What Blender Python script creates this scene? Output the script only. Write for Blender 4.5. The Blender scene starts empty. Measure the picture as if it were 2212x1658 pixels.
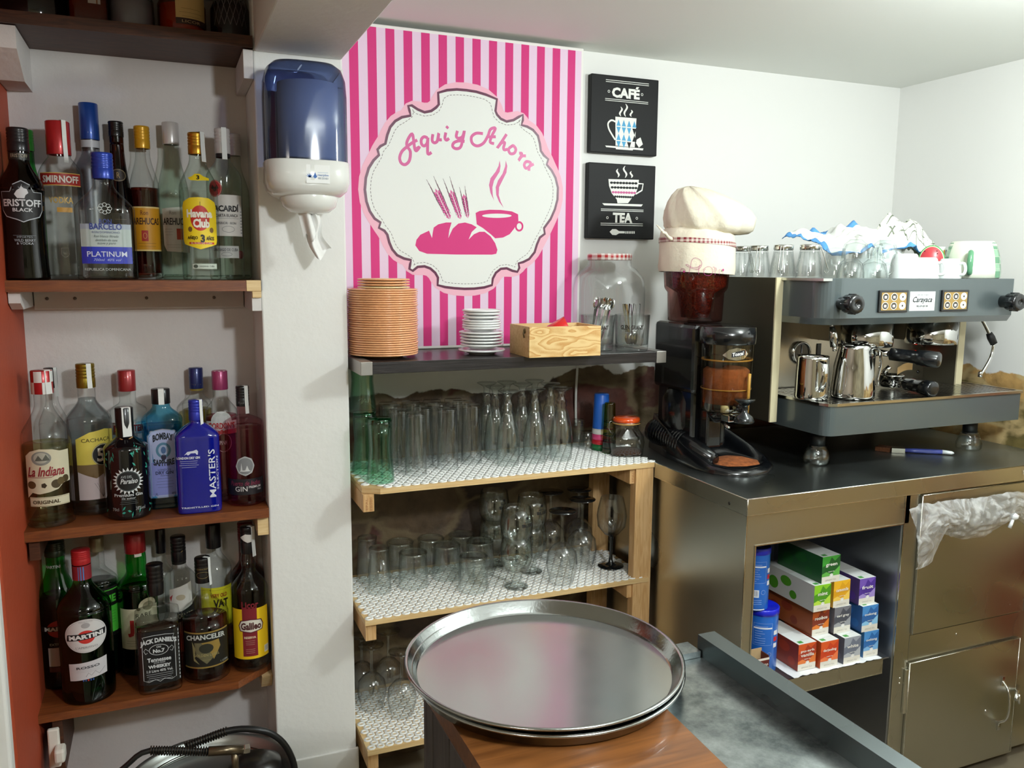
import bpy, bmesh, math, random
from mathutils import Vector, Matrix
from mathutils.geometry import tessellate_polygon
random.seed(7)
sc = bpy.context.scene
COL = sc.collection
PI = math.pi
# ------------------------------------------------------------------ camera
FPX, YAW, PIT, ROL = 1800.3, .394839, .138810, .0068924
CAMP = Vector((0, 0, 1.5))
_f = Vector((math.sin(YAW)*math.cos(PIT), math.cos(YAW)*math.cos(PIT), -math.sin(PIT)))
_r0 = Vector((math.cos(YAW), -math.sin(YAW), 0)); _u0 = _r0.cross(_f)
_r = _r0*math.cos(ROL)+_u0*math.sin(ROL); _u = -_r0*math.sin(ROL)+_u0*math.cos(ROL)
cam = bpy.data.cameras.new('camera'); co = bpy.data.objects.new('camera', cam); COL.objects.link(co)
cam.sensor_fit = 'HORIZONTAL'; cam.sensor_width = 36; cam.lens = 36*FPX/2212; cam.clip_start = .02
co.matrix_world = Matrix(((_r.x, _u.x, -_f.x, CAMP.x), (_r.y, _u.y, -_f.y, CAMP.y), (_r.z, _u.z, -_f.z, CAMP.z), (0, 0, 0, 1)))
sc.camera = co
# ------------------------------------------------------------------ light
w = bpy.data.worlds.new('world'); sc.world = w; w.use_nodes = True
w.node_tree.nodes['Background'].inputs[0].default_value = (.9, .95, 1, 1)
w.node_tree.nodes['Background'].inputs[1].default_value = .35
def lamp(name, kind, loc, energy, color, size=.1, sy=None, rot=None, target=None):
    l = bpy.data.lights.new(name, kind); l.energy = energy; l.color = color
    if kind == 'AREA':
        l.shape = 'RECTANGLE'; l.size = size; l.size_y = sy or size
    else: l.shadow_soft_size = size
    o = bpy.data.objects.new(name, l); COL.objects.link(o); o.location = loc
    if target: o.rotation_euler = (Vector(target)-Vector(loc)).to_track_quat('-Z', 'Y').to_euler()
    elif rot: o.rotation_euler = rot
    return o
lamp('ceiling_lamp_light', 'POINT', (1.75, .95, 1.98), 35, (.92, 1, .985), .07)
lamp('bar_lamp_light', 'POINT', (.75, -.1, 1.98), 64, (.93, .985, 1), .07)
lamp('room_fill_light', 'AREA', (-.9, -.6, 2.05), 12, (1, .93, .84), .5, .3)  # unseen soft fill added over the left side of the room
vs = sc.view_settings
vs.view_transform = 'Standard'; vs.look = 'None'; vs.exposure = 0.0; vs.gamma = 1.0; vs.use_curve_mapping = False
cy = sc.cycles
cy.max_bounces = 12; cy.transparent_max_bounces = 64; cy.glossy_bounces = 6; cy.transmission_bounces = 8
cy.sample_clamp_indirect = 6; cy.caustics_reflective = False; cy.caustics_refractive = False

def at(px, py, X=None, Y=None, Z=None):
    d = _f + _r*((px-1106)/FPX) - _u*((py-829)/FPX)
    if Y is not None: t = Y/d.y
    elif Z is not None: t = (Z-CAMP.z)/d.z
    else: t = X/d.x
    return CAMP + d*t
def dep(p): return (Vector(p)-CAMP).dot(_f)
def wid(npx, p): return npx/FPX*dep(p)

# ------------------------------------------------------------------ materials
_mc = {}
def srgb(c):
    if isinstance(c, str):
        c = [int(c[i:i+2], 16)/255 for i in (0, 2, 4)]
    return tuple(x/12.92 if x <= .04045 else ((x+.055)/1.055)**2.4 for x in c)
def nt(name):
    m = bpy.data.materials.new(name); m.use_nodes = True
    n = m.node_tree.nodes; l = m.node_tree.links
    return m, n, l
def M(name, c, rough=.5, metal=0, coat=0, bump=0, bscale=60, emit=None, noise=0, nscale=8, spec=.5, alpha=1, stretch=None):
    """plain principled surface with optional procedural mottling and bump"""
    k = (name, str(c), rough, metal, coat, bump, noise, alpha)
    if k in _mc: return _mc[k]
    m, n, l = nt(name); b = n['Principled BSDF']; col = srgb(c)
    b.inputs['Base Color'].default_value = (*col, 1); b.inputs['Roughness'].default_value = rough
    b.inputs['Metallic'].default_value = metal; b.inputs['Coat Weight'].default_value = coat
    b.inputs['Specular IOR Level'].default_value = spec
    if alpha < 1: b.inputs['Alpha'].default_value = alpha
    if noise or bump:
        tc = n.new('ShaderNodeTexCoord'); mp = n.new('ShaderNodeMapping'); l.new(tc.outputs['Object'], mp.inputs[0])
        if stretch: mp.inputs['Scale'].default_value = stretch
    if noise:
        t = n.new('ShaderNodeTexNoise'); t.inputs['Scale'].default_value = nscale; t.inputs['Detail'].default_value = 6
        l.new(mp.outputs[0], t.inputs['Vector'])
        r = n.new('ShaderNodeValToRGB'); r.color_ramp.elements[0].position = .3; r.color_ramp.elements[1].position = .7
        r.color_ramp.elements[0].color = (*[x*(1-noise) for x in col], 1)
        r.color_ramp.elements[1].color = (*[min(1, x*(1+noise*.6)) for x in col], 1)
        l.new(t.outputs[0], r.inputs[0]); l.new(r.outputs[0], b.inputs['Base Color'])
    if bump:
        t = n.new('ShaderNodeTexNoise'); t.inputs['Scale'].default_value = bscale; t.inputs['Detail'].default_value = 4
        l.new(mp.outputs[0], t.inputs['Vector'])
        bp = n.new('ShaderNodeBump'); bp.inputs['Strength'].default_value = bump; bp.inputs['Distance'].default_value = .004
        l.new(t.outputs[0], bp.inputs['Height']); l.new(bp.outputs[0], b.inputs['Normal'])
    if emit: b.inputs['Emission Color'].default_value = (*col, 1); b.inputs['Emission Strength'].default_value = emit
    _mc[k] = m; return m
def G(name, tint, edge=.35, rough=.02, refl=.05, power=3.2):
    """glass wall: lets light through tinted, darker where seen edge-on, mirror-like at grazing angles"""
    k = ('G', name, str(tint), edge)
    if k in _mc: return _mc[k]
    m, n, l = nt(name); n.remove(n['Principled BSDF'])
    lw = n.new('ShaderNodeLayerWeight'); lw.inputs[0].default_value = .5
    pw = n.new('ShaderNodeMath'); pw.operation = 'POWER'; pw.inputs[1].default_value = power
    l.new(lw.outputs['Facing'], pw.inputs[0])
    c = srgb(tint); mx = n.new('ShaderNodeMix'); mx.data_type = 'RGBA'
    mx.inputs['A'].default_value = (*c, 1); mx.inputs['B'].default_value = (*[x*edge for x in c], 1)
    l.new(pw.outputs[0], mx.inputs['Factor'])
    tr = n.new('ShaderNodeBsdfTransparent'); l.new(mx.outputs['Result'], tr.inputs[0])
    gl = n.new('ShaderNodeBsdfGlossy'); gl.inputs['Roughness'].default_value = rough
    p4 = n.new('ShaderNodeMath'); p4.operation = 'POWER'; p4.inputs[1].default_value = 4; l.new(lw.outputs['Facing'], p4.inputs[0])
    ma = n.new('ShaderNodeMath'); ma.operation = 'MULTIPLY_ADD'; ma.inputs[1].default_value = .55; ma.inputs[2].default_value = refl
    l.new(p4.outputs[0], ma.inputs[0])
    ms = n.new('ShaderNodeMixShader'); l.new(ma.outputs[0], ms.inputs[0]); l.new(tr.outputs[0], ms.inputs[1]); l.new(gl.outputs[0], ms.inputs[2])
    l.new(ms.outputs[0], n['Material Output'].inputs[0]); _mc[k] = m; return m
def WOOD(name, c1, c2, rough=.45, scale=(3, 40, 40), bands=4, dist=3, coat=0, bump=.15):
    k = ('W', name)
    if k in _mc: return _mc[k]
    m, n, l = nt(name); b = n['Principled BSDF']; b.inputs['Roughness'].default_value = rough; b.inputs['Coat Weight'].default_value = coat
    tc = n.new('ShaderNodeTexCoord'); mp = n.new('ShaderNodeMapping'); mp.inputs['Scale'].default_value = scale
    l.new(tc.outputs['Object'], mp.inputs[0])
    t = n.new('ShaderNodeTexNoise'); t.inputs['Scale'].default_value = bands; t.inputs['Detail'].default_value = 7; t.inputs['Distortion'].default_value = dist
    l.new(mp.outputs[0], t.inputs['Vector'])
    r = n.new('ShaderNodeValToRGB'); r.color_ramp.elements[0].position = .35; r.color_ramp.elements[1].position = .65
    r.color_ramp.elements[0].color = (*srgb(c1), 1); r.color_ramp.elements[1].color = (*srgb(c2), 1)
    l.new(t.outputs[0], r.inputs[0]); l.new(r.outputs[0], b.inputs['Base Color'])
    bp = n.new('ShaderNodeBump'); bp.inputs['Strength'].default_value = bump; bp.inputs['Distance'].default_value = .002
    l.new(t.outputs[0], bp.inputs['Height']); l.new(bp.outputs[0], b.inputs['Normal'])
    _mc[k] = m; return m
def STEEL(name='brushed_steel', c='b9bbb8', rough=.28, scale=(2, 2, 90), smudge=.12, metal=1):
    k = ('S', name)
    if k in _mc: return _mc[k]
    m, n, l = nt(name); b = n['Principled BSDF']; b.inputs['Metallic'].default_value = metal
    b.inputs['Base Color'].default_value = (*srgb(c), 1)
    tc = n.new('ShaderNodeTexCoord')
    t = n.new('ShaderNodeTexNoise'); t.inputs['Scale'].default_value = 3; t.inputs['Detail'].default_value = 3; l.new(tc.outputs['Object'], t.inputs['Vector'])
    mr = n.new('ShaderNodeMapRange'); mr.inputs['From Min'].default_value = .3; mr.inputs['From Max'].default_value = .7
    mr.inputs['To Min'].default_value = rough-smudge; mr.inputs['To Max'].default_value = rough+smudge
    l.new(t.outputs[0], mr.inputs['Value']); l.new(mr.outputs[0], b.inputs['Roughness'])
    mp = n.new('ShaderNodeMapping'); mp.inputs['Scale'].default_value = scale; l.new(tc.outputs['Object'], mp.inputs[0])
    t2 = n.new('ShaderNodeTexNoise'); t2.inputs['Scale'].default_value = 8; t2.inputs['Detail'].default_value = 3; l.new(mp.outputs[0], t2.inputs['Vector'])
    bp = n.new('ShaderNodeBump'); bp.inputs['Strength'].default_value = .015; bp.inputs['Distance'].default_value = .0006
    l.new(t2.outputs[0], bp.inputs['Height']); l.new(bp.outputs[0], b.inputs['Normal'])
    _mc[k] = m; return m
def INK(c, rough=.5, metal=0):
    nm = 'print_'+(c if isinstance(c, str) else 'colour')
    return M(nm, c, rough, metal)

# ------------------------------------------------------------------ mesh builder
def T(x=0, y=0, z=0, rx=0, ry=0, rz=0, s=1):
    from mathutils import Euler
    return Matrix.Translation((x, y, z)) @ Euler((rx, ry, rz)).to_matrix().to_4x4() @ Matrix.Scale(s, 4)
class MB:
    def __init__(self): self.v = []; self.f = []; self.m = []; self.s = []; self.mats = []
    def mi(self, mat):
        if mat not in self.mats: self.mats.append(mat)
        return self.mats.index(mat)
    def add(self, vs, fs, mat, smooth=False, X=None):
        o = len(self.v); i = self.mi(mat)
        for p in vs:
            p = Vector(p)
            if X is not None: p = X @ p
            self.v.append(tuple(p))
        for f in fs:
            self.f.append([o+a for a in f]); self.m.append(i); self.s.append(smooth)
        return self
    def box(self, x0, x1, y0, y1, z0, z1, mat, bev=0, X=None, seg=2):
        if bev <= 0:
            vs = [(x, y, z) for z in (z0, z1) for y in (y0, y1) for x in (x0, x1)]
            fs = [(0, 2, 3, 1), (4, 5, 7, 6), (0, 1, 5, 4), (2, 6, 7, 3), (0, 4, 6, 2), (1, 3, 7, 5)]
            return self.add(vs, fs, mat, False, X)
        bm = bmesh.new(); bmesh.ops.create_cube(bm, size=1)
        for v in bm.verts: v.co = Vector(((x0+x1)/2+v.co.x*(x1-x0), (y0+y1)/2+v.co.y*(y1-y0), (z0+z1)/2+v.co.z*(z1-z0)))
        bmesh.ops.bevel(bm, geom=bm.edges[:], offset=bev, segments=seg, affect='EDGES', profile=.5)
        bm.verts.index_update()
        self.add([v.co.copy() for v in bm.verts], [[v.index for v in f.verts] for f in bm.faces], mat, False, X); bm.free(); return self
    def rings(self, rs, mat, n=28, cap0=False, cap1=False, smooth=True, X=None):
        """rs: list of (z, rx, ry, e[, cx, cy]) cross sections, superellipse exponent e"""
        vs = []; fs = []
        for q in rs:
            z, rx, ry, e = q[:4]; cx, cy_ = (q[4], q[5]) if len(q) > 4 else (0, 0)
            for k in range(n):
                a = 2*PI*k/n; c, s = math.cos(a), math.sin(a)
                vs.append((cx+rx*math.copysign(abs(c)**(2/e), c), cy_+ry*math.copysign(abs(s)**(2/e), s), z))
        for i in range(len(rs)-1):
            for k in range(n):
                a = i*n+k; b = i*n+(k+1) % n
                fs.append((a, b, b+n, a+n))
        if cap0: fs.append(tuple(range(n))[::-1])
        if cap1: fs.append(tuple(range((len(rs)-1)*n, len(rs)*n)))
        return self.add(vs, fs, mat, smooth, X)
    def lathe(self, pr, mat, n=28, cap0=False, cap1=False, smooth=True, X=None):
        return self.rings([(z, max(r, 1e-5), max(r, 1e-5), 2) for r, z in pr], mat, n, cap0, cap1, smooth, X)
    def tube(self, pts, r, mat, n=8, closed=False, smooth=True, X=None, caps=True, spline=0):
        pts = [Vector(p) for p in pts]
        rr = r if isinstance(r, (list, tuple)) else [r]*len(pts)
        if spline:
            q = []; qr = []; N = len(pts)
            for i in range(N if closed else N-1):
                if closed: p0, p1, p2, p3 = pts[(i-1) % N], pts[i], pts[(i+1) % N], pts[(i+2) % N]
                else: p0, p1, p2, p3 = pts[max(i-1, 0)], pts[i], pts[i+1], pts[min(i+2, N-1)]
                for k in range(spline):
                    t = k/spline
                    q.append(.5*((2*p1)+(p2-p0)*t+(2*p0-5*p1+4*p2-p3)*t*t+(3*p1-p0-3*p2+p3)*t**3)); qr.append(rr[i]*(1-t)+rr[(i+1) % N]*t)
            if not closed: q.append(pts[-1]); qr.append(rr[-1])
            pts, rr = q, qr
        N = len(pts); vs = []; fs = []; up = None
        for i, p in enumerate(pts):
            d = (pts[(i+1) % N]-pts[i-1]) if closed else (pts[min(i+1, N-1)]-pts[max(i-1, 0)])
            if d.length < 1e-9: d = Vector((0, 0, 1))
            d.normalize()
            if up is None: up = d.orthogonal().normalized()
            up = (up-d*up.dot(d)); up = up.normalized() if up.length > 1e-6 else d.orthogonal().normalized()
            s = d.cross(up)
            for k in range(n):
                a = 2*PI*k/n; vs.append(p+(up*math.cos(a)+s*math.sin(a))*rr[i])
        for i in range(N if closed else N-1):
            for k in range(n):
                a = i*n+k; b = i*n+(k+1) % n; c = ((i+1) % N)*n
                fs.append((a, b, c+(k+1) % n, c+k))
        if caps and not closed: fs.append(tuple(range(n))[::-1]); fs.append(tuple(range((N-1)*n, N*n)))
        return self.add(vs, fs, mat, smooth, X)
    def prism(self, poly, a0, a1, mat, axis='Y', X=None, smooth=False):
        """2D polygon extruded along an axis; 2D is (x,z) for Y, (x,y) for Z, (y,z) for X"""
        def P(p, a): return {'Y': (p[0], a, p[1]), 'Z': (p[0], p[1], a), 'X': (a, p[0], p[1])}[axis]
        n = len(poly); tri = tessellate_polygon([[Vector((p[0], p[1], 0)) for p in poly]])
        vs = [P(p, a0) for p in poly]+[P(p, a1) for p in poly]
        self.add(vs, [tuple(t) for t in tri]+[tuple(n+i for i in t)[::-1] for t in tri], mat, False, X)
        return self.add(vs, [(i, (i+1) % n, n+(i+1) % n, n+i) for i in range(n)], mat, smooth, X)
    def grid(self, fn, nu, nv, mat, smooth=True, X=None):
        vs = [fn(i/nu, j/nv) for j in range(nv+1) for i in range(nu+1)]
        fs = [(j*(nu+1)+i, j*(nu+1)+i+1, (j+1)*(nu+1)+i+1, (j+1)*(nu+1)+i) for j in range(nv) for i in range(nu)]
        return self.add(vs, fs, mat, smooth, X)
    def build(self, name, parent=None, world=False, loc=None, rz=0, label=None):
        off = Vector((0, 0, 0))
        if world and parent is not None:
            p = parent
            while p is not None: off += p.location; p = p.parent
        me = bpy.data.meshes.new(name)
        me.from_pydata([tuple(Vector(p)-off) for p in self.v] if world else self.v, [], self.f)
        for m in self.mats: me.materials.append(m)
        me.polygons.foreach_set('material_index', self.m); me.polygons.foreach_set('use_smooth', self.s)
        me.validate(); me.update()
        o = bpy.data.objects.new(name, me); COL.objects.link(o)
        if parent is not None: o.parent = parent
        if loc is not None: o.location = loc
        o.rotation_euler.z = rz
        if label: o['label'] = label
        return o
def tag(o, label, cat, group=None):
    o['label'] = label; o['category'] = cat
    if group: o['group'] = group
    return o
def thing(name, label, cat, loc=(0, 0, 0), rz=0, group=None):
    o = bpy.data.objects.new(name, None); COL.objects.link(o); o.empty_display_size = .02
    o.location = loc; o.rotation_euler.z = rz
    return tag(o, label, cat, group)
def struct(o): o['kind'] = 'structure'; return o
def dup(o, loc=None, rz=None, label=None, parent=None):
    c = o.copy(); COL.objects.link(c)
    if parent is not None: c.parent = parent
    if loc is not None: c.location = loc
    if rz is not None: c.rotation_euler.z = rz
    if label: c['label'] = label
    for ch in list(o.children): dup(ch, parent=c)
    return c

# ------------------------------------------------------------------ printing on surfaces
_tx = {}
def glyphs(s, bold=0.0, shear=0.0):
    k = (s, bold, shear)
    if k in _tx: return _tx[k]
    cu = bpy.data.curves.new('t', 'FONT'); cu.body = s; cu.offset = bold; cu.shear = shear; cu.resolution_u = 2
    o = bpy.data.objects.new('t', cu); COL.objects.link(o)
    dg = bpy.context.evaluated_depsgraph_get(); ev = o.evaluated_get(dg); me = ev.to_mesh()
    vs = [(v.co.x, v.co.y) for v in me.vertices]; fs = [tuple(p.vertices) for p in me.polygons]
    ev.to_mesh_clear(); bpy.data.objects.remove(o); bpy.data.curves.remove(cu)
    xs = [a for a, b in vs] or [0]; ys = [b for a, b in vs] or [0]
    x0, x1, y0, y1 = min(xs), max(xs), min(ys), max(ys)
    r = ([((a-x0)/max(x1-x0, 1e-6)-.5, (b-y0)/max(y1-y0, 1e-6)-.5) for a, b in vs], fs, (x1-x0)/max(y1-y0, 1e-6)); _tx[k] = r
    return r
class Print:
    """coloured shapes in a 2D plane, laid on a surface by mp(x, y, lift)"""
    def __init__(self, mp, sx=1, sy=1, maxw=None, lift=.00016, y0=0, x0=0):
        self.mp = mp; self.sx = sx; self.sy = sy; self.maxw = maxw; self.mb = MB(); self.lift = lift; self.x0 = x0; self.y0 = y0; self.lv = 0
    def tri(self, vs, fs, c, lv=None, rise=0):
        lv = self.lv if lv is None else lv
        P = [((x+self.x0)*self.sx, (y+self.y0)*self.sy) for x, y in vs]; F = []
        if rise:
            self.mb.add([self.mp(x, y, (lv+1+rise*i/len(P))*self.lift) for i, (x, y) in enumerate(P)], fs, c if not isinstance(c, str) else INK(c), True)
            return self
        st = []
        for f in fs:
            for k in range(1, len(f)-1): st.append((f[0], f[k], f[k+1]))
        if self.maxw:
            mid = {}
            while st:
                a, b, d = st.pop()
                e = max(((a, b, d), (b, d, a), (d, a, b)), key=lambda q: abs(P[q[0]][0]-P[q[1]][0]))
                if abs(P[e[0]][0]-P[e[1]][0]) > self.maxw:
                    kk = (min(e[0], e[1]), max(e[0], e[1]))
                    if kk not in mid:
                        mid[kk] = len(P); P.append(((P[e[0]][0]+P[e[1]][0])/2, (P[e[0]][1]+P[e[1]][1])/2))
                    m = mid[kk]; st += [(e[0], m, e[2]), (m, e[1], e[2])]
                else: F.append((a, b, d))
        else: F = st
        self.mb.add([self.mp(x, y, (lv+1)*self.lift) for x, y in P], F, c if not isinstance(c, str) else INK(c), True)
        return self
    def poly(self, pts, c, lv=None):
        t = tessellate_polygon([[Vector((x*1000*self.sx, y*1000*self.sy, 0)) for x, y in pts]])
        return self.tri(pts, [tuple(q) for q in t], c, lv)
    def rect(self, x0, x1, y0, y1, c, lv=None): return self.tri([(x0, y0), (x1, y0), (x1, y1), (x0, y1)], [(0, 1, 2, 3)], c, lv)
    def ell(self, cx, cy_, rx, ry, c, lv=None, n=28): return self.poly([(cx+rx*math.cos(2*PI*k/n), cy_+ry*math.sin(2*PI*k/n)) for k in range(n)], c, lv)
    def stroke(self, pts, w, c, lv=None, closed=False, spline=0):
        if spline:
            q = []; N = len(pts)
            for i in range(N if closed else N-1):
                if closed: p0, p1, p2, p3 = pts[i-1], pts[i], pts[(i+1) % N], pts[(i+2) % N]
                else: p0, p1, p2, p3 = pts[max(i-1, 0)], pts[i], pts[i+1], pts[min(i+2, N-1)]
                for k in range(spline):
                    t = k/spline
                    q.append(tuple(.5*((2*p1[j])+(p2[j]-p0[j])*t+(2*p0[j]-5*p1[j]+4*p2[j]-p3[j])*t*t+(3*p1[j]-p0[j]-3*p2[j]+p3[j])*t**3) for j in (0, 1)))
            if not closed: q.append(pts[-1])
            pts = q
        N = len(pts); vs = []; fs = []; ax, ay = self.sx, self.sy
        for i, p in enumerate(pts):
            a = pts[(i-1) % N] if closed else pts[max(i-1, 0)]; b = pts[(i+1) % N] if closed else pts[min(i+1, N-1)]
            dx, dy = (b[0]-a[0])*ax, (b[1]-a[1])*ay; L = math.hypot(dx, dy) or 1
            nx, ny = -dy/L*w/2/ax, dx/L*w/2/ay
            vs += [(p[0]+nx, p[1]+ny), (p[0]-nx, p[1]-ny)]
        for i in range(N if closed else N-1):
            j = (i+1) % N; fs.append((2*i, 2*i+1, 2*j+1, 2*j))
        return self.tri(vs, fs, c, lv, 0 if self.maxw else .9)
    def ring(self, cx, cy_, rx, ry, w, c, lv=None, n=32): return self.stroke([(cx+rx*math.cos(2*PI*k/n), cy_+ry*math.sin(2*PI*k/n)) for k in range(n)], w, c, lv, True)
    def text(self, s, cx, cy_, wd, h=None, c='ffffff', bold=0.0, shear=0, rot=0, lv=None, arc=0):
        vs, fs, asp = glyphs(s, bold, shear)
        if h is None: h = wd*self.sx/asp/self.sy
        ca, sa = math.cos(rot), math.sin(rot); out = []
        for a, b in vs:
            x, y = a*wd*self.sx, b*h*self.sy
            y += arc*self.sy*(1-4*a*a)
            out.append((cx+(x*ca-y*sa)/self.sx, cy_+(x*sa+y*ca)/self.sy))
        return self.tri(out, fs, c, 6 if lv is None else lv)
    def lines(self, cx, y, w, n, dy, c, t=.0006):
        for i in range(n):
            ww = w*random.uniform(.75, 1); self.rect(cx-ww/2, cx+ww/2, y-i*dy, y-i*dy+t/self.sy, c, 5)
    def build(self, name, parent, world=False): return self.mb.build(name, parent, world)
def flatY(Y): return lambda x, y, h: (x, Y-h, y)
# ------------------------------------------------------------------ the setting
WHITE = M('white_plaster', 'e9e9e6', .75, bump=.25, bscale=45, noise=.03, nscale=3)
ALC = M('alcove_plaster', 'dcd8d6', .8, bump=.35, bscale=50, noise=.04, nscale=4)
CEIL = M('ceiling_paint', 'eceee9', .8, bump=.1, bscale=20)
TERRA = M('terracotta_paint', 'ab4525', .6, bump=.2, bscale=60, noise=.08)
def stone_mat(name, base, alt, plaster_z, seed=0):
    """rubble wall with mortar, covered by white plaster above a wavy line"""
    m, n, l = nt(name); b = n['Principled BSDF']; b.inputs['Roughness'].default_value = .6
    g = n.new('ShaderNodeNewGeometry'); mp = n.new('ShaderNodeMapping'); mp.inputs['Location'].default_value = (seed, seed*.7, 0)
    mp.inputs['Scale'].default_value = (1, 1, 1.7); l.new(g.outputs['Position'], mp.inputs[0])
    wn = n.new('ShaderNodeTexNoise'); wn.inputs['Scale'].default_value = 5; wn.inputs['Detail'].default_value = 4; l.new(mp.outputs[0], wn.inputs['Vector'])
    mix = n.new('ShaderNodeMix'); mix.data_type = 'RGBA'; mix.blend_type = 'LINEAR_LIGHT'; mix.inputs['Factor'].default_value = .12
    l.new(mp.outputs[0], mix.inputs['A']); l.new(wn.outputs['Color'], mix.inputs['B'])
    vo = n.new('ShaderNodeTexVoronoi'); vo.inputs['Scale'].default_value = 4.2; l.new(mix.outputs['Result'], vo.inputs['Vector'])
    ve = n.new('ShaderNodeTexVoronoi'); ve.feature = 'DISTANCE_TO_EDGE'; ve.inputs['Scale'].default_value = 4.2; l.new(mix.outputs['Result'], ve.inputs['Vector'])
    sp = n.new('ShaderNodeSeparateColor'); l.new(vo.outputs['Color'], sp.inputs[0])
    r = n.new('ShaderNodeValToRGB'); e = r.color_ramp.elements; r.color_ramp.interpolation = 'CONSTANT'
    cs = base; e[0].color = (*srgb(cs[0]), 1); e[1].color = (*srgb(cs[1]), 1); e[1].position = .3
    for i, c in enumerate(cs[2:]):
        q = e.new(.5+.2*i); q.color = (*srgb(c), 1)
    l.new(sp.outputs[0], r.inputs[0])
    dn = n.new('ShaderNodeTexNoise'); dn.inputs['Scale'].default_value = 22; dn.inputs['Detail'].default_value = 8; l.new(g.outputs['Position'], dn.inputs['Vector'])
    mul = n.new('ShaderNodeMix'); mul.data_type = 'RGBA'; mul.blend_type = 'OVERLAY'; mul.inputs['Factor'].default_value = .8
    l.new(r.outputs[0], mul.inputs['A']); l.new(dn.outputs[0], mul.inputs['B'])
    er = n.new('ShaderNodeMapRange'); er.inputs['From Min'].default_value = .02; er.inputs['From Max'].default_value = .09; l.new(ve.outputs[0], er.inputs['Value'])
    mm = n.new('ShaderNodeMix'); mm.data_type = 'RGBA'; mm.inputs['A'].default_value = (*srgb(alt), 1); l.new(er.outputs[0], mm.inputs['Factor']); l.new(mul.outputs['Result'], mm.inputs['B'])
    sx = n.new('ShaderNodeSeparateXYZ'); l.new(g.outputs['Position'], sx.inputs[0])
    pn = n.new('ShaderNodeTexNoise'); pn.inputs['Scale'].default_value = 3.2; pn.inputs['Detail'].default_value = 6; l.new(g.outputs['Position'], pn.inputs['Vector'])
    ma = n.new('ShaderNodeMath'); ma.operation = 'MULTIPLY_ADD'; ma.inputs[1].default_value = .28; l.new(pn.outputs[0], ma.inputs[0]); l.new(sx.outputs['Z'], ma.inputs[2])
    pr = n.new('ShaderNodeMapRange'); pr.inputs['From Min'].default_value = plaster_z+.14; pr.inputs['From Max'].default_value = plaster_z+.145; l.new(ma.outputs[0], pr.inputs['Value'])
    fin = n.new('ShaderNodeMix'); fin.data_type = 'RGBA'; l.new(pr.outputs[0], fin.inputs['Factor']); l.new(mm.outputs['Result'], fin.inputs['A']); fin.inputs['B'].default_value = (*srgb('e9e9e6'), 1)
    l.new(fin.outputs['Result'], b.inputs['Base Color'])
    bp = n.new('ShaderNodeBump'); bp.inputs['Distance'].default_value = .012; l.new(dn.outputs[0], bp.inputs['Height']); bs_ = n.new('ShaderNodeMapRange'); bs_.inputs['To Min'].default_value = .6; bs_.inputs['To Max'].default_value = .05; l.new(pr.outputs[0], bs_.inputs['Value']); l.new(bs_.outputs[0], bp.inputs['Strength']); l.new(bp.outputs[0], b.inputs['Normal'])
    return m
STONEB = stone_mat('rubble_stone', ['43342a', '563026', '6b5a42', '5c4a36'], '726248', 1.14, 3.1)
STONER = stone_mat('sandstone_rubble', ['b08c56', '7a3a1c', 'c8aa74', '6f6238'], 'bfa676', 1.165, 9.3)
ZC = 2.152; YB = 2.36; XR = 2.5
def s_box(name, *a, mat=WHITE, bev=0): 
    return struct(MB().box(*a, mat, bev).build(name))
s_box('floor', -2, 2.6, -2.4, 2.5, -.05, 0, mat=M('floor_tiles', '857a66', .35, noise=.2, nscale=6))
s_box('ceiling', -2, 2.6, -2.4, 2.5, ZC, ZC+.05, mat=CEIL)
from mathutils import noise as mn
def rough_wall(fn, nu, nv, mat, name, amp=.014):
    def g(u, v):
        p, nrm, pz = fn(u, v); k = max(0, min(1, (1.17-pz)/.05))
        return p+nrm*(amp*k*(mn.noise(p*7)+.5*mn.noise(p*19)))
    return struct(MB().grid(g, nu, nv, mat).build(name))
rough_wall(lambda u, v: (Vector((.41+u*2.1, YB, v*2.16)), Vector((0, -1, 0)), v*2.16), 150, 150, STONEB, 'wall_back')
rough_wall(lambda u, v: (Vector((XR, 2.37-u*3.0, v*2.16)), Vector((-1, 0, 0)), v*2.16), 150, 110, STONER, 'wall_right')
WARM = M('bar_room_wall', 'cdc4a6', .7, noise=.4, nscale=2.5)
s_box('wall_front', -2, 2.6, -2.45, -2.4, 0, ZC, mat=WARM)
s_box('wall_far_right', 2.5, 2.55, -2.4, -.62, 0, ZC, mat=WARM)
s_box('wall_left', -2.05, -2, -2.4, 2.5, 0, ZC, mat=M('left_room_wall', 'cfc3b4', .7))
struct(MB().box(.218, .425, 2.1, 2.45, 0, ZC, WHITE, .004).build('wall_pillar'))
struct(MB().box(.221, .423, -2.4, 2.0999, 1.993, ZC, WHITE, .003).build('trim_ceiling_beam'))
s_box('wall_alcove_back', -.33, .22, 2.315, 2.36, 0, ZC, mat=ALC)
struct(MB().box(-.5, -.315, 1.812, 2.4, 0, ZC, TERRA, .006).build('wall_alcove_left'))
struct(MB().box(-.75, -.318, 1.775, 1.811, 0, ZC, WHITE, .006).build('trim_door_casing'))
struct(MB().box(.213, .43, 2.092, 2.1, 0, .212, WHITE, .002).build('baseboard_pillar'))
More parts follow.
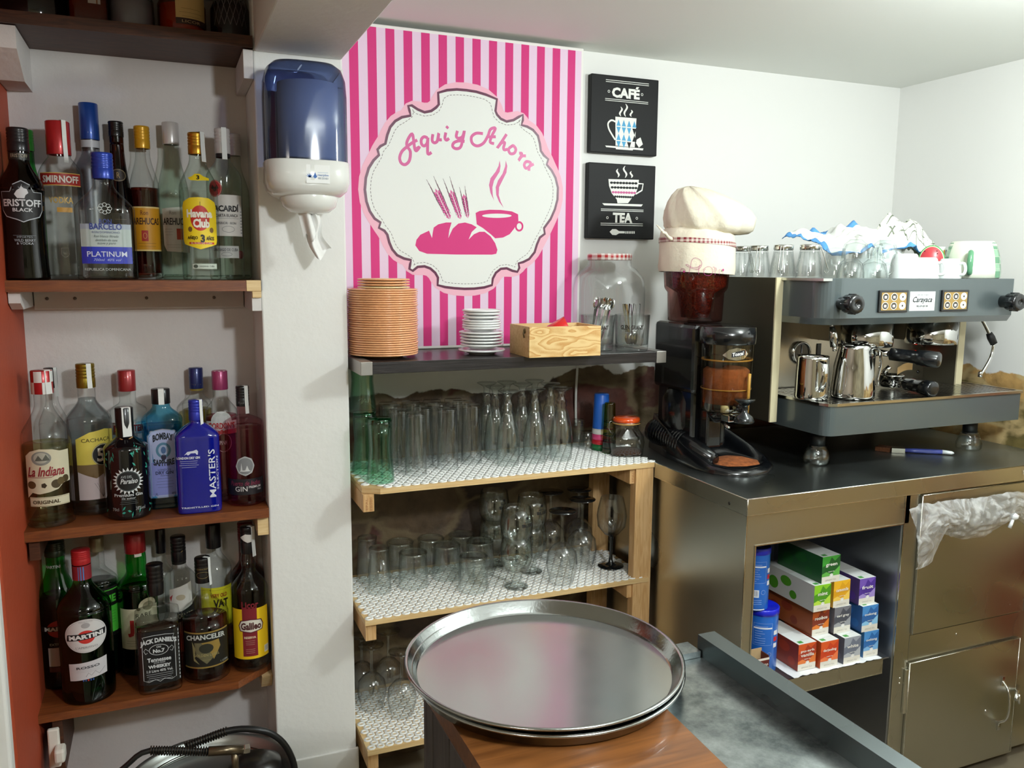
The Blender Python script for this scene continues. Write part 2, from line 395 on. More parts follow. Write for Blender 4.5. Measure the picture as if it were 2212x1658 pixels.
# cleats that carry the alcove shelves
c = MB(); c.prism([(2.315, 1.40), (2.315, 1.44), (2.105, 1.44), (2.105, 1.415), (2.14, 1.40)], -.313, -.290, ALC, 'X')
tag(c.build('shelf_cleat'), 'white painted shaped cleat under left end of upper bottle shelf', 'shelf bracket', 'alcove shelf cleats')
c = MB().box(-.288, .193, 2.294, 2.314, 1.392, 1.439, ALC, .001)
for x in (-.26, -.2, -.04, .12): c.lathe([(0, .0), (.004, 0), (.004, .001), (0, .001)], M('screw_head', '77706a', .4), 10, X=T(x, 2.2935, 1.418, PI/2))
tag(c.build('shelf_batten'), 'long white screwed batten against the wall below upper bottle shelf', 'shelf bracket')
for z, zz, lb in ((1.995, 1.93, 'under the topmost dark shelf'), (1.439, 1.392, 'under the upper bottle shelf')):
    tag(MB().box(.195, .217, 2.096, 2.314, zz, z, ALC, .001).build('shelf_cleat'), 'white painted cleat at the pillar side '+lb, 'shelf bracket', 'alcove shelf cleats')
c = MB().prism([(2.315, 1.90), (2.315, 1.996), (2.10, 1.996), (2.10, 1.95), (2.19, 1.90)], -.314, -.262, ALC, 'X')
tag(c.build('shelf_cleat'), 'big white angled cleat at left under the topmost dark shelf', 'shelf bracket', 'alcove shelf cleats')
RED = WOOD('stained_pine', '68351a', '824820', .45, (3, 30, 30), 3, 2, .2); DRK = WOOD('dark_walnut_stain', '3a2013', '55301d', .5, (3, 30, 30), 3, 2)
RAW = WOOD('raw_pine', 'd9b884', 'e8cd9c', .6, (2, 30, 30), 4, 1.5)
def pshelf(z0, z1, lab, cut=False, mat=RED, x0=-.318, raw=True, y0=2.088, x1=.2165):
    m = MB()
    P = [(x0, y0), (x1-.088, y0), (x1, y0+.075), (x1, 2.314), (x0, 2.314)] if cut else [(x0, y0), (x1, y0), (x1, 2.314), (x0, 2.314)]
    m.prism(P, z0, z1, mat, 'Z')
    o = m.build('wall_shelf'); tag(o, lab, 'shelf', 'wooden shelves in the bottle alcove')
    return o
pshelf(1.998, 2.024, 'dark walnut-stained topmost shelf of the bottle alcove, seen from below', mat=DRK)
s1 = pshelf(1.440, 1.465, 'red-brown stained shelf carrying the clear rum and vodka bottles')
MB().box(.183, .2165, 2.0865, 2.12, 1.4395, 1.4655, RAW, .001).build('end_block', s1, label='unstained pine end block')
MB().box(.196, .2168, 2.0885, 2.12, 1.424, 1.4393, RAW, .001).build('end_block', s1, label='unstained pine end block')
pshelf(.879, .903, 'red-brown stained middle shelf carrying the gin bottles')
pshelf(.443, .462, 'red-brown stained lowest shelf with a cut corner carrying vermouth and whisky', cut=True)
tag(MB().box(-.29, -.268, 2.105, 2.31, .30, .442, DRK, .001).build('shelf_cleat'), 'dark stained cleat below left end of the lowest bottle shelf', 'shelf bracket', 'alcove shelf cleats')
tag(MB().box(-.31, -.288, 2.105, 2.31, .83, .878, DRK, .001).build('shelf_cleat'), 'dark stained cleat below left end of the middle bottle shelf', 'shelf bracket', 'alcove shelf cleats')
tag(MB().box(.19, .2168, 2.105, 2.31, .83, .878, RAW, .001).build('shelf_cleat'), 'pale pine cleat at the pillar side below the gin bottle shelf', 'shelf bracket', 'alcove shelf cleats')
tag(MB().prism([(2.13, .442), (2.31, .442), (2.31, .40), (2.16, .40)], .19, .2168, RAW, 'X').build('shelf_cleat'), 'pale pine cleat at the pillar side below the lowest bottle shelf', 'shelf bracket', 'alcove shelf cleats')
# small white tap bracket under the lowest shelf
t = thing('wall_hook', 'small white plastic hook block screwed below the lowest bottle shelf', 'hook', (-.285, 2.10, .27))
WP = M('white_plastic', 'ece9df', .35)
MB().box(-.30, -.275, 2.09, 2.103, .325, .422, WP, .004).build('back_plate', t, True)
MB().box(-.285, -.262, 2.055, 2.093, .352, .385, WP, .006).build('peg', t, True)

# ------------------------------------------------------------------ poster board
bd = thing('poster_board', 'large pink striped board with bakery cup and bread emblem behind the plates', 'poster', (.8, 2.30, 1.27))
MB().box(.4255, 1.172, 2.281, 2.355, 1.2685, 2.137, M('board_white', 'ecebe6', .5), .003).build('board', bd, True)
K = 2.368
def PQ(a, b, Y=2.2805):
    p = at(560+a/K, 80+b/K, Y=Y); return (p.x, p.z)
pr = Print(flatY(2.2808), lift=.0002)
PK = M('poster_magenta', 'd2257a', .6, coat=0); LI = M('poster_lilac', 'e8cde4', .6, coat=0); RS = M('poster_rose', 'f0b6c9', .6, coat=0)
CR = M('poster_cream', 'e9ece8', .6, coat=0); PL = M('poster_plum', '5e1d42', .35); GY = M('poster_grey_thread', '6b6064', .5)
pr.rect(.4262, 1.164, 1.2765, 2.128, LI, 0)
for i in range(15):
    x = .4795+(i-1)*.04925
    if x+.0244 > .427: pr.rect(max(x, .427), x+.0244, 1.2765, 2.128, PK, 1)
OUT = [(915,285),(960,272),(1010,268),(1060,272),(1110,280),(1160,295),(1215,318),(1208,378),(1216,397),(1235,418),(1265,432),(1300,425),(1328,408),(1348,398),(1348,425),(1341,450),(1370,458),(1400,475),(1425,505),(1435,545),(1440,582),(1455,605),(1478,625),(1470,652),(1495,682),(1515,720),(1527,770),(1525,830),(1512,880),(1490,930),(1456,977),(1460,1006),(1435,1025),(1420,1060),(1408,1100),(1380,1135),(1350,1150),(1326,1157),(1330,1180),(1320,1200),(1295,1195),(1265,1182),(1235,1185),(1210,1205),(1194,1235),(1190,1268),(1150,1280),(1100,1286),(1050,1287),(1000,1284),(950,1278),(912,1268),(914,1230),(900,1205),(875,1183),(845,1172),(810,1175),(785,1195),(768,1185),(772,1160),(776,1140),(740,1132),(705,1115),(680,1085),(665,1050),(655,1010),(640,990),(612,975),(620,948),(590,928),(565,890),(548,840),(540,780),(545,720),(560,670),(585,630),(612,603),(605,575),(620,558),(645,545),(655,500),(670,460),(695,430),(730,410),(774,402),(768,375),(762,352),(780,350),(810,370),(845,385),(880,378),(905,360),(918,345)]
OW = [PQ(a, b) for a, b in OUT]
def offset(poly, d):
    N = len(poly); ar = sum(poly[i-1][0]*poly[i][1]-poly[i][0]*poly[i-1][1] for i in range(N)); sg = 1 if ar > 0 else -1; out = []
    for i in range(N):
        a, b, c = Vector(poly[i-1]), Vector(poly[i]), Vector(poly[(i+1) % N])
        t = ((b-a).normalized()+(c-b).normalized()); t = t.normalized() if t.length > 1e-6 else (c-b).normalized()
        out.append((b.x+t.y*d*sg, b.y-t.x*d*sg))
    return out
def smooth(poly, k):
    for _ in range(k):
        N = len(poly); poly = [tuple((poly[i-1][j]+2*poly[i][j]+poly[(i+1) % N][j])/4 for j in (0, 1)) for i in range(N)]
    return poly
pr.poly(smooth(offset(OW, .022), 2), RS, 2)
pr.stroke(OW, .0072, PL, 4, closed=True)
pr.poly(OW, CR, 3)
IN = smooth(offset(OW, -.0135), 1)
acc = 0; seg = []
dense = []
for i in range(len(IN)):
    a, b = Vector(IN[i]), Vector(IN[(i+1) % len(IN)]); L = (b-a).length; k = max(1, int(L/.0012))
    dense += [tuple(a+(b-a)*(q/k)) for q in range(k)]
for i in range(0, len(dense)-5, 8): pr.stroke(dense[i:i+6], .0014, GY, 4)
def Q(a, b): p = at(850+a/4.146, 180+b/4.146, Y=2.2805); return (p.x, p.z)
def QS(pts): return [Q(*p) for p in pts]
PK2 = M('poster_rose_ink', 'cf4f93', .35, coat=.15)
for s, cl in (([(205,585),(232,570),(205,603),(190,585),(182,530),(166,452),(125,510),(120,560),(150,610),(142,690),(105,727),(68,712),(55,665),(75,610),(120,568),(170,530),(212,508)], 0),
    ([(305,490),(275,478),(250,500),(250,540),(272,560),(298,540),(308,492)], 0), ([(308,485),(305,560),(308,632),(340,618)], 0),
    ([(352,455),(346,510),(365,532),(392,515),(405,445),(402,500),(432,505)], 0), ([(468,440),(460,490),(475,508),(497,492)], 0), ([(488,385),(474,402)], 0),
    ([(572,425),(562,475),(585,492),(618,475),(634,425),(620,500),(600,570),(560,585),(530,565),(540,532),(585,515),(636,520)], 0),
    ([(900,540),(865,525),(880,470),(912,402),(868,412),(845,470),(805,535),(750,560),(705,535),(698,480),(740,447),(800,450)], 0), ([(850,480),(915,478)], 0),
    ([(1012,455),(970,520),(928,580),(965,535),(995,530),(985,575),(992,595),(1022,590)], 0), ([(1060,562),(1030,590),(1045,628),(1080,625),(1095,590),(1075,560)], 1),
    ([(1125,625),(1148,628),(1140,655),(1120,690),(1150,652),(1185,650)], 0), ([(1190,700),(1170,730),(1185,760),(1215,745),(1228,712)], 1), ([(1255,722),(1218,745),(1212,782)], 0)):
    pr.stroke(QS(s), .0082, PK2, 4, closed=bool(cl), spline=5)
for (bx, by), (tx, ty), hgt, wd in (((505, 1215), (382, 960), 11, 34), ((600, 1215), (516, 970), 10, 30), ((667, 1208), (630, 1010), 9, 24)):
    d = Vector((tx-bx, ty-by)); L = d.length; d.normalize(); nn = Vector((-d.y, d.x))
    for i in range(hgt):
        c0 = Vector((bx, by))+d*(L*i/hgt)
        for sgn in ((-1, 1) if i < hgt-1 else (0,)):
            w_ = wd*(1 if i > 1 else .7)
            a = c0+nn*sgn*2; b = c0+nn*sgn*w_*.95+d*26; e = c0+nn*sgn*w_*.6+d*50
            if sgn == 0: a = c0; b = c0+nn*10+d*20; e = c0+d*45; pr.poly(QS([a, b, e, c0-nn*10+d*20]), PK2, 4)
            else: pr.poly(QS([a, b, e, c0+nn*sgn*4+d*28]), PK2, 4)
    for i in range(hgt+1):
        for sgn in (-1, 1):
            s0 = Vector((bx, by))+d*(L*(.15+.75*i/hgt))+nn*sgn*wd*.8; e0 = s0+d*(L*.62)+nn*sgn*wd*(.25)
            if i % 2 == 0: pr.stroke(QS([s0, (s0+e0)/2-nn*sgn*3, e0]), .0008, PL, 4)
pr.poly(QS([(195,1450),(205,1400),(240,1355),(318,1318),(330,1350),(345,1385),(352,1330),(360,1290),(400,1262),(470,1245),(520,1245),(500,1310),(490,1385),(530,1300),(580,1255),(640,1245),(700,1262),(745,1288),(700,1330),(672,1398),(720,1350),(770,1328),(815,1328),(870,1370),(910,1430),(930,1490),(920,1525),(880,1533),(560,1532),(300,1525),(230,1500)]), PK, 4)
pr.poly(QS([(735,1160),(770,1142),(860,1131),(960,1133),(1060,1146),(1115,1172),(1118,1230),(1080,1300),(1040,1350),(980,1380),(910,1387),(870,1350),(800,1295),(745,1262)]), PK, 4)
pr.poly(QS([(925+132*math.cos(k*PI/14), 1185+19*math.sin(k*PI/14)) for k in range(28)]), CR, 5)
pr.stroke(QS([(1125+30*math.cos(k*PI/12), 1280+38*math.sin(k*PI/12)) for k in range(24)]), .0055, PK, 4, closed=True)
pr.poly(QS([(950,690),(958,740),(950,790),(900,870),(885,930),(888,1000),(900,1050),(868,980),(855,910),(868,850),(915,790),(940,740)]), PK2, 4)
pr.poly(QS([(1005,690),(1018,740),(1010,800),(975,870),(945,930),(942,1000),(960,1060),(985,1112),(945,1060),(920,1000),(915,930),(935,870),(975,810),(1000,740)]), PK2, 4)
pr.build('poster_print', bd, True)

# ------------------------------------------------------------------ the two canvases
BK = M('canvas_black', '0a0b0d', .55, bump=.1, bscale=8, spec=.3)
def C3(a, b): p = at(1220+a/3.071, 100+b/3.071, Y=2.334); return (p.x, p.z)
def CS(pts): return [C3(*p) for p in pts]
def canvas(lab, x0, x1, z0, z1):
    o = thing('canvas_sign', lab, 'sign', ((x0+x1)/2, 2.345, z0), group='black canvases by the poster')
    MB().box(x0, x1, 2.335, 2.358, z0, z1, BK, .0025).build('canvas', o, True)
    return o, Print(flatY(2.3346), lift=.0002)
W_ = M('sign_white_ink', 'e8eae4', .5)
def wave(p, cx, cy_, h, w_):
    pts = [(cx+w_*.8*math.sin(k/8*2*PI)*(1-.3*k/8), cy_-h/2+h*k/8) for k in range(9)]
    for k in range(8): p.poly(CS([(pts[k][0]-(2+5*math.sin(PI*k/8)), pts[k][1]), (pts[k][0]+(2+5*math.sin(PI*k/8)), pts[k][1]), (pts[k+1][0]+(2+5*math.sin(PI*(k+1)/8)), pts[k+1][1]), (pts[k+1][0]-(2+5*math.sin(PI*(k+1)/8)), pts[k+1][1])]), W_, 1)
def ctext(p, s, cx, cy_, w_, h_, c=W_, bold=.02):
    a, b, d = C3(cx-w_/2, cy_), C3(cx+w_/2, cy_+0), C3(cx, cy_-h_/2); e = C3(cx, cy_+h_/2); m = C3(cx, cy_)
    p.text(s, m[0], m[1], b[0]-a[0], d[1]-e[1], c, bold)
o, p = canvas('black canvas reading CAFÉ with a blue diamond mug', 1.227, 1.465, 1.852, 2.084)
for ya, yb in ((220, 250), (232, 262), (345, 372), (356, 383)): p.stroke(CS([(273, ya), (558, yb)] if ya < 300 else [(268, ya), (553, yb)]), .0018, W_, 1)
ctext(p, 'CAFÉ', 405, 305, 185, 84, bold=.05)
for x, y in ((293, 298), (513, 320)): p.ring(*C3(x, y), .0034, .0034, .0016, W_, 1, 12)
wave(p, 372, 432, 62, 11); wave(p, 404, 424, 84, 14); wave(p, 441, 444, 44, 9)
p.poly(CS([(336, 466), (476, 478), (464, 670), (337, 658)]), W_, 1)
p.stroke(CS([(338, 500), (310, 490), (288, 510), (292, 545), (310, 580), (335, 620)]), .0052, W_, 1, spline=5)
BL = M('sign_blue_ink', '3f9ccb', .5)
for j in range(4):
    for i in range(4):
        cx = 357+i*35-j*(-1)*0+(j % 2)*0+i*0-(0 if j < 2 else 0); cyy = 508+i*4+j*47
        cc = BK if (i == 3 and j in (1, 2)) or (i == 2 and j == 3) else BL
        if j % 2 == 0 or i < 3 or j == 1: p.poly(CS([(cx, cyy-24), (cx+14, cyy+20), (cx-14, cyy+18)] if j % 2 == 0 else [(cx, cyy+22), (cx+14, cyy-20), (cx-14, cyy-22)]), cc, 2)
p.poly(CS([(478, 618), (503, 604), (518, 650), (492, 672), (472, 640)]), W_, 1)
p.poly(CS([(268, 657), (522, 677), (518, 690), (455, 684), (450, 690), (340, 682), (338, 674), (275, 668)]), W_, 1)
p.build('sign_print', o, True)
o, p = canvas('black canvas reading TEA with a patterned teacup and spoon', 1.223, 1.463, 1.592, 1.822)
wave(p, 353, 840, 56, -10); wave(p, 401, 832, 78, -14); wave(p, 442, 850, 44, -9)
p.poly(CS([(290, 880), (492, 885), (488, 925), (472, 975), (440, 1012), (420, 1040), (350, 1040), (345, 1015), (312, 975), (294, 925)]), W_, 1)
p.stroke(CS([(485, 910), (520, 912), (512, 955), (470, 980)]), .0045, W_, 1)
for yy, x0, x1, cc in ((904, 300, 482, BK), (935, 305, 482, BK), (967, 312, 472, M('sign_pink_ink', 'c14f8a', .5)), (996, 328, 455, BK)):
    nk = 9
    for k in range(nk):
        x = x0+(x1-x0)*(k+.5)/nk; p.poly(CS([(x+(x1-x0)/nk*.52*math.cos(q*PI/6), yy+k*.6+8*math.sin(q*PI/6)) for q in range(12)]), cc, 2)
p.poly(CS([(248, 1040), (518, 1048), (508, 1062), (262, 1054)]), W_, 1)
for ya, yb, xa, xb in ((1078, 1086, 240, 522), (1088, 1096, 240, 522), (1172, 1178, 238, 518), (1184, 1190, 238, 518)): p.stroke(CS([(xa, ya), (xb, yb)]), .0018, W_, 1)
ctext(p, 'TEA', 383, 1137, 130, 66, bold=.05)
for x, y in ((283, 1136), (478, 1140)): p.ring(*C3(x, y), .0034, .0034, .0016, W_, 1, 12)
p.poly(CS([(298, 1230), (315, 1212), (340, 1212), (360, 1225), (398, 1226), (398, 1240), (360, 1240), (340, 1252), (315, 1250)]), W_, 1)
for k in range(6): p.poly(CS([(402+k*11, 1226), (409+k*11, 1226), (409+k*11, 1242), (402+k*11, 1242)]), W_, 1)
p.build('sign_print', o, True)

# ------------------------------------------------------------------ black shelf
bs = thing('wall_shelf', 'black wood-grain shelf with grey end brackets under the striped poster', 'shelf', (.87, 2.2, 1.24))
BW = WOOD('black_ash', '121114', '2c2729', .35, (2, 35, 35), 4, 1, .2, .25)
MB().box(.463, 1.275, 2.003, 2.279, 1.2385, 1.2675, BW, .001).build('board', bs, True)
BM = M('grey_bracket', 'a9a6a2', .35, .6, noise=.1)
for x0, x1 in ((.434, .4635), (1.2745, 1.306)):
    b = MB(); b.box(x0, x1, 1.999, 2.279, 1.236, 1.2695, BM, .0015); b.build('bracket', bs, True, label='grey end bracket')
tag(MB().tube([(1.2, 2.345, 1.236), (1.199, 2.34, 1.19), (1.198, 2.345, 1.1), (1.2, 2.345, 1.0)], .004, M('white_cable', 'e4e4de', .5), 8, spline=4).build('cable'), 'white cable hanging on the wall under black shelf', 'cable')

# ------------------------------------------------------------------ towel dispenser on the pillar
td = thing('paper_towel_dispenser', 'blue and white centre-pull paper towel dispenser on the pillar', 'dispenser', (.317, 2.09, 1.65))
DBL = G('blue_smoked_plastic', 'a3b1d2', .28, .08, .07, 2.5)
cxd, cyd = .318, 2.0
def dr(z, rx, ry, e=3.2): return (z, rx, ry, e, cxd, 2.095-ry)
MB().rings([dr(1.735, .092, .083), dr(1.80, .092, .083), dr(1.88, .092, .083), dr(1.915, .090, .081), dr(1.94, .083, .075), dr(1.953, .070, .066), dr(1.958, .045, .045), dr(1.959, .002, .03)], DBL, 40).build('cover', td, True, label='translucent blue cover')
WPG = M('gloss_white_plastic', 'e9eae6', .18, coat=.4)
MB().rings([dr(1.735, .0935, .0845), dr(1.733, .0945, .0855), dr(1.69, .0945, .0855), dr(1.672, .090, .083, 2.8), dr(1.660, .078, .075, 2.5), dr(1.655, .060, .06, 2.3)], WPG, 40, cap0=True, cap1=True).build('base_housing', td, True, label='glossy white lower housing')
MB().rings([(1.668, .062, .062, 2, cxd+.005, 2.01), (1.655, .066, .066, 2, cxd+.005, 2.01), (1.636, .060, .058, 2, cxd+.005, 2.01), (1.624, .045, .045, 2, cxd+.005, 2.01), (1.62, .016, .016, 2, cxd+.005, 2.01)], WPG, 36).build('nozzle', td, True)
MB().lathe([(.018, 1.745), (.068, 1.745), (.068, 1.91), (.018, 1.91), (.018, 1.745)], M('paper_roll', 'd9dbe2', .8), 36, X=T(cxd+.008, 2.012, 0)).build('paper_roll', td, True)
MB().prism([(.395, 1.93), (.4235, 1.97), (.4235, 1.925)], 2.088, 2.098, WPG).build('mount_tab', td, True)
q_ = at(687, 376, Y=1.925); pp = Print(flatY(1.9243), lift=.0002)
x0, z0 = q_.x, q_.z
pp.rect(x0-.026, x0+.026, z0-.02, z0+.02, 'f0f1ef', 0)
for k in range(7): pp.poly([(x0-.018+.0105*math.cos(k*.45), z0-.008+.0105*math.sin(k*.45)), (x0-.020, z0-.008), (x0-.016, z0-.007)], '1f62b0', 1)
pp.poly([(x0-.007, z0+.004), (x0-.002, z0-.006), (x0-.007, z0-.01), (x0-.011, z0-.006)], '1f62b0', 1)
pp.text('merplim', x0+.011, z0-.0025, .024, .006, '1f62b0'); pp.text('902 233 833', x0+.011, z0-.009, .022, .004, '55708f')
pp.rect(x0-.001, x0+.022, z0+.003, z0+.0036, '7da0c8', 1)
pp.build('sticker', td, True)
def paper(u, v):
    x = cxd+.006+(u-.5)*(.028+.012*v)+.022*v+.006*math.sin(7*v); y = 2.005+.010*math.sin(u*7+v*3)+.004*math.sin(u*17); z = 1.628-.1*v-.014*v*math.sin(u*5)
    return (x, y, z)
PT = M('tissue_paper', 'f1f1ef', .9, bump=.4, bscale=90)
t_ = MB().grid(paper, 16, 24, PT); t_.grid(lambda u, v: (cxd-.008+(u-.5)*.03+.014*v, 2.0+.012*math.sin(u*6+1), 1.63-.065*v+.01*v*math.sin(u*9)), 12, 12, PT)
tag(t_.build('paper_towel'), 'crumpled white paper end hanging from the towel dispenser', 'paper towel')
# ------------------------------------------------------------------ bottles
CLEAR = G('clear_bottle_glass', 'fafcfb', .58); GREENC = G('greenish_clear_glass', 'f2f9f4', .55); FROST = G('frosted_glass', 'd2d6dc', .5, .35, .12)
GREEN = G('green_bottle_glass', '68d07a', .5); DGREEN = G('dark_green_glass', '4fb565', .42); BLACKG = M('black_bottle_glass', '0b0c10', .08, coat=.6)
BROWNG = G('brown_glass', '7a3a1e', .3); BLUEG = G('blue_bottle_glass', 'a5e0f2', .7); PINKG = G('pink_gin_glass', 'f4d3da', .7)
COBALT = M('cobalt_glass', '0a1485', .06, coat=1)
DARKLIQ = M('dark_liquor', '0d0806', .12, coat=.3)
CHK = M('tax_strip_paper', 'e4e6e4', .6)
def ss(t): t = max(0, min(1, t)); return t*t*(3-2*t)
PLACE = {(1.465, k): v for k, v in {61: (2.137, 60, 88), 76: (2.281, None, 56), 145: (2.215, None, 84), 212: (2.281, None, 60), 235: (2.131, None, None), 268: (2.279, None, 60), 322: (2.280, None, 58),
    383: (2.275, None, 62), 437: (2.138, None, 78), 492: (2.20, None, 72), 518: (2.283, None, 56)}.items()}
PLACE.update({(.903, k): v for k, v in {113: (2.153, None, 96), 124: (2.283, 130, 56), 206: (2.222, 204, 90), 281: (2.15, None, 90), 290: (2.272, None, 72), 360: (2.205, None, 82), 433: (2.13, None, 90), 436: (2.28, None, 60),
    487: (2.215, 486, 66), 543: (2.165, 536, 76)}.items()})
PLACE.update({(.462, k): v for k, v in {140: (2.255, None, 86), 196: (2.158, None, 104), 228: (2.270, None, 74), 309: (2.255, 307, 78), 372: (2.283, 361, 48), 392: (2.245, 399, 62), 348: (2.145, None, 88), 449: (2.16, None, 96),
    473: (2.272, None, 68), 546: (2.167, None, 76), 553: (2.272, None, 68)}.items()})
class Bottle:
    def __init__(s, label, bx, by, ty, wpx, shelf, s0, s1, rn, capt, glass, cap, capw=1.08, e=2, ry=1, base=.93, name='liquor_bottle', liq=None, fill=.5,
                 taper=1, bulge=0, arch=1, capmat=None, ribs=True, group=None, liqmat=None, waist=0, capr=None, yoff=0):
        yc, bx2, w2 = PLACE.get((shelf, bx), (2.2, None, None)); bx = bx2 or bx; wpx = w2 or wpx
        c = at(bx, by, Y=yc); r = wid(wpx, c)/2
        if c.x+r > .2155: c.x = .2155-r
        top = at(bx, ty, Y=c.y)
        s.H = top.z-shelf; s.R = r; s.ry = ry; s.e = e; s.rn = rn*r; s.s0, s.s1, s.capt = s0, s1, capt; s.base = base; s.taper = taper; s.bulge = bulge; s.arch = arch; s.waist = waist
        s.o = thing(name, label, 'bottle', (c.x, c.y, shelf+.0004), -math.atan2(c.x, c.y), group)
        s.mb = MB(); zs = [0, .006, .018, .04, .1, .2, .3, .4, .5, .55]+[.55+.01*k for k in range(1, 45)]
        zs = sorted(set([z for z in zs if z < capt+.01 and (z < s0 or z <= 1)]+[s0, s1, min(capt+.02, .995)]))
        rs = [(0, r*base*.9, r*ry*base*.9, e)]+[(z*s.H, *s.rad(z)) for z in zs if z > 0 and z <= capt+.02]
        s.mb.rings(rs, glass, 40 if e > 2 else 32, cap0=True)
        s.mb.rings([(.012*s.H+.003, r*.86, r*ry*.86, e), (.03*s.H, r*.80, r*ry*.8, e), (.026*s.H, r*.4, r*ry*.4, 2), (.032*s.H, .001, .001, 2)], glass, 28)
        s.mb.build('glass_body', s.o)
        if liq:
            q = MB(); zz = [z for z in zs if .02 < z < fill]+[fill]
            q.rings([(z*s.H, *[a*.93 if i < 2 else a for i, a in enumerate(s.rad(z))]) for z in zz], liq, 28, cap0=True, cap1=True); q.build('liquor', s.o)
        cm = capmat or (M('cap_'+cap, cap, .32, .25, coat=.3) if isinstance(cap, str) else cap); cr = (capr*r) if capr else s.rn*capw
        q = MB(); z0, z1 = capt*s.H, s.H; L = z1-z0
        pr = [(cr*.99, z0), (cr, z0+.001)]
        if ribs and L > .02:
            for k in range(4): zz = z0+L*(.42+.13*k); pr += [(cr, zz-.002), (cr*.95, zz), (cr, zz+.002)]
        pr += [(cr*.99, z1-.002), (cr*.93, z1-.0004), (0, z1)]
        q.lathe([(s.rn*.9, z0)]+pr, cm, 24); q.build('cap', s.o)
    def rad(s, z):
        r = s.R
        if z < .03: k = s.base+(1-s.base)*(z/.03)**.5
        elif z <= s.s0: k = 1-(1-s.taper)*(1-z/s.s0)-s.waist*math.sin(PI*(z-.03)/(s.s0-.03))
        else: k = 1
        if z <= s.s0: return (r*k, r*s.ry*k, s.e)
        t = min(1, (z-s.s0)/(s.s1-s.s0)); u = ss(t) if s.arch == 1 else (1-math.sqrt(max(0, 1-t*t)) if s.arch == 2 else t**1.5 if s.arch == 3 else t)
        rx = r+(s.rn-r)*u; ry = r*s.ry+(s.rn-r*s.ry)*u; e = s.e+(2-s.e)*min(1, t*1.3)
        if z > s.s1 and s.bulge: b = 1+s.bulge*math.sin(PI*min(1, (z-s.s1)/(s.capt-s.s1))); rx *= b; ry *= b
        return (rx, ry, e)
    def front(s):
        """coordinates: x in body radii (arc length on round bottles), y from 0 at base to 1 at top"""
        def mp(x, y, h):
            rx, ry, e = s.rad(min(max(y/s.H, .031), .99))
            if e <= 2.3: a = x/rx; return ((rx+h)*math.sin(a), -(ry+h)*math.cos(a), y)
            t = min(abs(x)/rx, .999); return (x, -(ry*(1-t**e)**(1/e)+h), y)
        return Print(mp, s.R, s.H, maxw=.005 if s.e <= 2.3 else .02)
    def label(s, fn, name='label'):
        p = s.front(); fn(p); return p.build(name, s.o)
    def strip(s, x=.35, w=.0085, top=True, drop=.06, c=CHK):
        z1, z0 = s.H+.0012, s.capt*s.H-drop*s.H; cr = s.rn*1.13
        m = MB(); a = x; A = [(cr*.2, s.H+.001), (cr, s.H+.0008), (cr+.0005, s.H-.004), (cr+.0008, (z1+z0)/2), (cr+.001+.002, z0)]
        vs = []; 
        for rr, z in A:
            for k in (-1, 1): vs.append((rr*math.sin(a)+k*w/2*math.cos(a), -rr*math.cos(a)+k*w/2*math.sin(a), z))
        m.add(vs, [(2*i, 2*i+1, 2*i+3, 2*i+2) for i in range(len(A)-1)], c); m.build('tax_strip', s.o)
    def band(s, z0, z1, c, name='neck_label', k=1.012):
        m = MB(); n = 8
        m.rings([((z0+(z1-z0)*i/n)*s.H, *[a*k+.0003 if q < 2 else a for q, a in enumerate(s.rad(z0+(z1-z0)*i/n))]) for i in range(n+1)], M('band_'+c, c, .4) if isinstance(c, str) else c, 28); m.build(name, s.o)
Z1, Z2, Z3 = 1.465, .903, .462
# ---- upper shelf
b = Bottle('clear-shouldered bottle with blue cap and frosted neck, tallest on the upper shelf', 212, 590, 225, 72, Z1, .64, .73, .58, .795, FROST, '1f4aa0', name='vodka_bottle', ribs=False)
b.band(.75, .79, 'c8ccd4')
b = Bottle('bottle with bright green neck behind the black wolf label bottle', 76, 592, 282, 66, Z1, .55, .8, .5, .86, GREEN, '2f8a2c', liq=G('green_liqueur', '1f6a2c'), fill=.7)
b = Bottle('colourless bottle with pale cap, farthest right in the back row of the upper shelf', 518, 592, 290, 76, Z1, .58, .8, .46, .85, GREENC, 'cfcac9', name='rum_bottle')
b.label(lambda p: (p.ell(.2, .17, .24, .028, '8e1f2a', 1), p.text('RO', .1, .4, .6, .04, '2a2a2e')))
b = Bottle('clear bottle with tall red cap and narrow red band label', 145, 597, 264, 92, Z1, .665, .775, .52, .79, CLEAR, 'b3262b', arch=3, name='vodka_bottle', ribs=False); b.strip(.5, .010, drop=.05)
def f(p):
    p.rect(-1.1, 1.05, .595, .665, 'a82a24', 0); p.rect(-1.1, 1.05, .59, .595, 'd8b45a', 1); p.rect(-1.1, 1.05, .665, .67, 'd8b45a', 1); p.text('SMIRNOFF', .0, .63, 1.75, .045, 'e8e4dc', .03)
    p.text('VODKA', -.05, .5, 1.1, .04, 'c9a24c', .02); p.rect(-.25, .45, .425, .455, 'c9953c', 0); p.stroke([(-.15, .2), (-.18, .16), (0, .14), (.18, .16), (.15, .2)], .001, '8f8a80', 0, True); p.text('No21', 0, .17, .22, .02, '8f8a80')
b.label(f)
b = Bottle('slender dark brown brandy bottle with black cap', 268, 597, 264, 74, Z1, .32, .86, .46, .905, BROWNG, '131214', arch=1, liq=DARKLIQ, fill=.72, name='brandy_bottle')
b.label(lambda p: (p.ell(0, .66, .55, .04, '2b211b', 0), p.ring(0, .66, .5, .036, .0015, '8a7a5a', 1), p.text('R', 0, .66, .2, .035, 'b8a070'), p.rect(-.6, .6, .2, .42, '1b1512', 0), p.ell(.3, .2, .18, .02, 'c9a23c', 1), p.lines(0, .38, .9, 4, .03, '8d8064')))
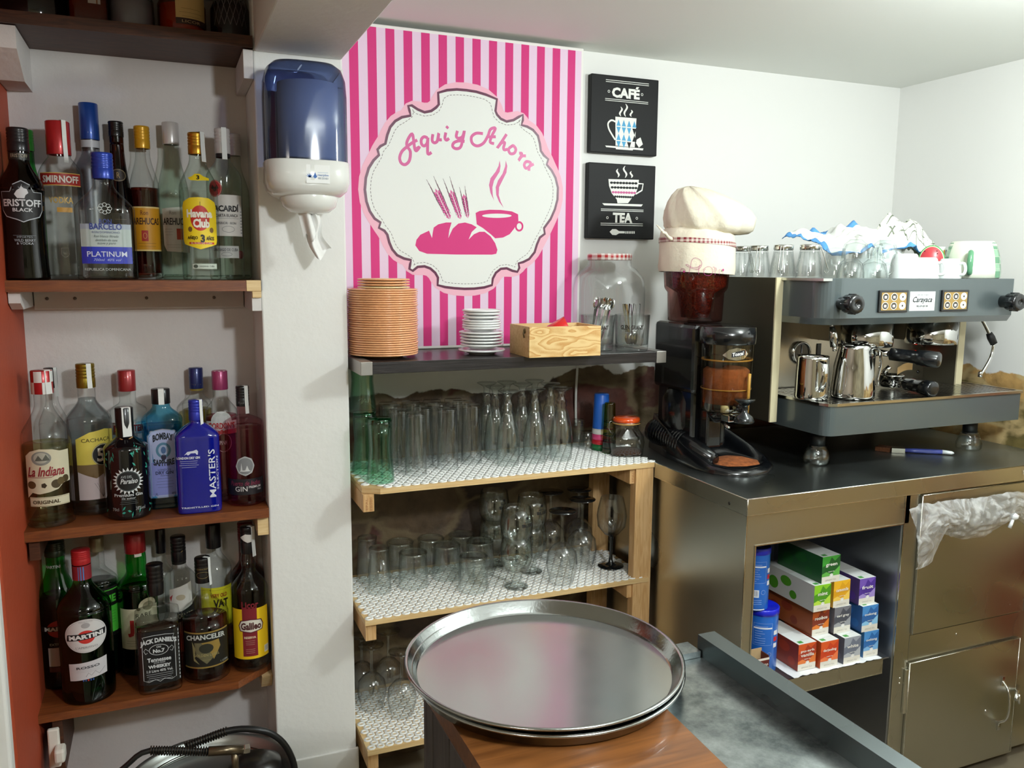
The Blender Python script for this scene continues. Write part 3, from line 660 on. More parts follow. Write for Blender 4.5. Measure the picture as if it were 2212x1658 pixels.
b = Bottle('bottle of brown rum with yellow cap and orange-yellow label', 322, 596, 274, 68, Z1, .6, .82, .5, .855, CLEAR, 'd9a21a', liq=G('amber_rum', 'b05a2a', .4), fill=.6, name='rum_bottle')
def f(p):
    p.rect(-1.2, 1.2, .19, .47, 'd99a1c', 0); p.rect(-1.2, 1.2, .465, .475, 'f0d48a', 1); p.rect(-1.2, 1.2, .185, .195, 'f0d48a', 1); p.text('AREHUCAS', 0, .38, 1.9, .045, '3a1a12', .02)
    p.text('Ron', -.1, .435, .5, .03, '6a2a18'); p.rect(-.35, .1, .25, .32, 'b8322a', 1); p.ring(-.12, .285, .12, .018, .0008, 'f0c070', 2); p.lines(0, .235, 1.4, 2, .02, '8a5a18')
b.label(f)
b = Bottle('colourless rum bottle with white cap and plain white label', 383, 597, 266, 68, Z1, .54, .83, .5, .86, GREENC, 'd3cfcd', name='rum_bottle', ribs=False)
def f(p):
    p.poly([(-.85, .45), (1.1, .47), (1.1, .17), (-.6, .18), (-.8, .22)], 'd6d3ce', 0); p.text('AREHUCAS', .1, .37, 1.75, .045, '2c2a2c', .02)
    p.text('Ron', -.1, .425, .4, .025, '8a857c'); p.rect(.1, .5, .255, .325, 'b8402c', 1); p.lines(-.4, .32, .6, 3, .018, '9a958c'); p.lines(0, .22, 1.3, 2, .015, '9a958c')
b.label(f); b.label(lambda p: (p.ell(.35, .91, .14, .018, 'b04038', 1),), 'cap_print')
b = Bottle('black bottle with white wolf emblem on a shield-shaped black label', 61, 600, 278, 100, Z1, .6, .79, .44, .845, G('dark_smoke_glass', '3c3c44', .3), '1a1a1e', liq=M('black_liquor', '08080c', .1, coat=.6), fill=.63, base=1.0, waist=.09, name='vodka_bottle')
def f(p):
    B, W = '101014', 'd5d8dc'
    O = [(-.95, .575), (-.5, .575), (-.35, .62), (0, .645), (.35, .62), (.5, .575), (.95, .575), (.95, .46), (.75, .42), (.25, .40), (0, .385), (-.25, .40), (-.75, .42), (-.95, .46)]
    p.poly([(x*1.04, .515+(y-.515)*1.05) for x, y in O], 'b9bec6', 0); p.poly(O, B, 1)
    p.text('ERISTOFF', 0, .505, 1.72, .047, W, .03); p.text('BLACK', 0, .46, .85, .024, W, .02)
    p.poly([(-.32, .56), (-.2, .585), (-.05, .60), (.02, .625), (.08, .6), (.22, .595), (.28, .57), (.15, .555), (.1, .535), (-.2, .535)], W, 2)
    p.text('IMPORTED', 0, .283, .65, .012, '9aa0a8'); p.text('WILD BERRY', 0, .262, .9, .017, 'b4bac2'); p.text('& VODKA', 0, .242, .7, .016, 'b4bac2'); p.rect(-.5, .5, .293, .2945, '8a9098', 2)
b.label(f); b.band(.79, .835, '1d1d1a'); b.label(lambda p: p.text('ERISTOFF', 0, .815, .75, .022, 'a8a08a'), 'neck_print')
b = Bottle('arched flat clear bottle with short blue cap and blue-and-silver label', 235, 602, 331, 118, Z1, .55, .76, .34, .795, CLEAR, '2140a8', e=2.6, ry=.55, arch=1, base=.97, name='rum_bottle')
def f(p):
    p.rect(-.82, .82, .13, .262, '2432b4', 0); p.rect(-.82, .82, .262, .40, 'b9c6c4', 0); p.rect(-.82, .82, .40, .44, 'a9b4c4', 0); p.text('PLATINUM', 0, .205, 1.3, .042, 'd6dcf0', .01); p.text('700ml  40% vol', 0, .16, .9, .02, 'b8c4ee', 0, .3)
    p.text('RON', 0, .46, .4, .038, '2c3f8e', .01); p.text('BARCELO', 0, .42, 1.05, .05, '2c3f8e', .02); p.text('RON DOMINICANO', 0, .375, .9, .017, '5a6690')
    for k in range(3): p.text(('Ron blanco filtrado', 'destilado de cana', 'suave y puro')[k], 0, .345-k*.03, .8-.1*k, .02, '5c6a6a', 0, .3)
    for i in range(8): a = i*PI/4; p.ring(.0+.16*math.cos(a), .56+.03*math.sin(a), .07, .014, .0012, 'c8d0d0', 0, 10)
    p.text('REPUBLICA DOMINICANA', 0, .085, 1.5, .02, 'b8c0c0')
b.label(f)
b = Bottle('clear rum bottle with red round bat emblem, white cap and white seal strip', 492, 599, 279, 80, Z1, .68, .81, .4, .835, GREENC, 'd4d0d0', name='rum_bottle', capw=1.12)
def f(p):
    p.rect(-.95, 1.15, .29, .56, 'd2cfcb', 0); p.ell(-.55, .6, .42, .055, 'a32a2c', 1); p.ring(-.55, .6, .38, .05, .0008, 'd8a8a0', 2); p.poly([(-.8, .6), (-.68, .625), (-.6, .61), (-.5, .61), (-.42, .625), (-.3, .6), (-.42, .595), (-.5, .58), (-.6, .58), (-.68, .595)], '2c1210', 3)
    p.text('BACARDÍ', .0, .475, 1.65, .05, '17171a', .04); p.text('CARTA BLANCA', .1, .425, 1.3, .02, '2c2c30', .01); p.rect(-.6, .8, .405, .4065, '55555a', 2); p.text('SUPERIOR · RON', .0, .375, 1.2, .016, '55555a'); p.ring(.15, .335, .35, .02, .0008, '6a6a6e', 1)
    p.rect(-.9, .75, .145, .225, 'b4b6b4', 0); p.text('SANTIAGO DE CUBA', -.05, .2, 1.45, .02, '4a4a50'); p.ring(0, .17, .3, .012, .0007, '5a5a60', 1)
    for k in range(8): p.rect(.95, 1.12, .31+k*.02, .315+k*.02, '6a6a6e', 2)
b.label(f); b.strip(.2, .012, drop=.04); b.band(.81, .835, '1a1a20')
b = Bottle('clear rum bottle with gold cap and bright yellow label with red disc', 437, 602, 288, 83, Z1, .62, .835, .4, .853, GREENC, 'b98a2c', name='rum_bottle', capmat=M('gold_cap', 'c08c30', .28, .85), capw=1.12)
def f(p):
    Y, Rr = 'f0d21c', 'c62a1e'
    p.poly([(-1, .5), (-.9, .53), (-.5, .555), (0, .56), (.5, .555), (.9, .53), (1, .5), (1, .27), (.92, .245), (.4, .225), (0, .21), (-.4, .225), (-.92, .245), (-1, .27)], Y, 0)
    p.ell(.02, .42, .5, .085, Rr, 1); p.text('Havana', 0, .45, 1.35, .055, 'f4efe2', .05); p.text('Club', .08, .385, .85, .06, 'f4efe2', .05); p.ell(-.52, .345, .12, .018, '7a5a20', 1); p.ell(.62, .34, .12, .018, '7a5a20', 1)
    p.text('AÑEJO', -.4, .287, .55, .032, '1a1408', .03); p.text('3', .12, .283, .22, .055, '1a1408', .05); p.text('AÑOS', .52, .287, .45, .032, '1a1408', .03); p.rect(-.6, .75, .245, .258, Rr, 1); p.text('EL RON DE CUBA', .07, .2515, 1.1, .01, 'f4efe2')
    p.rect(.03, .07, .5, .53, 'a5821c', 1)
    p.rect(-.5, .9, .075, .115, '8f9a8c', 0); p.rect(-.47, .87, .08, .11, 'c2ccc0', 1); p.ell(-.3, .095, .12, .012, '4a5448', 2); p.text('HABANA CUBA', .3, .095, .8, .013, '4a5448')
    p.poly([(-.55, .69), (-.3, .70), (-.15, .717), (.1, .717), (.3, .7), (.6, .69), (.6, .675), (.2, .672), (0, .67), (-.4, .672)], Y, 0); p.text('3', 0, .692, .15, .03, '1a1408', .04)
b.label(f); b.strip(.75, .013, drop=.05)
# ---- middle shelf
b = Bottle('bottle with black cap and white seal half hidden behind the red-and-white cap', 124, 1112, 793, 80, Z2, .6, .78, .42, .86, CLEAR, '17161a', ribs=False); b.strip(.7, .009)
b = Bottle('cachaça bottle with olive gold cap, yellow label and black oval', 206, 1114, 784, 94, Z2, .62, .77, .38, .84, CLEAR, '8f7a24', name='cachaca_bottle', liq=G('pale_water_liquor', 'dfe6e8', .6), fill=.77, capmat=M('olive_gold_cap', '94802c', .3, .8)); b.strip(.35, .011, drop=.0)
def f(p):
    p.poly([(-.62, .515), (.0, .56), (.7, .575), (1.3, .56), (1.3, .36), (.3, .34), (-.62, .345)], 'e0cf5a', 0); p.rect(-.62, 1.2, .30, .345, '6a5436', 0); p.rect(-.6, 1.2, .11, .30, 'cbbfc2', 0); p.poly([(-.62, .30), (-.3, .28), (.2, .25), (.8, .3), (1.2, .36), (1.2, .345), (-.62, .345)], '7a6442', 1)
    p.text('CACHAÇA', .3, .505, 1.3, .03, '4c4424'); p.ell(.55, .405, .5, .075, '16161a', 2); p.ring(.55, .405, .48, .07, .0016, 'c8c09a', 3); p.text('51', .58, .405, .62, .09, 'e6e2d4', .03)
    for k in range(7): p.stroke([(.45, .12), (.25+k*.07, .18), (.1+k*.12, .22)], .0006, '5a5458', 1)
b.label(f)
b = Bottle('square clear gin bottle with dark red cap, behind the black leafy bottle', 290, 1108, 798, 82, Z2, .7, .77, .45, .845, CLEAR, '98282c', e=3.2, ry=.85, name='gin_bottle', ribs=False)
b.label(lambda p: (p.rect(-.88, .88, .535, .625, 'd8d2cc', 0), p.stroke([(-.86, .54), (.86, .54), (.86, .62), (-.86, .62)], .0008, 'a03030', 1, True), p.text('BEEFEATER', 0, .58, 1.6, .05, 'b02c2c', .03), p.rect(-.8, .8, .1, .5, 'cfcac4', 0)))
b = Bottle('bottle with navy blue cap and yellowish contents behind the cobalt bottle', 436, 1094, 793, 78, Z2, .72, .8, .44, .84, CLEAR, '1c2a66', name='rum_bottle', ribs=False, liq=G('pale_yellow_spirit', 'e4dca8', .8), fill=.68)
b.label(lambda p: p.text('Brugal', 0, .872, .75, .02, '9a8a3a')); b.band(.825, .85, '8a7a2c')
b = Bottle('pink gin bottle with magenta cap and red-and-white label, behind the cobalt one', 487, 1092, 799, 76, Z2, .68, .8, .45, .855, CLEAR, 'a03a6a', e=2.4, ry=.8, name='gin_bottle', ribs=False, liq=G('deep_pink_gin', 'e0a0ae', .7), fill=.66)
def f(p):
    p.ell(0, .625, .62, .075, 'cfd2d0', 0); p.rect(-.9, .9, .56, .625, 'd6d6d2', 1); p.text("GORDON'S", 0, .59, 1.6, .05, 'b02c30', .03); p.rect(-.9, .9, .525, .56, 'b03a3c', 1); p.ring(.1, .46, .45, .07, .0012, 'b8909a', 0); p.text('PINK', .1, .46, .5, .03, 'd8c0c4')
b.label(f); b.label(lambda p: p.rect(-1.3*.45, 1.3*.45, .985, .999, 'e6e4e2', 5), 'cap_rim')
b = Bottle('sky-blue tapering gin bottle with black cap and lilac label', 360, 1108, 838, 84, Z2, .74, .86, .42, .875, BLUEG, '141418', e=4, ry=.75, taper=.86, name='gin_bottle', ribs=False, liq=G('sapphire_gin', '9edcf0', .8), fill=.7); b.strip(.05, .013, drop=.0)
def f(p):
    O = [(-.68, .1), (-.7, .62), (-.55, .66), (0, .675), (.55, .66), (.7, .62), (.68, .1)]
    p.poly([(x*1.06, .39+(y-.39)*1.02) for x, y in O], '8a8c96', 0); p.poly(O, 'a8b6dc', 1); p.poly([(x*.92, .39+(y-.39)*.96) for x, y in O], 'b7c0e8', 2); p.rect(-.6, .6, .12, .4, '9098e0', 3)
    p.text('BOMBAY', 0, .60, .95, .06, '1c2432', .04, arc=.02); p.ell(0, .5, .36, .065, '5a8aa8', 3); p.ell(0, .5, .24, .045, 'b0bedc', 4); p.ell(0, .5, .12, .03, '4a6a9a', 5); p.ell(0, .44, .13, .024, '2a2440', 4); p.text('SAPPHIRE', 0, .405, 1.0, .055, '1c2432', .04, arc=-.012)
    p.text('LONDON', 0, .335, .6, .016, '2c3460'); p.text('DRY GIN', 0, .31, .85, .028, '2c3460', .03); p.text('Imported', 0, .285, .4, .015, '2c3460', 0, .3); p.lines(0, .26, .9, 4, .025, '3c4470'); p.text('1L', -.4, .13, .12, .02, '20284a'); p.text('40%', .4, .13, .2, .02, '20284a')
b.label(f)
b = Bottle('pale pink gin bottle with tall black cap and silver medallion', 543, 1090, 832, 84, Z2, .70, .755, .33, .83, PINKG, '17161a', e=2, arch=3, name='gin_bottle', liq=G('strawberry_gin', 'efccd5', .8), fill=.66); b.strip(.55, .010, drop=.06)
def f(p):
    p.rect(-1.2, 1.2, .1, .235, '15121a', 0); p.text('Puerto de Indias', 0, .2, 1.7, .04, '8a2c4c', 0, .3); p.text('GIN', -.25, .152, .65, .042, 'e0dcdc'); p.text('PREMIUM', .5, .165, .7, .02, 'c8c4c4', .02); p.text('70cl', .75, .14, .22, .014, 'c8c4c4')
    p.ell(.0, .345, .52, .085, '8c8c8e', 0, 8); p.ell(.0, .345, .42, .068, '77777a', 1, 20); p.ring(0, .345, .45, .074, .0012, 'c0c0c0', 2); p.poly([(-.25, .31), (-.2, .375), (-.15, .31), (0, .31), (.1, .35), (.2, .31), (.3, .3), (-.3, .3)], 'c4c4c4', 2)
b.label(f); b.label(lambda p: p.text('Puerto', 0, .862, .5, .02, '8a8a8a', 0, .3), 'neck_print')
b = Bottle('tall rum bottle with red-and-white chequered cap and cream label', 113, 1140, 798, 100, Z2, .56, .79, .36, .85, CLEAR, 'b22028', name='rum_bottle', ribs=False, liq=G('pale_straw_rum', 'eceaca', .8), fill=.53, capw=1.2)
m = MB(); cr = b.rn*1.215
for i in range(8):
    for j in range(2):
        if (i+j) % 2 == 0:
            a0, a1 = 2*PI*i/8, 2*PI*(i+1)/8; z0, z1 = b.H*(.85+.075*j), b.H*(.925+.07*j)
            m.add([(cr*math.sin(a0+(a1-a0)*k/4), -cr*math.cos(a0+(a1-a0)*k/4), z) for z in (z0, z1) for k in range(5)], [(k, k+1, k+6, k+5) for k in range(4)], CHK, True)
m.build('cap_checks', b.o, label='white cap checks'); b.strip(.6, .015, drop=.0)
def f(p):
    O = [(-.95, .2), (-.95, .47), (-.7, .5), (-.3, .515), (.2, .51), (.5, .495), (.95, .495), (.95, .29), (.6, .285), (.35, .25), (0, .235), (-.4, .225), (-.7, .235)]
    p.poly(O, 'd6d0b4', 0); p.ell(-.25, .455, .4, .045, '8a8c86', 1); p.ell(-.25, .458, .3, .034, 'b4b6a8', 2); p.poly([(-.5, .44), (-.35, .475), (-.2, .445), (-.05, .48), (.1, .44)], '5c6058', 3); p.text('La Indiana', -.1, .37, 1.5, .062, '8e1f2c', .02, .35); p.stroke([(-.9, .335), (.1, .33), (.4, .35)], .0012, '8e1f2c', 2)
    p.ell(-.72, .285, .2, .025, '5c4426', 1); p.ell(.28, .285, .2, .028, '4a3c22', 1); p.ell(.48, .3, .16, .024, '5c4c2a', 2); p.ell(.7, .31, .16, .024, '4a3c22', 1); p.ell(-.2, .28, .12, .018, '3a3020', 1, 5)
    p.rect(-.85, .85, .145, .205, 'd6d0b4', 0); p.stroke([(-.82, .15), (.82, .15), (.82, .2), (-.82, .2)], .0007, '8a7440', 1, True); p.text('ORIGINAL', -.15, .173, 1.1, .024, '4a3c22', .02)
b.label(f)
b = Bottle('round black bottle with teal leaves and spiky white feathered badge', 281, 1121, 878, 92, Z2, .63, .76, .32, .72, BLACKG, '0f0f12', name='gin_bottle', ribs=False, capr=.4, base=.9, liq=None)
b.strip(.25, .02, drop=-.02)
def f(p):
    W, TL = 'd4d8da', '2d9a86'
    rnd = random.Random(3)
    for k in range(46):
        x, y = rnd.uniform(-1.35, 1.35), rnd.choice([rnd.uniform(.05, .2), rnd.uniform(.45, .68), rnd.uniform(.05, .68)])
        if abs(x) < .8 and .12 < y < .48: continue
        a = rnd.uniform(0, PI); dx, dy = math.cos(a)*.09, math.sin(a)*.03; p.poly([(x-dx, y-dy), (x-dy*.9, y+dx*.12), (x+dx, y+dy), (x+dy*.9, y-dx*.12)], TL, 0)
    n = 22; P = []
    for k in range(n*2): a = 2*PI*k/(n*2); q = 1 if k % 2 else .72; P.append((.72*q*math.cos(a)+.02, .36+.125*q*math.sin(a)))
    p.poly(P, W, 0); p.ell(.02, .36, .52, .092, '0e0e12', 1); p.ring(.02, .36, .49, .086, .0009, '5a6a6a', 2); p.text('AVE DEL', -.05, .40, .5, .024, '9aa0a2', .02); p.text('Paraíso', .05, .36, .75, .045, W, .02, .3)
    p.text('Premium Gin', 0, .235, 1.25, .028, 'b6babc', .03); p.text('de autor', 0, .205, .6, .02, 'a6aaac', .02); p.lines(0, .185, .8, 3, .016, '6a7072'); p.text('70cl', -.6, .105, .3, .028, '9aa0a2'); p.text('38%vol', .5, .105, .45, .03, '9aa0a2')
b.label(f)
RAF = M('raffia', 'b98e5c', .8); m = MB(); zz = b.H*.705
for k in range(3): m.tube([(b.rn*1.3*math.cos(a*PI/6), b.rn*1.3*math.sin(a*PI/6), zz+.001*k+.001*math.sin(a*2+k)) for a in range(12)], .0008, RAF, 6, closed=True)
m.tube([(-.012, -b.rn*1.3, zz+.006), (0, -b.rn*1.45, zz), (.002, -b.rn*1.7, zz-.014)], .0016, RAF, 6); m.tube([(.016, -b.rn*1.2, zz+.008), (0, -b.rn*1.45, zz), (-.004, -b.rn*1.7, zz-.012)], .0012, RAF, 6); m.build('raffia_tie', b.o)
b = Bottle('flat cobalt-blue gin bottle with white lettering running up its side', 433, 1109, 862, 94, Z2, .68, .8, .3, .82, COBALT, '2430a8', e=4.5, ry=.6, arch=3, name='gin_bottle', base=.97)
b.strip(.75, .009, drop=.1)
def f(p):
    W = 'd2d6e6'
    p.text("MASTER'S", .66, .38, 1.55, .08, W, .02, rot=PI/2) if False else None
    p.poly([(-.6, .53), (-.52, .545), (-.45, .56), (-.2, .565), (-.05, .575), (.02, .56), (.0, .53), (-.04, .53), (-.1, .545), (-.3, .545), (-.4, .53), (-.45, .53), (-.48, .54)], W, 1); p.text('LONDON DRY GIN', -.42, .505, 1.02, .022, W, .04)
    for k in range(4): p.text(('For the most distinguished', 'of all the gins distilled', 'from finest botanicals', 'triple distilled smooth'), -.4, 0, .1) if False else p.lines(-.4, .475-k*.018, .85, 1, .01, W, .0006)
    p.text('TRIDISTILLED GIN', -.0, .06, 1.65, .014, W, .02)
b.label(f)
q = Print(lambda x, y, h: (x, -(b.R*.6*(1-min(.999, abs(x)/b.R)**4.5)**(1/4.5)+h), y)); q.text("MASTER'S", .60*b.R, .355*b.H, .43*b.H, .3*b.R, 'd8dcea', .01, rot=PI/2); q.text('SELECTION', .84*b.R, .355*b.H, .3*b.H, .08*b.R, 'b8bede', .01, rot=PI/2); q.build('side_lettering', b.o)
# ---- lowest shelf
b = Bottle('clear bottle of dark liquid with bright green label behind the front vermouth', 228, 1478, 1157, 84, Z3, .68, .8, .36, .9, CLEAR, '8f8768', name='liqueur_bottle', liq=M('bottle_green_liquor', '06140c', .15, coat=.4), fill=.68, ribs=False)
b.label(lambda p: (p.rect(-1, 1.2, .30, .66, '0c0c0c', 0), p.rect(-.2, 1.1, .33, .52, '4ec23c', 1), p.text('MARIE', .1, .575, 1.6, .055, '55c23e', .04), p.rect(.1, 1.1, .635, .642, '55c23e', 1), p.lines(.5, .48, .8, 5, .02, '1c5a1c')))
b = Bottle('bottle with black capsule, second of two hidden behind the whisky labels', 372, 1440, 1139, 72, Z3, .66, .76, .4, .82, CLEAR, '151417', ribs=False)
b = Bottle('round amber brandy bottle tucked behind the yellow-labelled one', 553, 1432, 1124, 86, Z3, .58, .72, .42, .86, G('amber_bottle_glass', 'b0662a', .35), '7a1c1c', liq=G('amber_brandy', 'a85a20', .4), fill=.6)
b = Bottle('whisky bottle with plain yellow label and long black capsule', 473, 1446, 1128, 84, Z3, .66, .8, .42, .82, CLEAR, '18171a', name='whisky_bottle', ribs=False)
def f(p):
    p.rect(-1.0, 1.2, .25, .55, 'e0da2c', 0); p.stroke([(-.85, .53), (1.1, .53), (1.1, .27), (-.85, .27)], .0008, '8a5a1a', 1, True); p.text('VERY OLD', .2, .49, 1.0, .03, 'a8341c', .03); p.text('VAT', .3, .43, .9, .06, '2a2014', .04); p.lines(.2, .37, 1.2, 4, .022, '7a7420')
b.label(f)
b = Bottle('green whisky bottle with red capsule and big red letter on cream label', 309, 1450, 1147, 80, Z3, .62, .73, .5, .86, GREEN, '9a1f22', name='whisky_bottle', ribs=False, liq=G('green_tinted_whisky', '6aa070', .5), fill=.6, bulge=.06)
def f(p):
    p.rect(-1.1, 1.15, .2, .49, 'ccc6a8', 0); p.ell(.5, .5, .5, .055, 'ccc6a8', 1); p.ell(.5, .50, .3, .032, '8a8468', 2); p.text('RARE', .25, .44, .8, .03, '3c3828'); p.text('J&B', .15, .35, 1.5, .12, 'a82220', .06); p.lines(0, .26, 1.6, 3, .018, '6a6648'); p.ell(0, .485, .1, .01, '6a6648', 2)
b.label(f); b.label(lambda p: p.poly([(-.05, .84), (.3, .84), (.3, .875), (-.05, .88)], 'd8d0c8', 8), 'seal_scrap')
b = Bottle('whisky bottle with black cap, white label and slanted black band', 392, 1462, 1155, 74, Z3, .68, .78, .45, .81, CLEAR, '151418', name='whisky_bottle')
def f(p):
    p.poly([(-.8, .44), (-.75, .62), (.75, .67), (.8, .47)], 'd4d2cc', 0); p.poly([(-.9, .34), (-.9, .41), (1.0, .5), (1.0, .42)], '141417', 1); p.text('BLACK LABEL', .1, .42, 1.5, .035, 'b4aa8a', .01, rot=.1); p.poly([(-.75, .56), (-.5, .585), (-.65, .53)], 'a83438', 1); p.ell(.0, .56, .3, .022, 'b4a890', 1)
b.label(f); b.band(.79, .83, '1c1a18'); b.label(lambda p: p.stroke([(-.35, .86), (0, .875), (.35, .9)], .001, 'b89a5a', 6), 'cap_print')
b = Bottle('dark green vermouth bottle with dark cap at the left end behind the front one', 140, 1496, 1165, 92, Z3, .55, .84, .42, .9, GREEN, '20301f', name='vermouth_bottle', liq=G('deep_green_vermouth', '4a8a55', .4), fill=.62)
def f(p):
    p.text('MARTINI', -.15, .835, .7, .02, 'a8b4a8', .03); p.ell(0, .43, .6, .06, 'a02c20', 0); p.rect(-.9, .9, .415, .45, '101410', 1); p.text('MARTINI', 0, .432, 1.4, .028, 'c4c8c0', .05); p.text('EXTRA DRY', 0, .325, 1.0, .016, '8a9488', .02); p.rect(-.6, .8, .17, .30, 'bcb6b4', 0); p.rect(-.6, .8, .13, .165, '4a2a20', 0)
b.label(f)
b = Bottle('large green vermouth bottle with red cap and round white label with red disc', 196, 1521, 1183, 106, Z3, .61, .80, .33, .905, DGREEN, 'b8262c', name='vermouth_bottle', liq=M('vermouth_rosso', '0a0a0a', .1, coat=.5), fill=.6, base=.96)
def f(p):
    W = 'd6d4d4'
    p.ell(.0, .47, .83, .112, W, 0, 48); p.ring(0, .47, .78, .105, .0006, '9a9698', 1); p.ell(.0, .463, .33, .044, 'c8302a', 1); p.poly([(-.76, .44), (-.72, .482), (.78, .497), (.74, .455)], '15151a', 2); p.text('MARTINI', .0, .468, 1.3, .03, 'e6e6e6', .05, rot=.055)
    p.ell(.0, .54, .16, .018, 'a8a4a6', 1); p.text("L'APERITIVO", 0, .395, .8, .014, '8a8688'); p.text('VERMOUTH', 0, .565, .5, .01, '9a9698')
    p.poly([(-.72, .17), (-.74, .285), (.76, .305), (.74, .19)], 'cfccd0', 0); p.text('ROSSO', 0, .26, .85, .017, '2c2a30', .02, rot=.04); p.stroke([(-.1, .195), (0, .22), (.1, .2), (.25, .225), (.4, .2), (.65, .235)], .0008, '4a464c', 1); p.lines(0, .24, 1.1, 2, .01, 'b0acb0')
    for k, c in enumerate(('2a4a8a', '2a4a8a', 'b02c34', '2a4a8a', '2a4a8a')): p.rect(-.22+k*.09, -.17+k*.09, .166, .178, c, 2)
b.label(f); b.band(.805, .9, '8a2430', k=1.06); b.label(lambda p: [p.rect(-.06+k*.09, -.02+k*.09, .805, .895, '4a7ab8', 8) for k in (-1, 0, 1)], 'neck_stripes')
b = Bottle('brandy bottle with bright yellow and maroon label at right end of lowest shelf', 546, 1437, 1134, 80, Z3, .56, .71, .36, .815, CLEAR, '141316', name='brandy_bottle', liq=M('dark_brandy', '140a05', .12, coat=.5), fill=.3, bulge=.12); b.strip(.8, .012, drop=.02)
b.label(lambda p: p.poly([(-.4, .93), (-.1, .955), (.3, .945), (.25, .90), (0, .895), (-.2, .91)], 'e4e2dc', 12), 'seal_scrap')
def f(p):
    p.rect(-1.15, 1.15, .10, .455, 'ecc418', 0); p.rect(-.45, .35, .12, .46, '7a1c26', 1); p.poly([(-.68, .34), (-.55, .375), (0, .385), (.6, .375), (.72, .34), (.65, .3), (0, .285), (-.6, .3)], '5a1a20', 2); p.poly([(-.62, .34), (-.5, .37), (0, .378), (.55, .37), (.66, .34), (.6, .305), (0, .292), (-.55, .305)], 'e0dcd0', 3)
    p.text('Galileo', .02, .335, 1.1, .052, '4a1a1c', .04); p.text('RESERVA', -.05, .255, .62, .016, 'e8d8b8', .03); p.lines(-.05, .23, .55, 3, .013, 'e0c8b0', .0005); p.lines(-.05, .17, .55, 3, .013, 'e0c8b0', .0005); p.text('Licor', .0, .485, .9, .05, '7a1c26', .03)
    p.rect(.75, 1.1, .125, .175, 'e6e4dc', 2)
    for k in range(8): p.rect(.79+k*.035, .80+k*.035, .135, .17, '2a2a2a', 3)
b.label(f)
b = Bottle('square-shouldered whiskey bottle with ornate white lettering on black label', 348, 1492, 1215, 92, Z3, .60, .67, .36, .757, CLEAR, '121114', e=5, ry=.95, name='whisky_bottle', base=.97, liq=M('dark_bourbon', '1c0c06', .1, coat=.4), fill=.53, arch=0)  # whiskey body in an even, almost black brown
b.mb = None; b.band(.757, .77, '121114')
def f(p):
    W = 'd0d4d6'
    p.rect(-.93, .93, .08, .51, '0d0d10', 0)
    O = [(-.72, .12), (-.72, .40), (-.62, .44), (-.7, .47), (-.3, .478), (.3, .478), (.7, .47), (.62, .44), (.72, .40), (.72, .12), (.5, .105), (.2, .12), (0, .1), (-.2, .12), (-.5, .105)]
    p.stroke(O, .0012, W, 1, True); p.text("JACK DANIEL'S", 0, .415, 1.6, .05, W, .05, arc=.02); p.ring(0, .36, .42, .042, .0012, W, 1); p.text('Old', 0, .385, .2, .018, W, .02); p.text('No.7', 0, .352, .52, .032, W, .05)
    for sx in (-1, 1): p.stroke([(sx*.45, .36), (sx*.58, .38), (sx*.66, .36), (sx*.58, .335), (sx*.5, .345)], .001, W, 1)
    p.text('Tennessee', 0, .283, 1.05, .035, W, .03); p.text('SOUR MASH', 0, .256, .5, .012, W); p.text('WHISKEY', 0, .228, 1.0, .028, W, .05); p.text('1.0 Litre 40% Vol.', 0, .192, 1.15, .022, W, .02); p.lines(0, .165, 1.25, 4, .016, W, .0007)
    for z in range(14): p.rect(.87, .9, .09+z*.03, .11+z*.03, W, 1)
b.label(f); b.label(lambda p: (p.text('150', .05, .835, .42, .022, '9a9ea0', .02), p.lines(.05, .81, .4, 3, .012, '6a6e70', .0004)), 'neck_print')
b = Bottle('round-shouldered whisky bottle with black and gold label and dark neck wrap', 449, 1474, 1201, 100, Z3, .53, .70, .31, .795, CLEAR, '121113', name='whisky_bottle', liq=G('red_amber_whisky', 'b8401c', .4), fill=.5, base=.96, bulge=.05); b.strip(.9, .009, drop=.02)
def f(p):
    GD = M('label_gold', 'b09450', .35, .5)
    p.rect(-1.05, 1.1, .14, .435, '14140f', 0); p.rect(-1.05, 1.1, .425, .437, GD, 1); p.rect(-1.05, 1.1, .135, .147, GD, 1); p.text('CHANCELER', 0, .385, 1.75, .042, 'c8ccc8', .03, arc=.012)
    p.poly([(-.5, .35), (.5, .35), (.42, .24), (.0, .17), (-.42, .24)], '6a6448', 1); p.poly([(-.2, .35), (.55, .36), (.62, .30), (.3, .2), (.2, .25)], GD, 2); p.poly([(-.6, .36), (-.45, .3), (-.5, .22), (-.3, .17), (-.55, .2)], '8a8258', 2); p.ell(0, .30, .3, .04, '2c2c22', 3); p.text('GOLDEN LABEL', 0, .245, 1.1, .022, 'a89c68', .01); p.text('SPECIAL', 0, .205, .35, .012, '8a8258'); p.text('1 LITRE', .8, .165, .4, .014, 'b8bcb8')
b.label(f); b.label(lambda p: (p.ring(0, .865, .26, .026, .0008, '8a7c50', 10), p.text('CHANCELER', 0, .915, .5, .012, '8a7c50', lv=10)), 'neck_print')
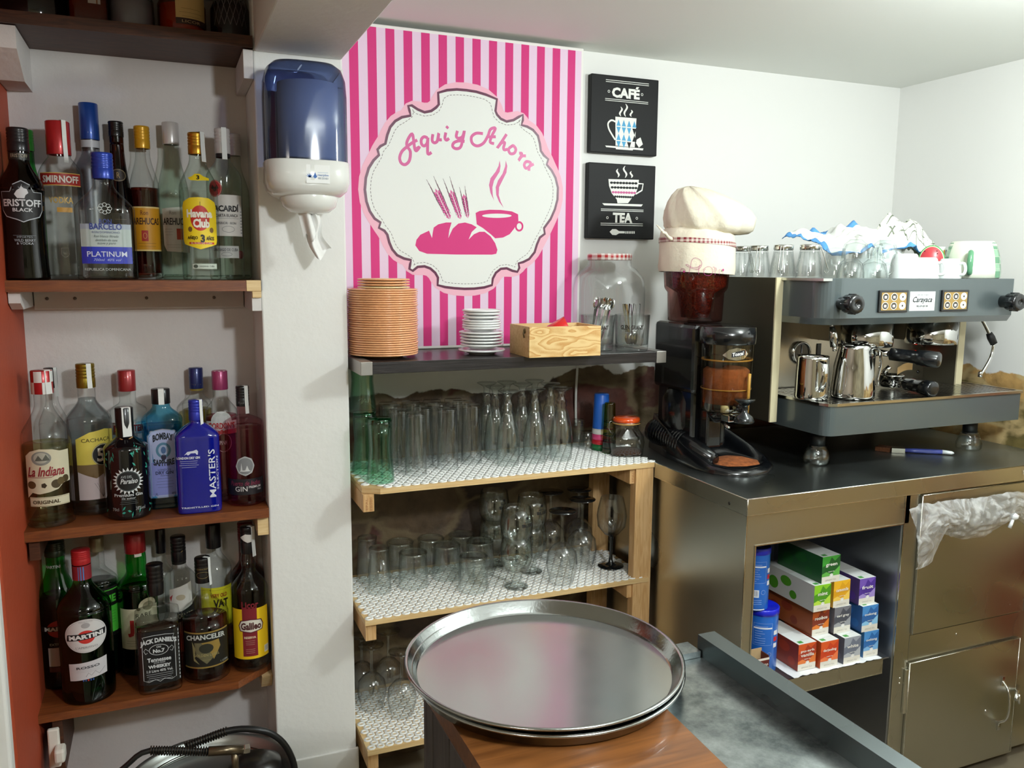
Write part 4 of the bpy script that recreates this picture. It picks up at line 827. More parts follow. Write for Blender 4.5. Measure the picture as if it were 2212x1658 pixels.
# ---- topmost shelf: only the feet of the bottles show
def topb(lab, px, wpx, glass, cap, liq=None, e=2, ry=1, lf=None, y=2.13, **k):
    c = at(px, 60, Y=y+.04); r = wid(wpx, c)/2; c = at(px, 60, Y=y+r*ry)
    o = Bottle.__new__(Bottle); o.H = .29; o.R = r; o.ry = ry; o.e = e; o.rn = r*.4; o.s0, o.s1, o.capt = .6, .78, .86; o.base = .95; o.taper = 1; o.bulge = 0; o.arch = 1; o.waist = 0
    ox = thing('liquor_bottle', lab, 'bottle', (c.x, c.y, 2.0244), -math.atan2(c.x, c.y)); o.o = ox; H = .122
    m = MB(); m.rings([(z, *[q*a if i < 2 else q for i, q in enumerate((r, r*ry, e))]) for z, a in ((0, .9), (.003, .97), (.01, 1), (.07, 1), (.086, .85), (.098, .5), (.104, .4), (.112, .4))], glass, 36, cap0=True, cap1=True); m.build('glass_body', ox)
    o.H = .12
    if liq: MB().rings([(z, r*.93, r*ry*.93, e) for z in (.006, .02, .068)], liq, 28, cap0=True, cap1=True).build('liquor', ox)
    MB().lathe([(r*.42, .106), (r*.42, .122), (0, .1225)], M('cap_'+cap, cap, .35), 20).build('cap', ox)
    if lf: o.rad = lambda z: (r, r*ry, e); o.label(lf)
topb('squat black bottle at the left end of the topmost shelf', 78, 150, BLACKG, '111111')
topb('square amber bottle on the topmost shelf', 193, 80, G('amber_flask', 'c88a5a', .4), '111111', M('cognac', '8a4012', .2), 4, .7, lambda p: p.rect(.0, .6, .35, .9, 'b8b4b0', 0))
topb('frosted white bottle in the middle of the topmost shelf', 285, 92, FROST, 'c8c8cc', M('milky_liquor', 'b8b4bc', .4))
topb('round amber bottle with cream paper label on the topmost shelf', 394, 98, G('orange_glass', 'e0a070', .4), '3a1410',  M('orange_liqueur', 'c8641a', .25), lf=lambda p: (p.rect(-.25, 1.2, .28, .95, 'd8b878', 0), p.rect(-.25, 1.2, .17, .28, '3a2018', 1), p.lines(.4, .45, 1.0, 3, .07, '8a6a3a'), p.text('LICOR', .4, .22, .8, .05, 'c8a880')))
topb('diamond-cut clear decanter at the right end of the topmost shelf', 498, 82, G('cut_smoked_glass', '8a8084', .4), '2a2426', lf=lambda p: [p.stroke([(-.9+i*.3, .25), (-.6+i*.3, .6), (-.9+i*.3, .95)], .0012, '6a6266', 0) for i in range(6)]+[p.stroke([(-.6+i*.3, .25), (-.9+i*.3, .6), (-.6+i*.3, .95)], .0012, '5a5256', 0) for i in range(6)])
# ------------------------------------------------------------------ plates and things on the black shelf
ZS = 1.2678
OR_ = M('orange_stoneware', 'f0b482', .22, coat=.4, noise=.08, nscale=30); CRM = M('cream_stoneware', 'ecd9a6', .22, coat=.4); CHI = M('white_china', 'eceeee', .15, coat=.5)
def plate_mesh(r, h, mat, rim=None):
    m = MB(); pr = [(r*.55, 0), (r*.56, .0012), (r*.72, h*.4), (r*.985, h*.66), (r, h*.8), (r*.985, h*.97), (r*.95, h), (r*.7, h*.55), (r*.62, h*.3), (0, h*.28)]
    m.lathe([(0, .0004)]+pr[:3], mat, 44); m.lathe(pr[2:7], rim or mat, 44); m.lathe(pr[6:], mat, 44); return m
c = at(829, 770, Y=2.125); r0 = wid(149, c)/2
zt = at(829, 625, Y=2.05).z; N = 30; dz = (zt-ZS-.006)/N; first = None
for i in range(N):
    jx, jy = random.uniform(-.0012, .0012), random.uniform(-.001, .001)
    lb = 'terracotta-orange plate in the tall stack at the left end of black shelf'
    if i == 0: lb = 'lowest orange plate of the tall stack, resting on the black shelf'
    if i == N-1: lb = 'topmost full-size orange plate, under the smaller cream ones'
    if first is None: first = tag(plate_mesh(r0, .0125, OR_).build('dinner_plate'), lb, 'plate', 'stacked orange plates'); o = first
    else: o = dup(first, label=lb)
    o.location = (c.x+jx, c.y+jy, ZS+.0002+i*dz); o.rotation_euler.z = random.uniform(0, 6)
zc = ZS+.0002+(N-1)*dz+.0066
first = None
for i in range(4):
    lb = ('lowest of the four small cream plates on the orange stack', 'small cream-orange plate second from bottom above the tall orange stack', 'small cream-orange plate third from bottom above the tall orange stack', 'topmost small cream-orange plate crowning the tall stack')[i]
    o = tag(plate_mesh(.0672, .011, CRM, CRM if i == 0 else OR_).build('side_plate'), lb, 'plate', 'small plates on the orange stack')
    o.location = (c.x+.002, c.y-.002, zc+.0003+i*.0066)
c = at(1040, 745, Y=2.115); z = ZS+.0002; sp = [(.0585, .0104)]+[(.0530, .0068)]*5+[(.0555, .008)]+[(.0490, .0064)]*4+[(.0485, .0074)]*3
rr = [.064, .0585, .0585, .0585, .059, .0605, .0525, .0525, .0525, .0525, .0505, .051, .0525]
hh = [.0125, .0072, .0072, .0075, .0072, .011, .0055, .0055, .0055, .0085, .008, .0065, .0085]
tot = sum(hh); want = at(1040, 671, Y=2.06).z-ZS-.003; f = want/tot
for i, (r, h) in enumerate(zip(rr, hh)):
    lb = 'white china saucer within the short stack on black shelf'
    if i == 0: lb = 'widest white saucer at the bottom of the short stack'
    if i == len(rr)-1: lb = 'topmost white saucer of the short stack'
    o = tag(plate_mesh(r, .0135, CHI).build('saucer'), lb, 'saucer', 'stacked white saucers'); o.location = (c.x+random.uniform(-.001, .001), c.y, z); z += h*f
# wooden box with a red tumbler
def swirl(name, c1, c2):
    m, n, l = nt(name); b = n['Principled BSDF']; b.inputs['Roughness'].default_value = .45
    tc = n.new('ShaderNodeTexCoord'); mp = n.new('ShaderNodeMapping'); mp.inputs['Scale'].default_value = (9, 9, 26); l.new(tc.outputs['Object'], mp.inputs[0])
    t = n.new('ShaderNodeTexNoise'); t.inputs['Scale'].default_value = 1.1; t.inputs['Detail'].default_value = 1.5; l.new(mp.outputs[0], t.inputs['Vector'])
    mu = n.new('ShaderNodeMath'); mu.operation = 'MULTIPLY'; mu.inputs[1].default_value = 9; l.new(t.outputs[0], mu.inputs[0])
    fr = n.new('ShaderNodeMath'); fr.operation = 'FRACT'; l.new(mu.outputs[0], fr.inputs[0])
    n2 = n.new('ShaderNodeTexNoise'); n2.inputs['Scale'].default_value = 60; n2.inputs['Detail'].default_value = 5; l.new(mp.outputs[0], n2.inputs['Vector'])
    ad = n.new('ShaderNodeMath'); ad.operation = 'MULTIPLY'; l.new(fr.outputs[0], ad.inputs[0]); l.new(n2.outputs[0], ad.inputs[1])
    r = n.new('ShaderNodeValToRGB'); r.color_ramp.elements[0].color = (*srgb(c1), 1); r.color_ramp.elements[1].color = (*srgb(c2), 1); r.color_ramp.elements[0].position = .15; r.color_ramp.elements[1].position = .5
    l.new(ad.outputs[0], r.inputs[0]); l.new(r.outputs[0], b.inputs['Base Color']); return m
PLY = swirl('rotary_cut_pine', 'e3c48a', 'c68f4c'); PIN = WOOD('box_pine', 'cfa76c', 'e0bf86', .5, (2, 25, 25), 4, 1)
bx = thing('wooden_box', 'small open pine box with swirling grain between saucers and spoon glasses', 'box', (.972, 2.03, ZS), -.03)
bz = at(1147, 706.5, Y=1.963).z-ZS
b0 = MB(); X0, X1, Y0, Y1 = -.103, .103, -.067, .075; t = .009
b0.box(X0, X1, Y0, Y0+t, .0003, bz, PLY, .0008); b0.build('front_panel', bx)
b0 = MB(); b0.box(X0, X0+t, Y0+t, Y1, .0003, bz, PIN); b0.box(X1-t, X1, Y0+t, Y1, .0003, bz, PIN); b0.box(X0+t, X1-t, Y1-t, Y1, .0003, bz, PIN); b0.box(X0+t, X1-t, Y0+t, Y1-t, .0003, .006, PIN)
b0.box(X0+t, X0+t+.006, Y0+t, Y1-t, bz-.012, bz-.004, PIN); b0.build('box_body', bx)
BRS = M('old_brass', '6a5a3a', .4, .7)
b0 = MB(); b0.lathe([(.0001, -.002), (.006, -.001), (.007, 0), (.006, .001), (.0001, .002)], BRS, 16, X=T(X0-.001, -.035, bz-.012, 0, PI/2)); b0.tube([(X0-.003, -.035, bz-.008), (X0-.004, -.035, bz-.02), (X0-.002, -.035, bz-.03)], .0018, BRS); b0.build('latch', bx)
rg = MB(); rg.lathe([(0, .002), (.024, 0), (.026, .003), (.031, .055), (.029, .055), (.024, .006), (0, .005)], M('red_glass', 'd01c1a', .12, coat=.6), 28, X=T(.955, 2.03, ZS+.052, .35, 1.1, 0)); 
tag(rg.build('red_tumbler'), 'red glass tumbler lying tilted inside the open pine box', 'tumbler')
# big lidded jar
CLG = G('clear_glass', 'fdfefe', .62, refl=.09, power=4); CLT = G('thick_clear_glass', 'fafdfc', .55, refl=.12, power=3.2)
jr = thing('storage_jar', 'big empty glass jar with red gingham lid behind the spoon glasses', 'jar', (1.236, 2.215, ZS))
jh = at(1320, 548, Y=2.215).z-ZS
MB().rings([(.0004, .086, .086, 3), (.004, .094, .094, 3), (.02, .097, .097, 3), (jh*.62, .098, .098, 3), (jh*.74, .095, .095, 2.6), (jh*.83, .08, .08, 2.2), (jh*.87, .066, .066, 2), (jh*.94, .064, .064, 2), (jh*.95, .062, .062, 2)], CLG, 44, cap0=True).build('glass_body', jr)
def gingham(name, c1, c2, s):
    m, n, l = nt(name); b = n['Principled BSDF']; b.inputs['Roughness'].default_value = .35
    tc = n.new('ShaderNodeTexCoord'); out = None; fs = []
    sp = n.new('ShaderNodeSeparateXYZ'); l.new(tc.outputs['Object'], sp.inputs[0])
    for ax in ('X', 'Z' if s < 0 else 'Y'):
        mu = n.new('ShaderNodeMath'); mu.operation = 'MULTIPLY'; mu.inputs[1].default_value = abs(s); l.new(sp.outputs[ax], mu.inputs[0])
        si = n.new('ShaderNodeMath'); si.operation = 'SINE'; l.new(mu.outputs[0], si.inputs[0])
        gt = n.new('ShaderNodeMath'); gt.operation = 'GREATER_THAN'; gt.inputs[1].default_value = 0; l.new(si.outputs[0], gt.inputs[0]); fs.append(gt)
    ad = n.new('ShaderNodeMath'); ad.operation = 'ADD'; l.new(fs[0].outputs[0], ad.inputs[0]); l.new(fs[1].outputs[0], ad.inputs[1])
    hf = n.new('ShaderNodeMath'); hf.operation = 'MULTIPLY'; hf.inputs[1].default_value = .5; l.new(ad.outputs[0], hf.inputs[0])
    mx = n.new('ShaderNodeMix'); mx.data_type = 'RGBA'; mx.inputs['A'].default_value = (*srgb(c1), 1); mx.inputs['B'].default_value = (*srgb(c2), 1); l.new(hf.outputs[0], mx.inputs['Factor']); l.new(mx.outputs['Result'], b.inputs['Base Color']); return m
GH = gingham('gingham_enamel', 'f0ebe6', 'b52a2e', -430)
MB().lathe([(.0655, jh*.932), (.067, jh*.935), (.067, jh*.99), (.0655, jh), (0, jh)], GH, 44).build('lid', jr)

# spoons in two straight glasses
CHR = M('polished_steel', 'c9cbca', .12, 1)
def spoon(L=.14, bw=.011):
    m = MB(); n = 10
    m.grid(lambda u, v: ((u-.5)*2*(.0022+.0014*abs(2*v-1)), .0025*math.sin(v*PI), v*(L-.035)), 3, n, CHR)
    m.grid(lambda u, v: ((u-.5)*2*bw*math.sqrt(max(.03, 1-(2*v-1)**2)), -.005*(1-(2*v-1)**2)*(1-(2*u-1)**2), L-.035+v*.035), 6, 8, CHR)
    return m
def spoon_glass(px, by, wpx, ty, lab, n, up, Yc):
    c = at(px, by, Y=Yc); r = wid(wpx, c)/2; h = at(px, ty, Y=Yc).z-ZS
    g = thing('glass_tumbler', lab, 'glass', (c.x, c.y, ZS), -math.atan2(c.x, c.y), 'glass tumblers holding spoons')
    MB().lathe([(0, .0003), (r*.88, .0003), (r*.92, .004), (r, h), (r*.965, h+.0005), (r*.89, .018), (r*.4, .014), (0, .014)], CLT, 36).build('glass_body', g)
    p = Print(lambda x, y, hh: ((r*.97+hh)*math.sin(x/r), -(r*.975+hh)*math.cos(x/r), y), maxw=.004); p.text('GLEN GRANT', 0, h*.67, r*1.35, .0125, '2a2620', .03); p.text('SINGLE MALT', 0, h*.57, r*.8, .005, '4a443c'); p.build('lettering', g)
    base = None
    for k in range(n):
        a = 2*PI*k/n+.3; lean = random.uniform(.08, .16) if not up else random.uniform(.12, .20)
        d = Vector((math.sin(lean)*math.cos(a), math.sin(lean)*math.sin(a)*.6, math.cos(lean)))
        if up: d = Vector((.22+.10*math.cos(a), .08*math.sin(a), 1)).normalized()
        s0 = Vector((c.x-d.x*.03+(r*.45)*math.cos(a)*.6, c.y-d.y*.03+r*.4*math.sin(a), ZS+.018))
        L = .135 if up else .115
        if base is None: o = tag(spoon(L, .0095 if up else .008).build('teaspoon'), '', 'spoon', 'teaspoons in the '+('left' if up else 'right')+' spoon glass'); base = o
        else: o = dup(base)
        o['label'] = ('long steel teaspoon standing bowl-up in the left spoon glass' if up else 'small steel teaspoon leaning bowl-down in the right spoon glass')
        q = (d if up else -d).to_track_quat('Z', 'Y'); o.rotation_mode = 'QUATERNION'; o.rotation_quaternion = q @ Matrix.Rotation(a*1.7, 3, 'Z').to_quaternion()
        o.location = s0 if up else s0+d*L
spoon_glass(1290, 752, 74, 680, 'straight glass tumbler of long spoons beside the pine box, left of the pair', 13, True, 2.10)
spoon_glass(1364, 757, 76, 679, 'straight glass tumbler of short spoons at right end of black shelf', 12, False, 2.06)

# ------------------------------------------------------------------ wooden rack
rk = thing('shelf_rack', 'pale pine rack with three plank shelves against the stone wall', 'shelf rack', (.86, 2.15, 0))
P1 = WOOD('rack_pine', 'c79a63', 'dcb683', .6, (30, 30, 3), 4, 1); P2 = WOOD('rack_plank_edge', 'd4ae76', 'e2c592', .6, (2, 8, 60), 4, .6)
for x0, y0 in ((1.220, 2.003), (1.219, 2.255)): MB().box(x0, x0+.058, y0, y0+.03, 0, .934 if y0 < 2.2 else .934, P1, .001).build('post', rk, True)
for z0, z1 in ((.935, .949), (.594, .607), (.238, .252)):
    cut = z0 > .9; m = MB()
    P = ([(.438, 2.03), (.478, 2.0), (1.279, 2.0), (1.279, 2.33), (.438, 2.33)] if cut else [(.434, 2.0), (1.27 if z0 > .5 else .8, 2.0), (1.27 if z0 > .5 else .8, 2.33), (.434, 2.33)])
    m.prism(P, z0, z1, P2, 'Z'); m.build('plank', rk, True)
for zt_ in (.934, .593):
    for x0 in (.437, 1.205):
        m = MB().box(x0, x0+.028, 2.012, 2.254, zt_-.045, zt_, P1, .001); o = m.build('cleat', rk, True)
m = MB().box(.437, .465, 2.012, 2.254, .192, .237, P1, .001).build('cleat', rk, True)
p = Print(flatY(2.0118)); 
for x0, z_ in ((1.219, .91), (.451, .91)): p.text('EPAL', x0-.005, z_, .030, .006, 'b07c52', rot=PI/2); p.text('EB500', x0+.006, z_, .034, .006, 'b07c52', rot=PI/2)
p.build('stamp', rk, True)
MATW = M('mat_white_rubber', 'f6f8f5', .5)
def mat_rings(z, x0, x1, y0, y1, lab, cutcorner=False):
    m = MB(); s = .0242; row = 0; y = y0; n = 8
    while y < y1:
        x = x0+(s/2 if row % 2 else 0)
        while x < x1:
            if not (cutcorner and (x-x0)*.75+(y-y0) < .03):
                vs = []
                for k in range(n):
                    a = 2*PI*k/n+PI/8; c_, s_ = math.cos(a), math.sin(a)
                    vs += [(x+.0118*c_, y+.0108*s_, z), (x+.0112*c_, y+.0102*s_, z+.003), (x+.0062*c_, y+.0055*s_, z+.003), (x+.006*c_, y+.005*s_, z)]
                fs = []
                for k in range(n):
                    a_, b_ = 4*k, 4*((k+1) % n)
                    for q in range(3): fs.append((a_+q, b_+q, b_+q+1, a_+q+1))
                m.add(vs, fs, MATW, True)
            x += s
        y += s*.84; row += 1
    tag(m.build('anti_slip_mat'), lab, 'shelf mat', 'white ring mats under the glasses')
mat_rings(.9493, .452, 1.276, 2.012, 2.30, 'white ring-pattern mat under tall tumblers on the upper rack shelf', True)
mat_rings(.6073, .447, 1.262, 2.012, 2.31, 'white ring-pattern mat under goblets and tumblers on the middle rack shelf')
mat_rings(.2523, .447, .79, 2.012, 2.31, 'white ring-pattern mat under stem glasses on the lowest rack shelf')

# ------------------------------------------------------------------ glasses
ZA, ZB_, ZC_ = .9526, .6106, .2556
def scl(m, kx, kz): m.v = [(x*kx, y*kx, z*kz) for x, y, z in m.v]; return m
def put(mesh_fn, name, label, cat, group, spots, z, htop, labels=None, kx=1, kz=1):
    htop *= kz
    """inverted glasses of one kind: spots are where the top of each is seen"""
    base = None
    for i, s in enumerate(spots):
        c = at(s[0], s[1], Z=z+htop)
        if c.y > 2.285: c = at(s[0], s[1], Y=2.285)
        c.x = min(c.x, 1.165)
        if base is None: base = scl(mesh_fn(), kx, kz).build(name); o = tag(base, label, cat, group)
        else: o = dup(base)
        o.location = (c.x, c.y, z+.0002); o.rotation_euler.z = random.uniform(0, 6); o['label'] = labels[i] if labels else label
def K5(pts): return [(740+a/3.072, 560+b/3.072) for a, b in pts]
def K6(pts): return [(740+a/2.599, 1020+b/2.599) for a, b in pts]
def tall():
    m = MB(); h = .162; m.lathe([(.0295, 0), (.0275, .001), (.024, h-.012), (.0, h-.011)], CLG, 28); m.lathe([(.0295, 0), (.0290, .03), (.0262, h-.004), (.0245, h), (.0, h-.002)], CLG, 28)
    for k in range(14): a = 2*PI*k/14; m.tube([(.0284*math.cos(a), .0284*math.sin(a), .02), (.0262*math.cos(a), .0262*math.sin(a), h-.02)], .0007, CLG, 4)
    return m
tl = K5([(483,1015),(697,985),(855,962),(532,978),(370,995),(625,950),(480,955),(790,938),(322,967),(300,940),(452,928),(592,920),(735,925)])
lbs = ['tall ribbed inverted tumbler, front row, just right of the green glasses', 'tall ribbed inverted tumbler, middle one of the front row', 'tall ribbed inverted tumbler at right of the front row, next to the footed beer glasses']+['tall ribbed clear tumbler upside down in the crowd behind the front row']*10
put(tall, 'tall_tumbler', '', 'glass', 'tall ribbed tumblers upside down on the upper rack shelf', tl, ZA, .162, lbs, 1, 1.03)
def cokeg(): 
    m = MB(); h = .14; GG = G('pale_green_glass', 'dff5ea', .55, refl=.08)
    pr = [(.036, 0), (.0345, .02), (.031, .05), (.0285, .075), (.030, .10), (.0315, .125), (.030, .137), (.027, h)]
    m.lathe(pr+[(0, h)], GG, 32); m.lathe([(r-.0025, z) for r, z in pr[:-2]]+[(0, .127)], GG, 32)
    m.lathe([(.0, h-.012), (.029, h-.010), (.0308, h-.006), (.0295, h-.0004), (0, h-.0004)], G('green_glass_base', '8ed6b2', .65, refl=.08), 32)
    p = Print(lambda x, y, hh: ((.034+hh-(y)*.1)*math.sin(x/.034), -(.034+hh-(y)*.1)*math.cos(x/.034), y), maxw=.004)
    p.stroke([(-.02, .03), (-.008, .036), (-.012, .022), (0, .034), (.006, .024), (.014, .034), (.024, .026)], .0016, G('embossed_glass', 'd8ece2', .6, refl=.3), 1, spline=4); o = len(m.v); mi = [m.mi(x) for x in p.mb.mats]
    m.v += p.mb.v; m.f += [[o+a for a in f] for f in p.mb.f]; m.m += [mi[0]]*len(p.mb.f); m.s += p.mb.s; return m
gp = [(820, 902), (802, 893)]
put(cokeg, 'green_glass', '', 'glass', 'green contoured glasses', [(820, 902), (787, 888)], ZA, .14, kx=1, kz=1.18, labels=['green contoured glass upside down, nearest the front left corner of the upper rack shelf', 'green contoured glass upside down behind the front green one'])
c = at(787, 888, Z=ZA+.1652)
o = tag(scl(cokeg(), 1, 1.1).build('green_glass'), 'green contoured glass stacked on another one, just beneath the grey shelf bracket', 'glass', 'green contoured glasses'); o.location = (c.x-.004, c.y, ZA+.1658)
def beer():
    m = MB(); h = .182
    pr = [(.0305, 0), (.0335, .03), (.0335, .05), (.028, .09), (.0185, .122), (.0135, .132), (.0165, .137), (.0135, .143), (.016, .148), (.010, .155), (.0095, .165), (.012, .172), (.026, .1785), (.0295, .1805), (.0285, h), (0, h-.001)]
    m.lathe(pr, CLT, 32); m.lathe([(.0285, 0), (.031, .03), (.031, .05), (.0255, .09), (.016, .118), (.0, .124)], CLG, 28)
    for k in range(10):
        a = 2*PI*k/10; m.tube([(.0335*math.cos(a), .0335*math.sin(a), .05), (.029*math.cos(a+.1), .029*math.sin(a+.1), .088), (.019*math.cos(a+.2), .019*math.sin(a+.2), .12)], .0008, CLT, 4)
    return m
bl = K5([(1100,868),(1280,857),(1455,848),(1380,820),(1195,823),(1015,838),(958,812),(1275,797),(1090,803)])
put(beer, 'beer_glass', '', 'glass', 'footed beer glasses upside down on the upper rack shelf', bl, ZA, .182, kx=1.0, kz=1.155, labels=['footed beer glass upside down, left one of the front three', 'footed beer glass upside down, middle one of the front three', 'footed beer glass upside down, right one of the front three']+['footed beer glass upside down in the crowd behind the front three']*6)
def shot(r=.027, h=.05, taper=.9):
    m = MB(); m.lathe([(r, 0), (r*taper, h*.95), (r*taper*.93, h), (0, h-.001)], CLT, 28); m.lathe([(r*.93, 0), (r*.84, h*.85), (0, h*.84)], CLG, 28); return m
c = at(740+1622/3.072, 560+1140/3.072, Z=ZA+.05)
tag(shot().build('shot_glass', loc=(c.x, c.y, ZA+.0002)), 'low clear glass upside down beside the clip-top jar', 'glass')
tag(shot(.020, .085, .95).build('small_tumbler', loc=(1.165, 2.26, ZA+.0002)), 'small slim clear glass standing before the blue plastic cup', 'glass')
# nested plastic cups
c = at(740+1712/3.072, 560+1235/3.072, Y=2.2); ht = at(740+1715/3.072, 560+890/3.072, Y=2.2).z-ZA
nc = thing('stacked_cups', 'nested plastic cups upside down, blue one on top, near the jar', 'cup', (c.x, 2.2, ZA+.0002))
z = 0
for i, (cc, hgt, nm) in enumerate((('1f6a3c', .018, 'green cup rim'), ('c02430', .014, 'red cup rim'), ('d8487e', .017, 'pink cup rim'), ('dcdcd8', .017, 'white cup rim'))):
    r = .028-.0006*i; MB().lathe([(r, z), (r+.001, z+.001), (r*.985, z+hgt), (r*.9, z+hgt)], M('cup_'+cc, cc, .35), 28).build('cup', nc, label=nm); z += hgt
MB().lathe([(.0262, z), (.0262, z+.002), (.0225, ht-.004), (.021, ht), (0, ht)], M('cup_blue', '2464c8', .3, coat=.2), 30).build('cup', nc, label='blue cup')
c = at(740+1775/3.072, 560+950/3.072, Y=2.15)
m = MB(); hh_ = c.z-ZA; G3 = G('yellow_green_plastic', 'c8c82a', .5, .1, .08)
m.lathe([(.021, 0), (.0205, .02), (.016, hh_-.003), (.015, hh_), (0, hh_)], G3, 28); m.lathe([(.0208, .0), (.0203, .035)], G('green_plastic', '2f9a3a', .5, .1, .08), 28)
for k in range(5): m.lathe([(.0205-.0008*k+.0005, .012+.02*k), (.021-.0008*k+.0006, .014+.02*k), (.0205-.0008*k+.0005, .016+.02*k)], G('red_plastic_band', 'd8402a' if k % 2 else '3aa83a', .6), 28)
tag(m.build('plastic_cups', loc=(c.x, 2.15, ZA+.0002)), 'slim stack of translucent yellow and green plastic cups beside the blue one', 'cup')
# clip-top jar
c = at(1351, 985, Y=2.115)
cj = thing('clip_jar', 'short clip-top glass jar with orange lid holding ground coffee', 'jar', (c.x, c.y, ZA), -math.atan2(c.x, c.y)+.2)
jt = at(1348, 898, Y=c.y).z-ZA
MB().rings([(.0003, .044, .044, 4), (.004, .048, .048, 4), (jt*.35, .052, .052, 3.4), (jt*.5, .050, .050, 3), (jt*.68, .036, .036, 2), (jt*.8, .036, .036, 2)], CLT, 40, cap0=True).build('glass_body', cj)
MB().rings([(.004, .043, .043, 4), (.012, .045, .045, 4), (.016, .02, .02, 3), (.018, .002, .002, 2)], M('coffee_grounds', '3a1d14', .95, bump=.8, bscale=300), 30, cap0=True).build('ground_coffee', cj)
MB().lathe([(.036, jt*.8), (.0415, jt*.815), (.0415, jt*.845), (.036, jt*.85)], M('rubber_seal', 'e0aa5c', .6), 36).build('seal', cj)
OG = M('orange_lid', 'e8541c', .12, coat=.6, spec=.8); MB().lathe([(.037, jt*.85), (.0405, jt*.87), (.0405, jt*.94), (.037, jt*.975), (.02, jt*.985), (0, jt)], OG, 36).build('lid', cj)
WI = M('wire', 'c4c4c0', .25, 1)
m = MB(); m.tube([(.0425*math.cos(a*PI/12), .0425*math.sin(a*PI/12), jt*.855) for a in range(24)], .0011, WI, 6, closed=True)
m.tube([(-.042, 0, jt*.86), (-.05, -.002, jt*.84), (-.052, -.004, jt*.68), (-.045, -.006, jt*.56)], .0011, WI, 6, spline=3); m.tube([(-.05, .006, jt*.84), (-.055, .006, jt*.7), (-.047, .004, jt*.6)], .0011, WI, 6, spline=3); m.build('wire_clip', cj)
# middle shelf: rocks glasses
def rocks():
    m = MB(); h = .098; n = 40
    def rad(a, t): return .036*(1+.035*math.sin(5*a+3*t)*(1-t)) - .004*t
    for sc_, mat, top in ((1, CLT, h), (.91, CLG, h-.016)):
        vs = []; fs = []; L = [0, .15, .35, .55, .75, .9, .97, 1]
        for t in L:
            for k in range(n):
                a = 2*PI*k/n; r = rad(a, t)*sc_*(.93 if t == 1 else 1); vs.append((r*math.cos(a), r*math.sin(a), t*top))
        for i in range(len(L)-1):
            for k in range(n): fs.append((i*n+k, i*n+(k+1) % n, (i+1)*n+(k+1) % n, (i+1)*n+k))
        fs.append(tuple(range((len(L)-1)*n, len(L)*n))) if sc_ < 1 else None
        m.add(vs, fs, mat, True)
    m.lathe([(.0295, h), (.025, h-.002), (0, h-.003)], CLT, 32); m.tube([(.031*math.cos(a*PI/14), .031*math.sin(a*PI/14), h-.0028) for a in range(28)], .003, CLT, 8, closed=True); return m
rl = K6([(395,445),(735,465),(585,402),(770,382),(322,378),(495,348),(668,330)])
put(rocks, 'rocks_glass', '', 'glass', 'wavy rocks glasses upside down on the middle rack shelf', rl, ZB_, .098, kx=1.18, kz=1.0, labels=['wavy short glass upside down, front left of its kind', 'wavy short glass upside down, front right of its kind beside the goblets', 'wavy short glass upside down, behind and between the two front ones']+['wavy short glass upside down in the back rows of the middle rack shelf']*4)
def slim():
    m = MB(); h = .115; m.lathe([(.0325, 0), (.032, .02), (.0265, h*.9), (.0275, h*.96), (.0255, h), (0, h-.002)], CLT, 32); m.lathe([(.030, 0), (.029, .02), (.0235, h-.014), (0, h-.012)], CLG, 28); m.tube([(.0265*math.cos(a*PI/12), .0265*math.sin(a*PI/12), h-.002) for a in range(24)], .0022, CLT, 6, closed=True); return m
put(slim, 'slim_tumbler', '', 'glass', 'slim tumblers upside down on the middle rack shelf', K6([(205,420),(138,362)]), ZB_, .115, kx=1, kz=1.09, labels=['slim tapering tumbler upside down at front left of the middle rack shelf', 'slim tapering tumbler upside down behind the front left one, by the pillar'])
def goblet(text=False):
    m = MB(); pr = [(0, .001), (.031, 0), (.0315, .003), (.02, .007), (.012, .013), (.0125, .020), (.017, .025), (.0125, .030), (.016, .036), (.03, .05), (.0405, .075), (.0425, .095), (.041, .115), (.0365, .148), (.0355, .148), (.040, .115), (.0412, .095), (.039, .075), (.028, .052), (.01, .042), (0, .041)]
    m.lathe(pr, CLT, 36)
    if text:
        def mp(x, y, h): r = .0428 if y < .1 else .0428-(y-.1)*.1; return ((r+h)*math.sin(x/r+.75), -(r+h)*math.cos(x/r+.75), y)
        p = Print(mp, maxw=.004); p.text('BLISS', 0, .105, .034, .009, '15171a', .03); p.text('ROYAL', 0, .114, .02, .0035, '15171a', .02); p.ell(0, .125, .004, .004, '15171a', 1, 8)
        for mt in p.mb.mats: m.mi(mt)
        o = len(m.v); i = m.mi(p.mb.mats[0]); m.v += p.mb.v; m.f += [[o+a for a in f] for f in p.mb.f]; m.m += [i]*len(p.mb.f); m.s += p.mb.s
    return m
gb = None
for (px, py, la, lb) in ((1124, 1274, 'front', 'front'), (1075, 1226, 'back left', 'x'), (1156, 1240, 'back right', 'y')):
    c = at(px, py, Z=ZB_); c.y += .03
    for k in range(2):
        m = scl(goblet(k == 1), 1.08, 1); o = tag(m.build('goblet'), '%s footed goblet of the %s stacked pair on the middle rack shelf' % (('lower clear', 'upper dark-lettered')[k], la), 'glass', 'stacked footed goblets')
        o.location = (c.x, min(c.y, 2.27), ZB_+.0002+k*.083); o.rotation_euler.z = -math.atan2(c.x, c.y)
BLS = M('black_glass_stem', '0d1114', .07, coat=.8)
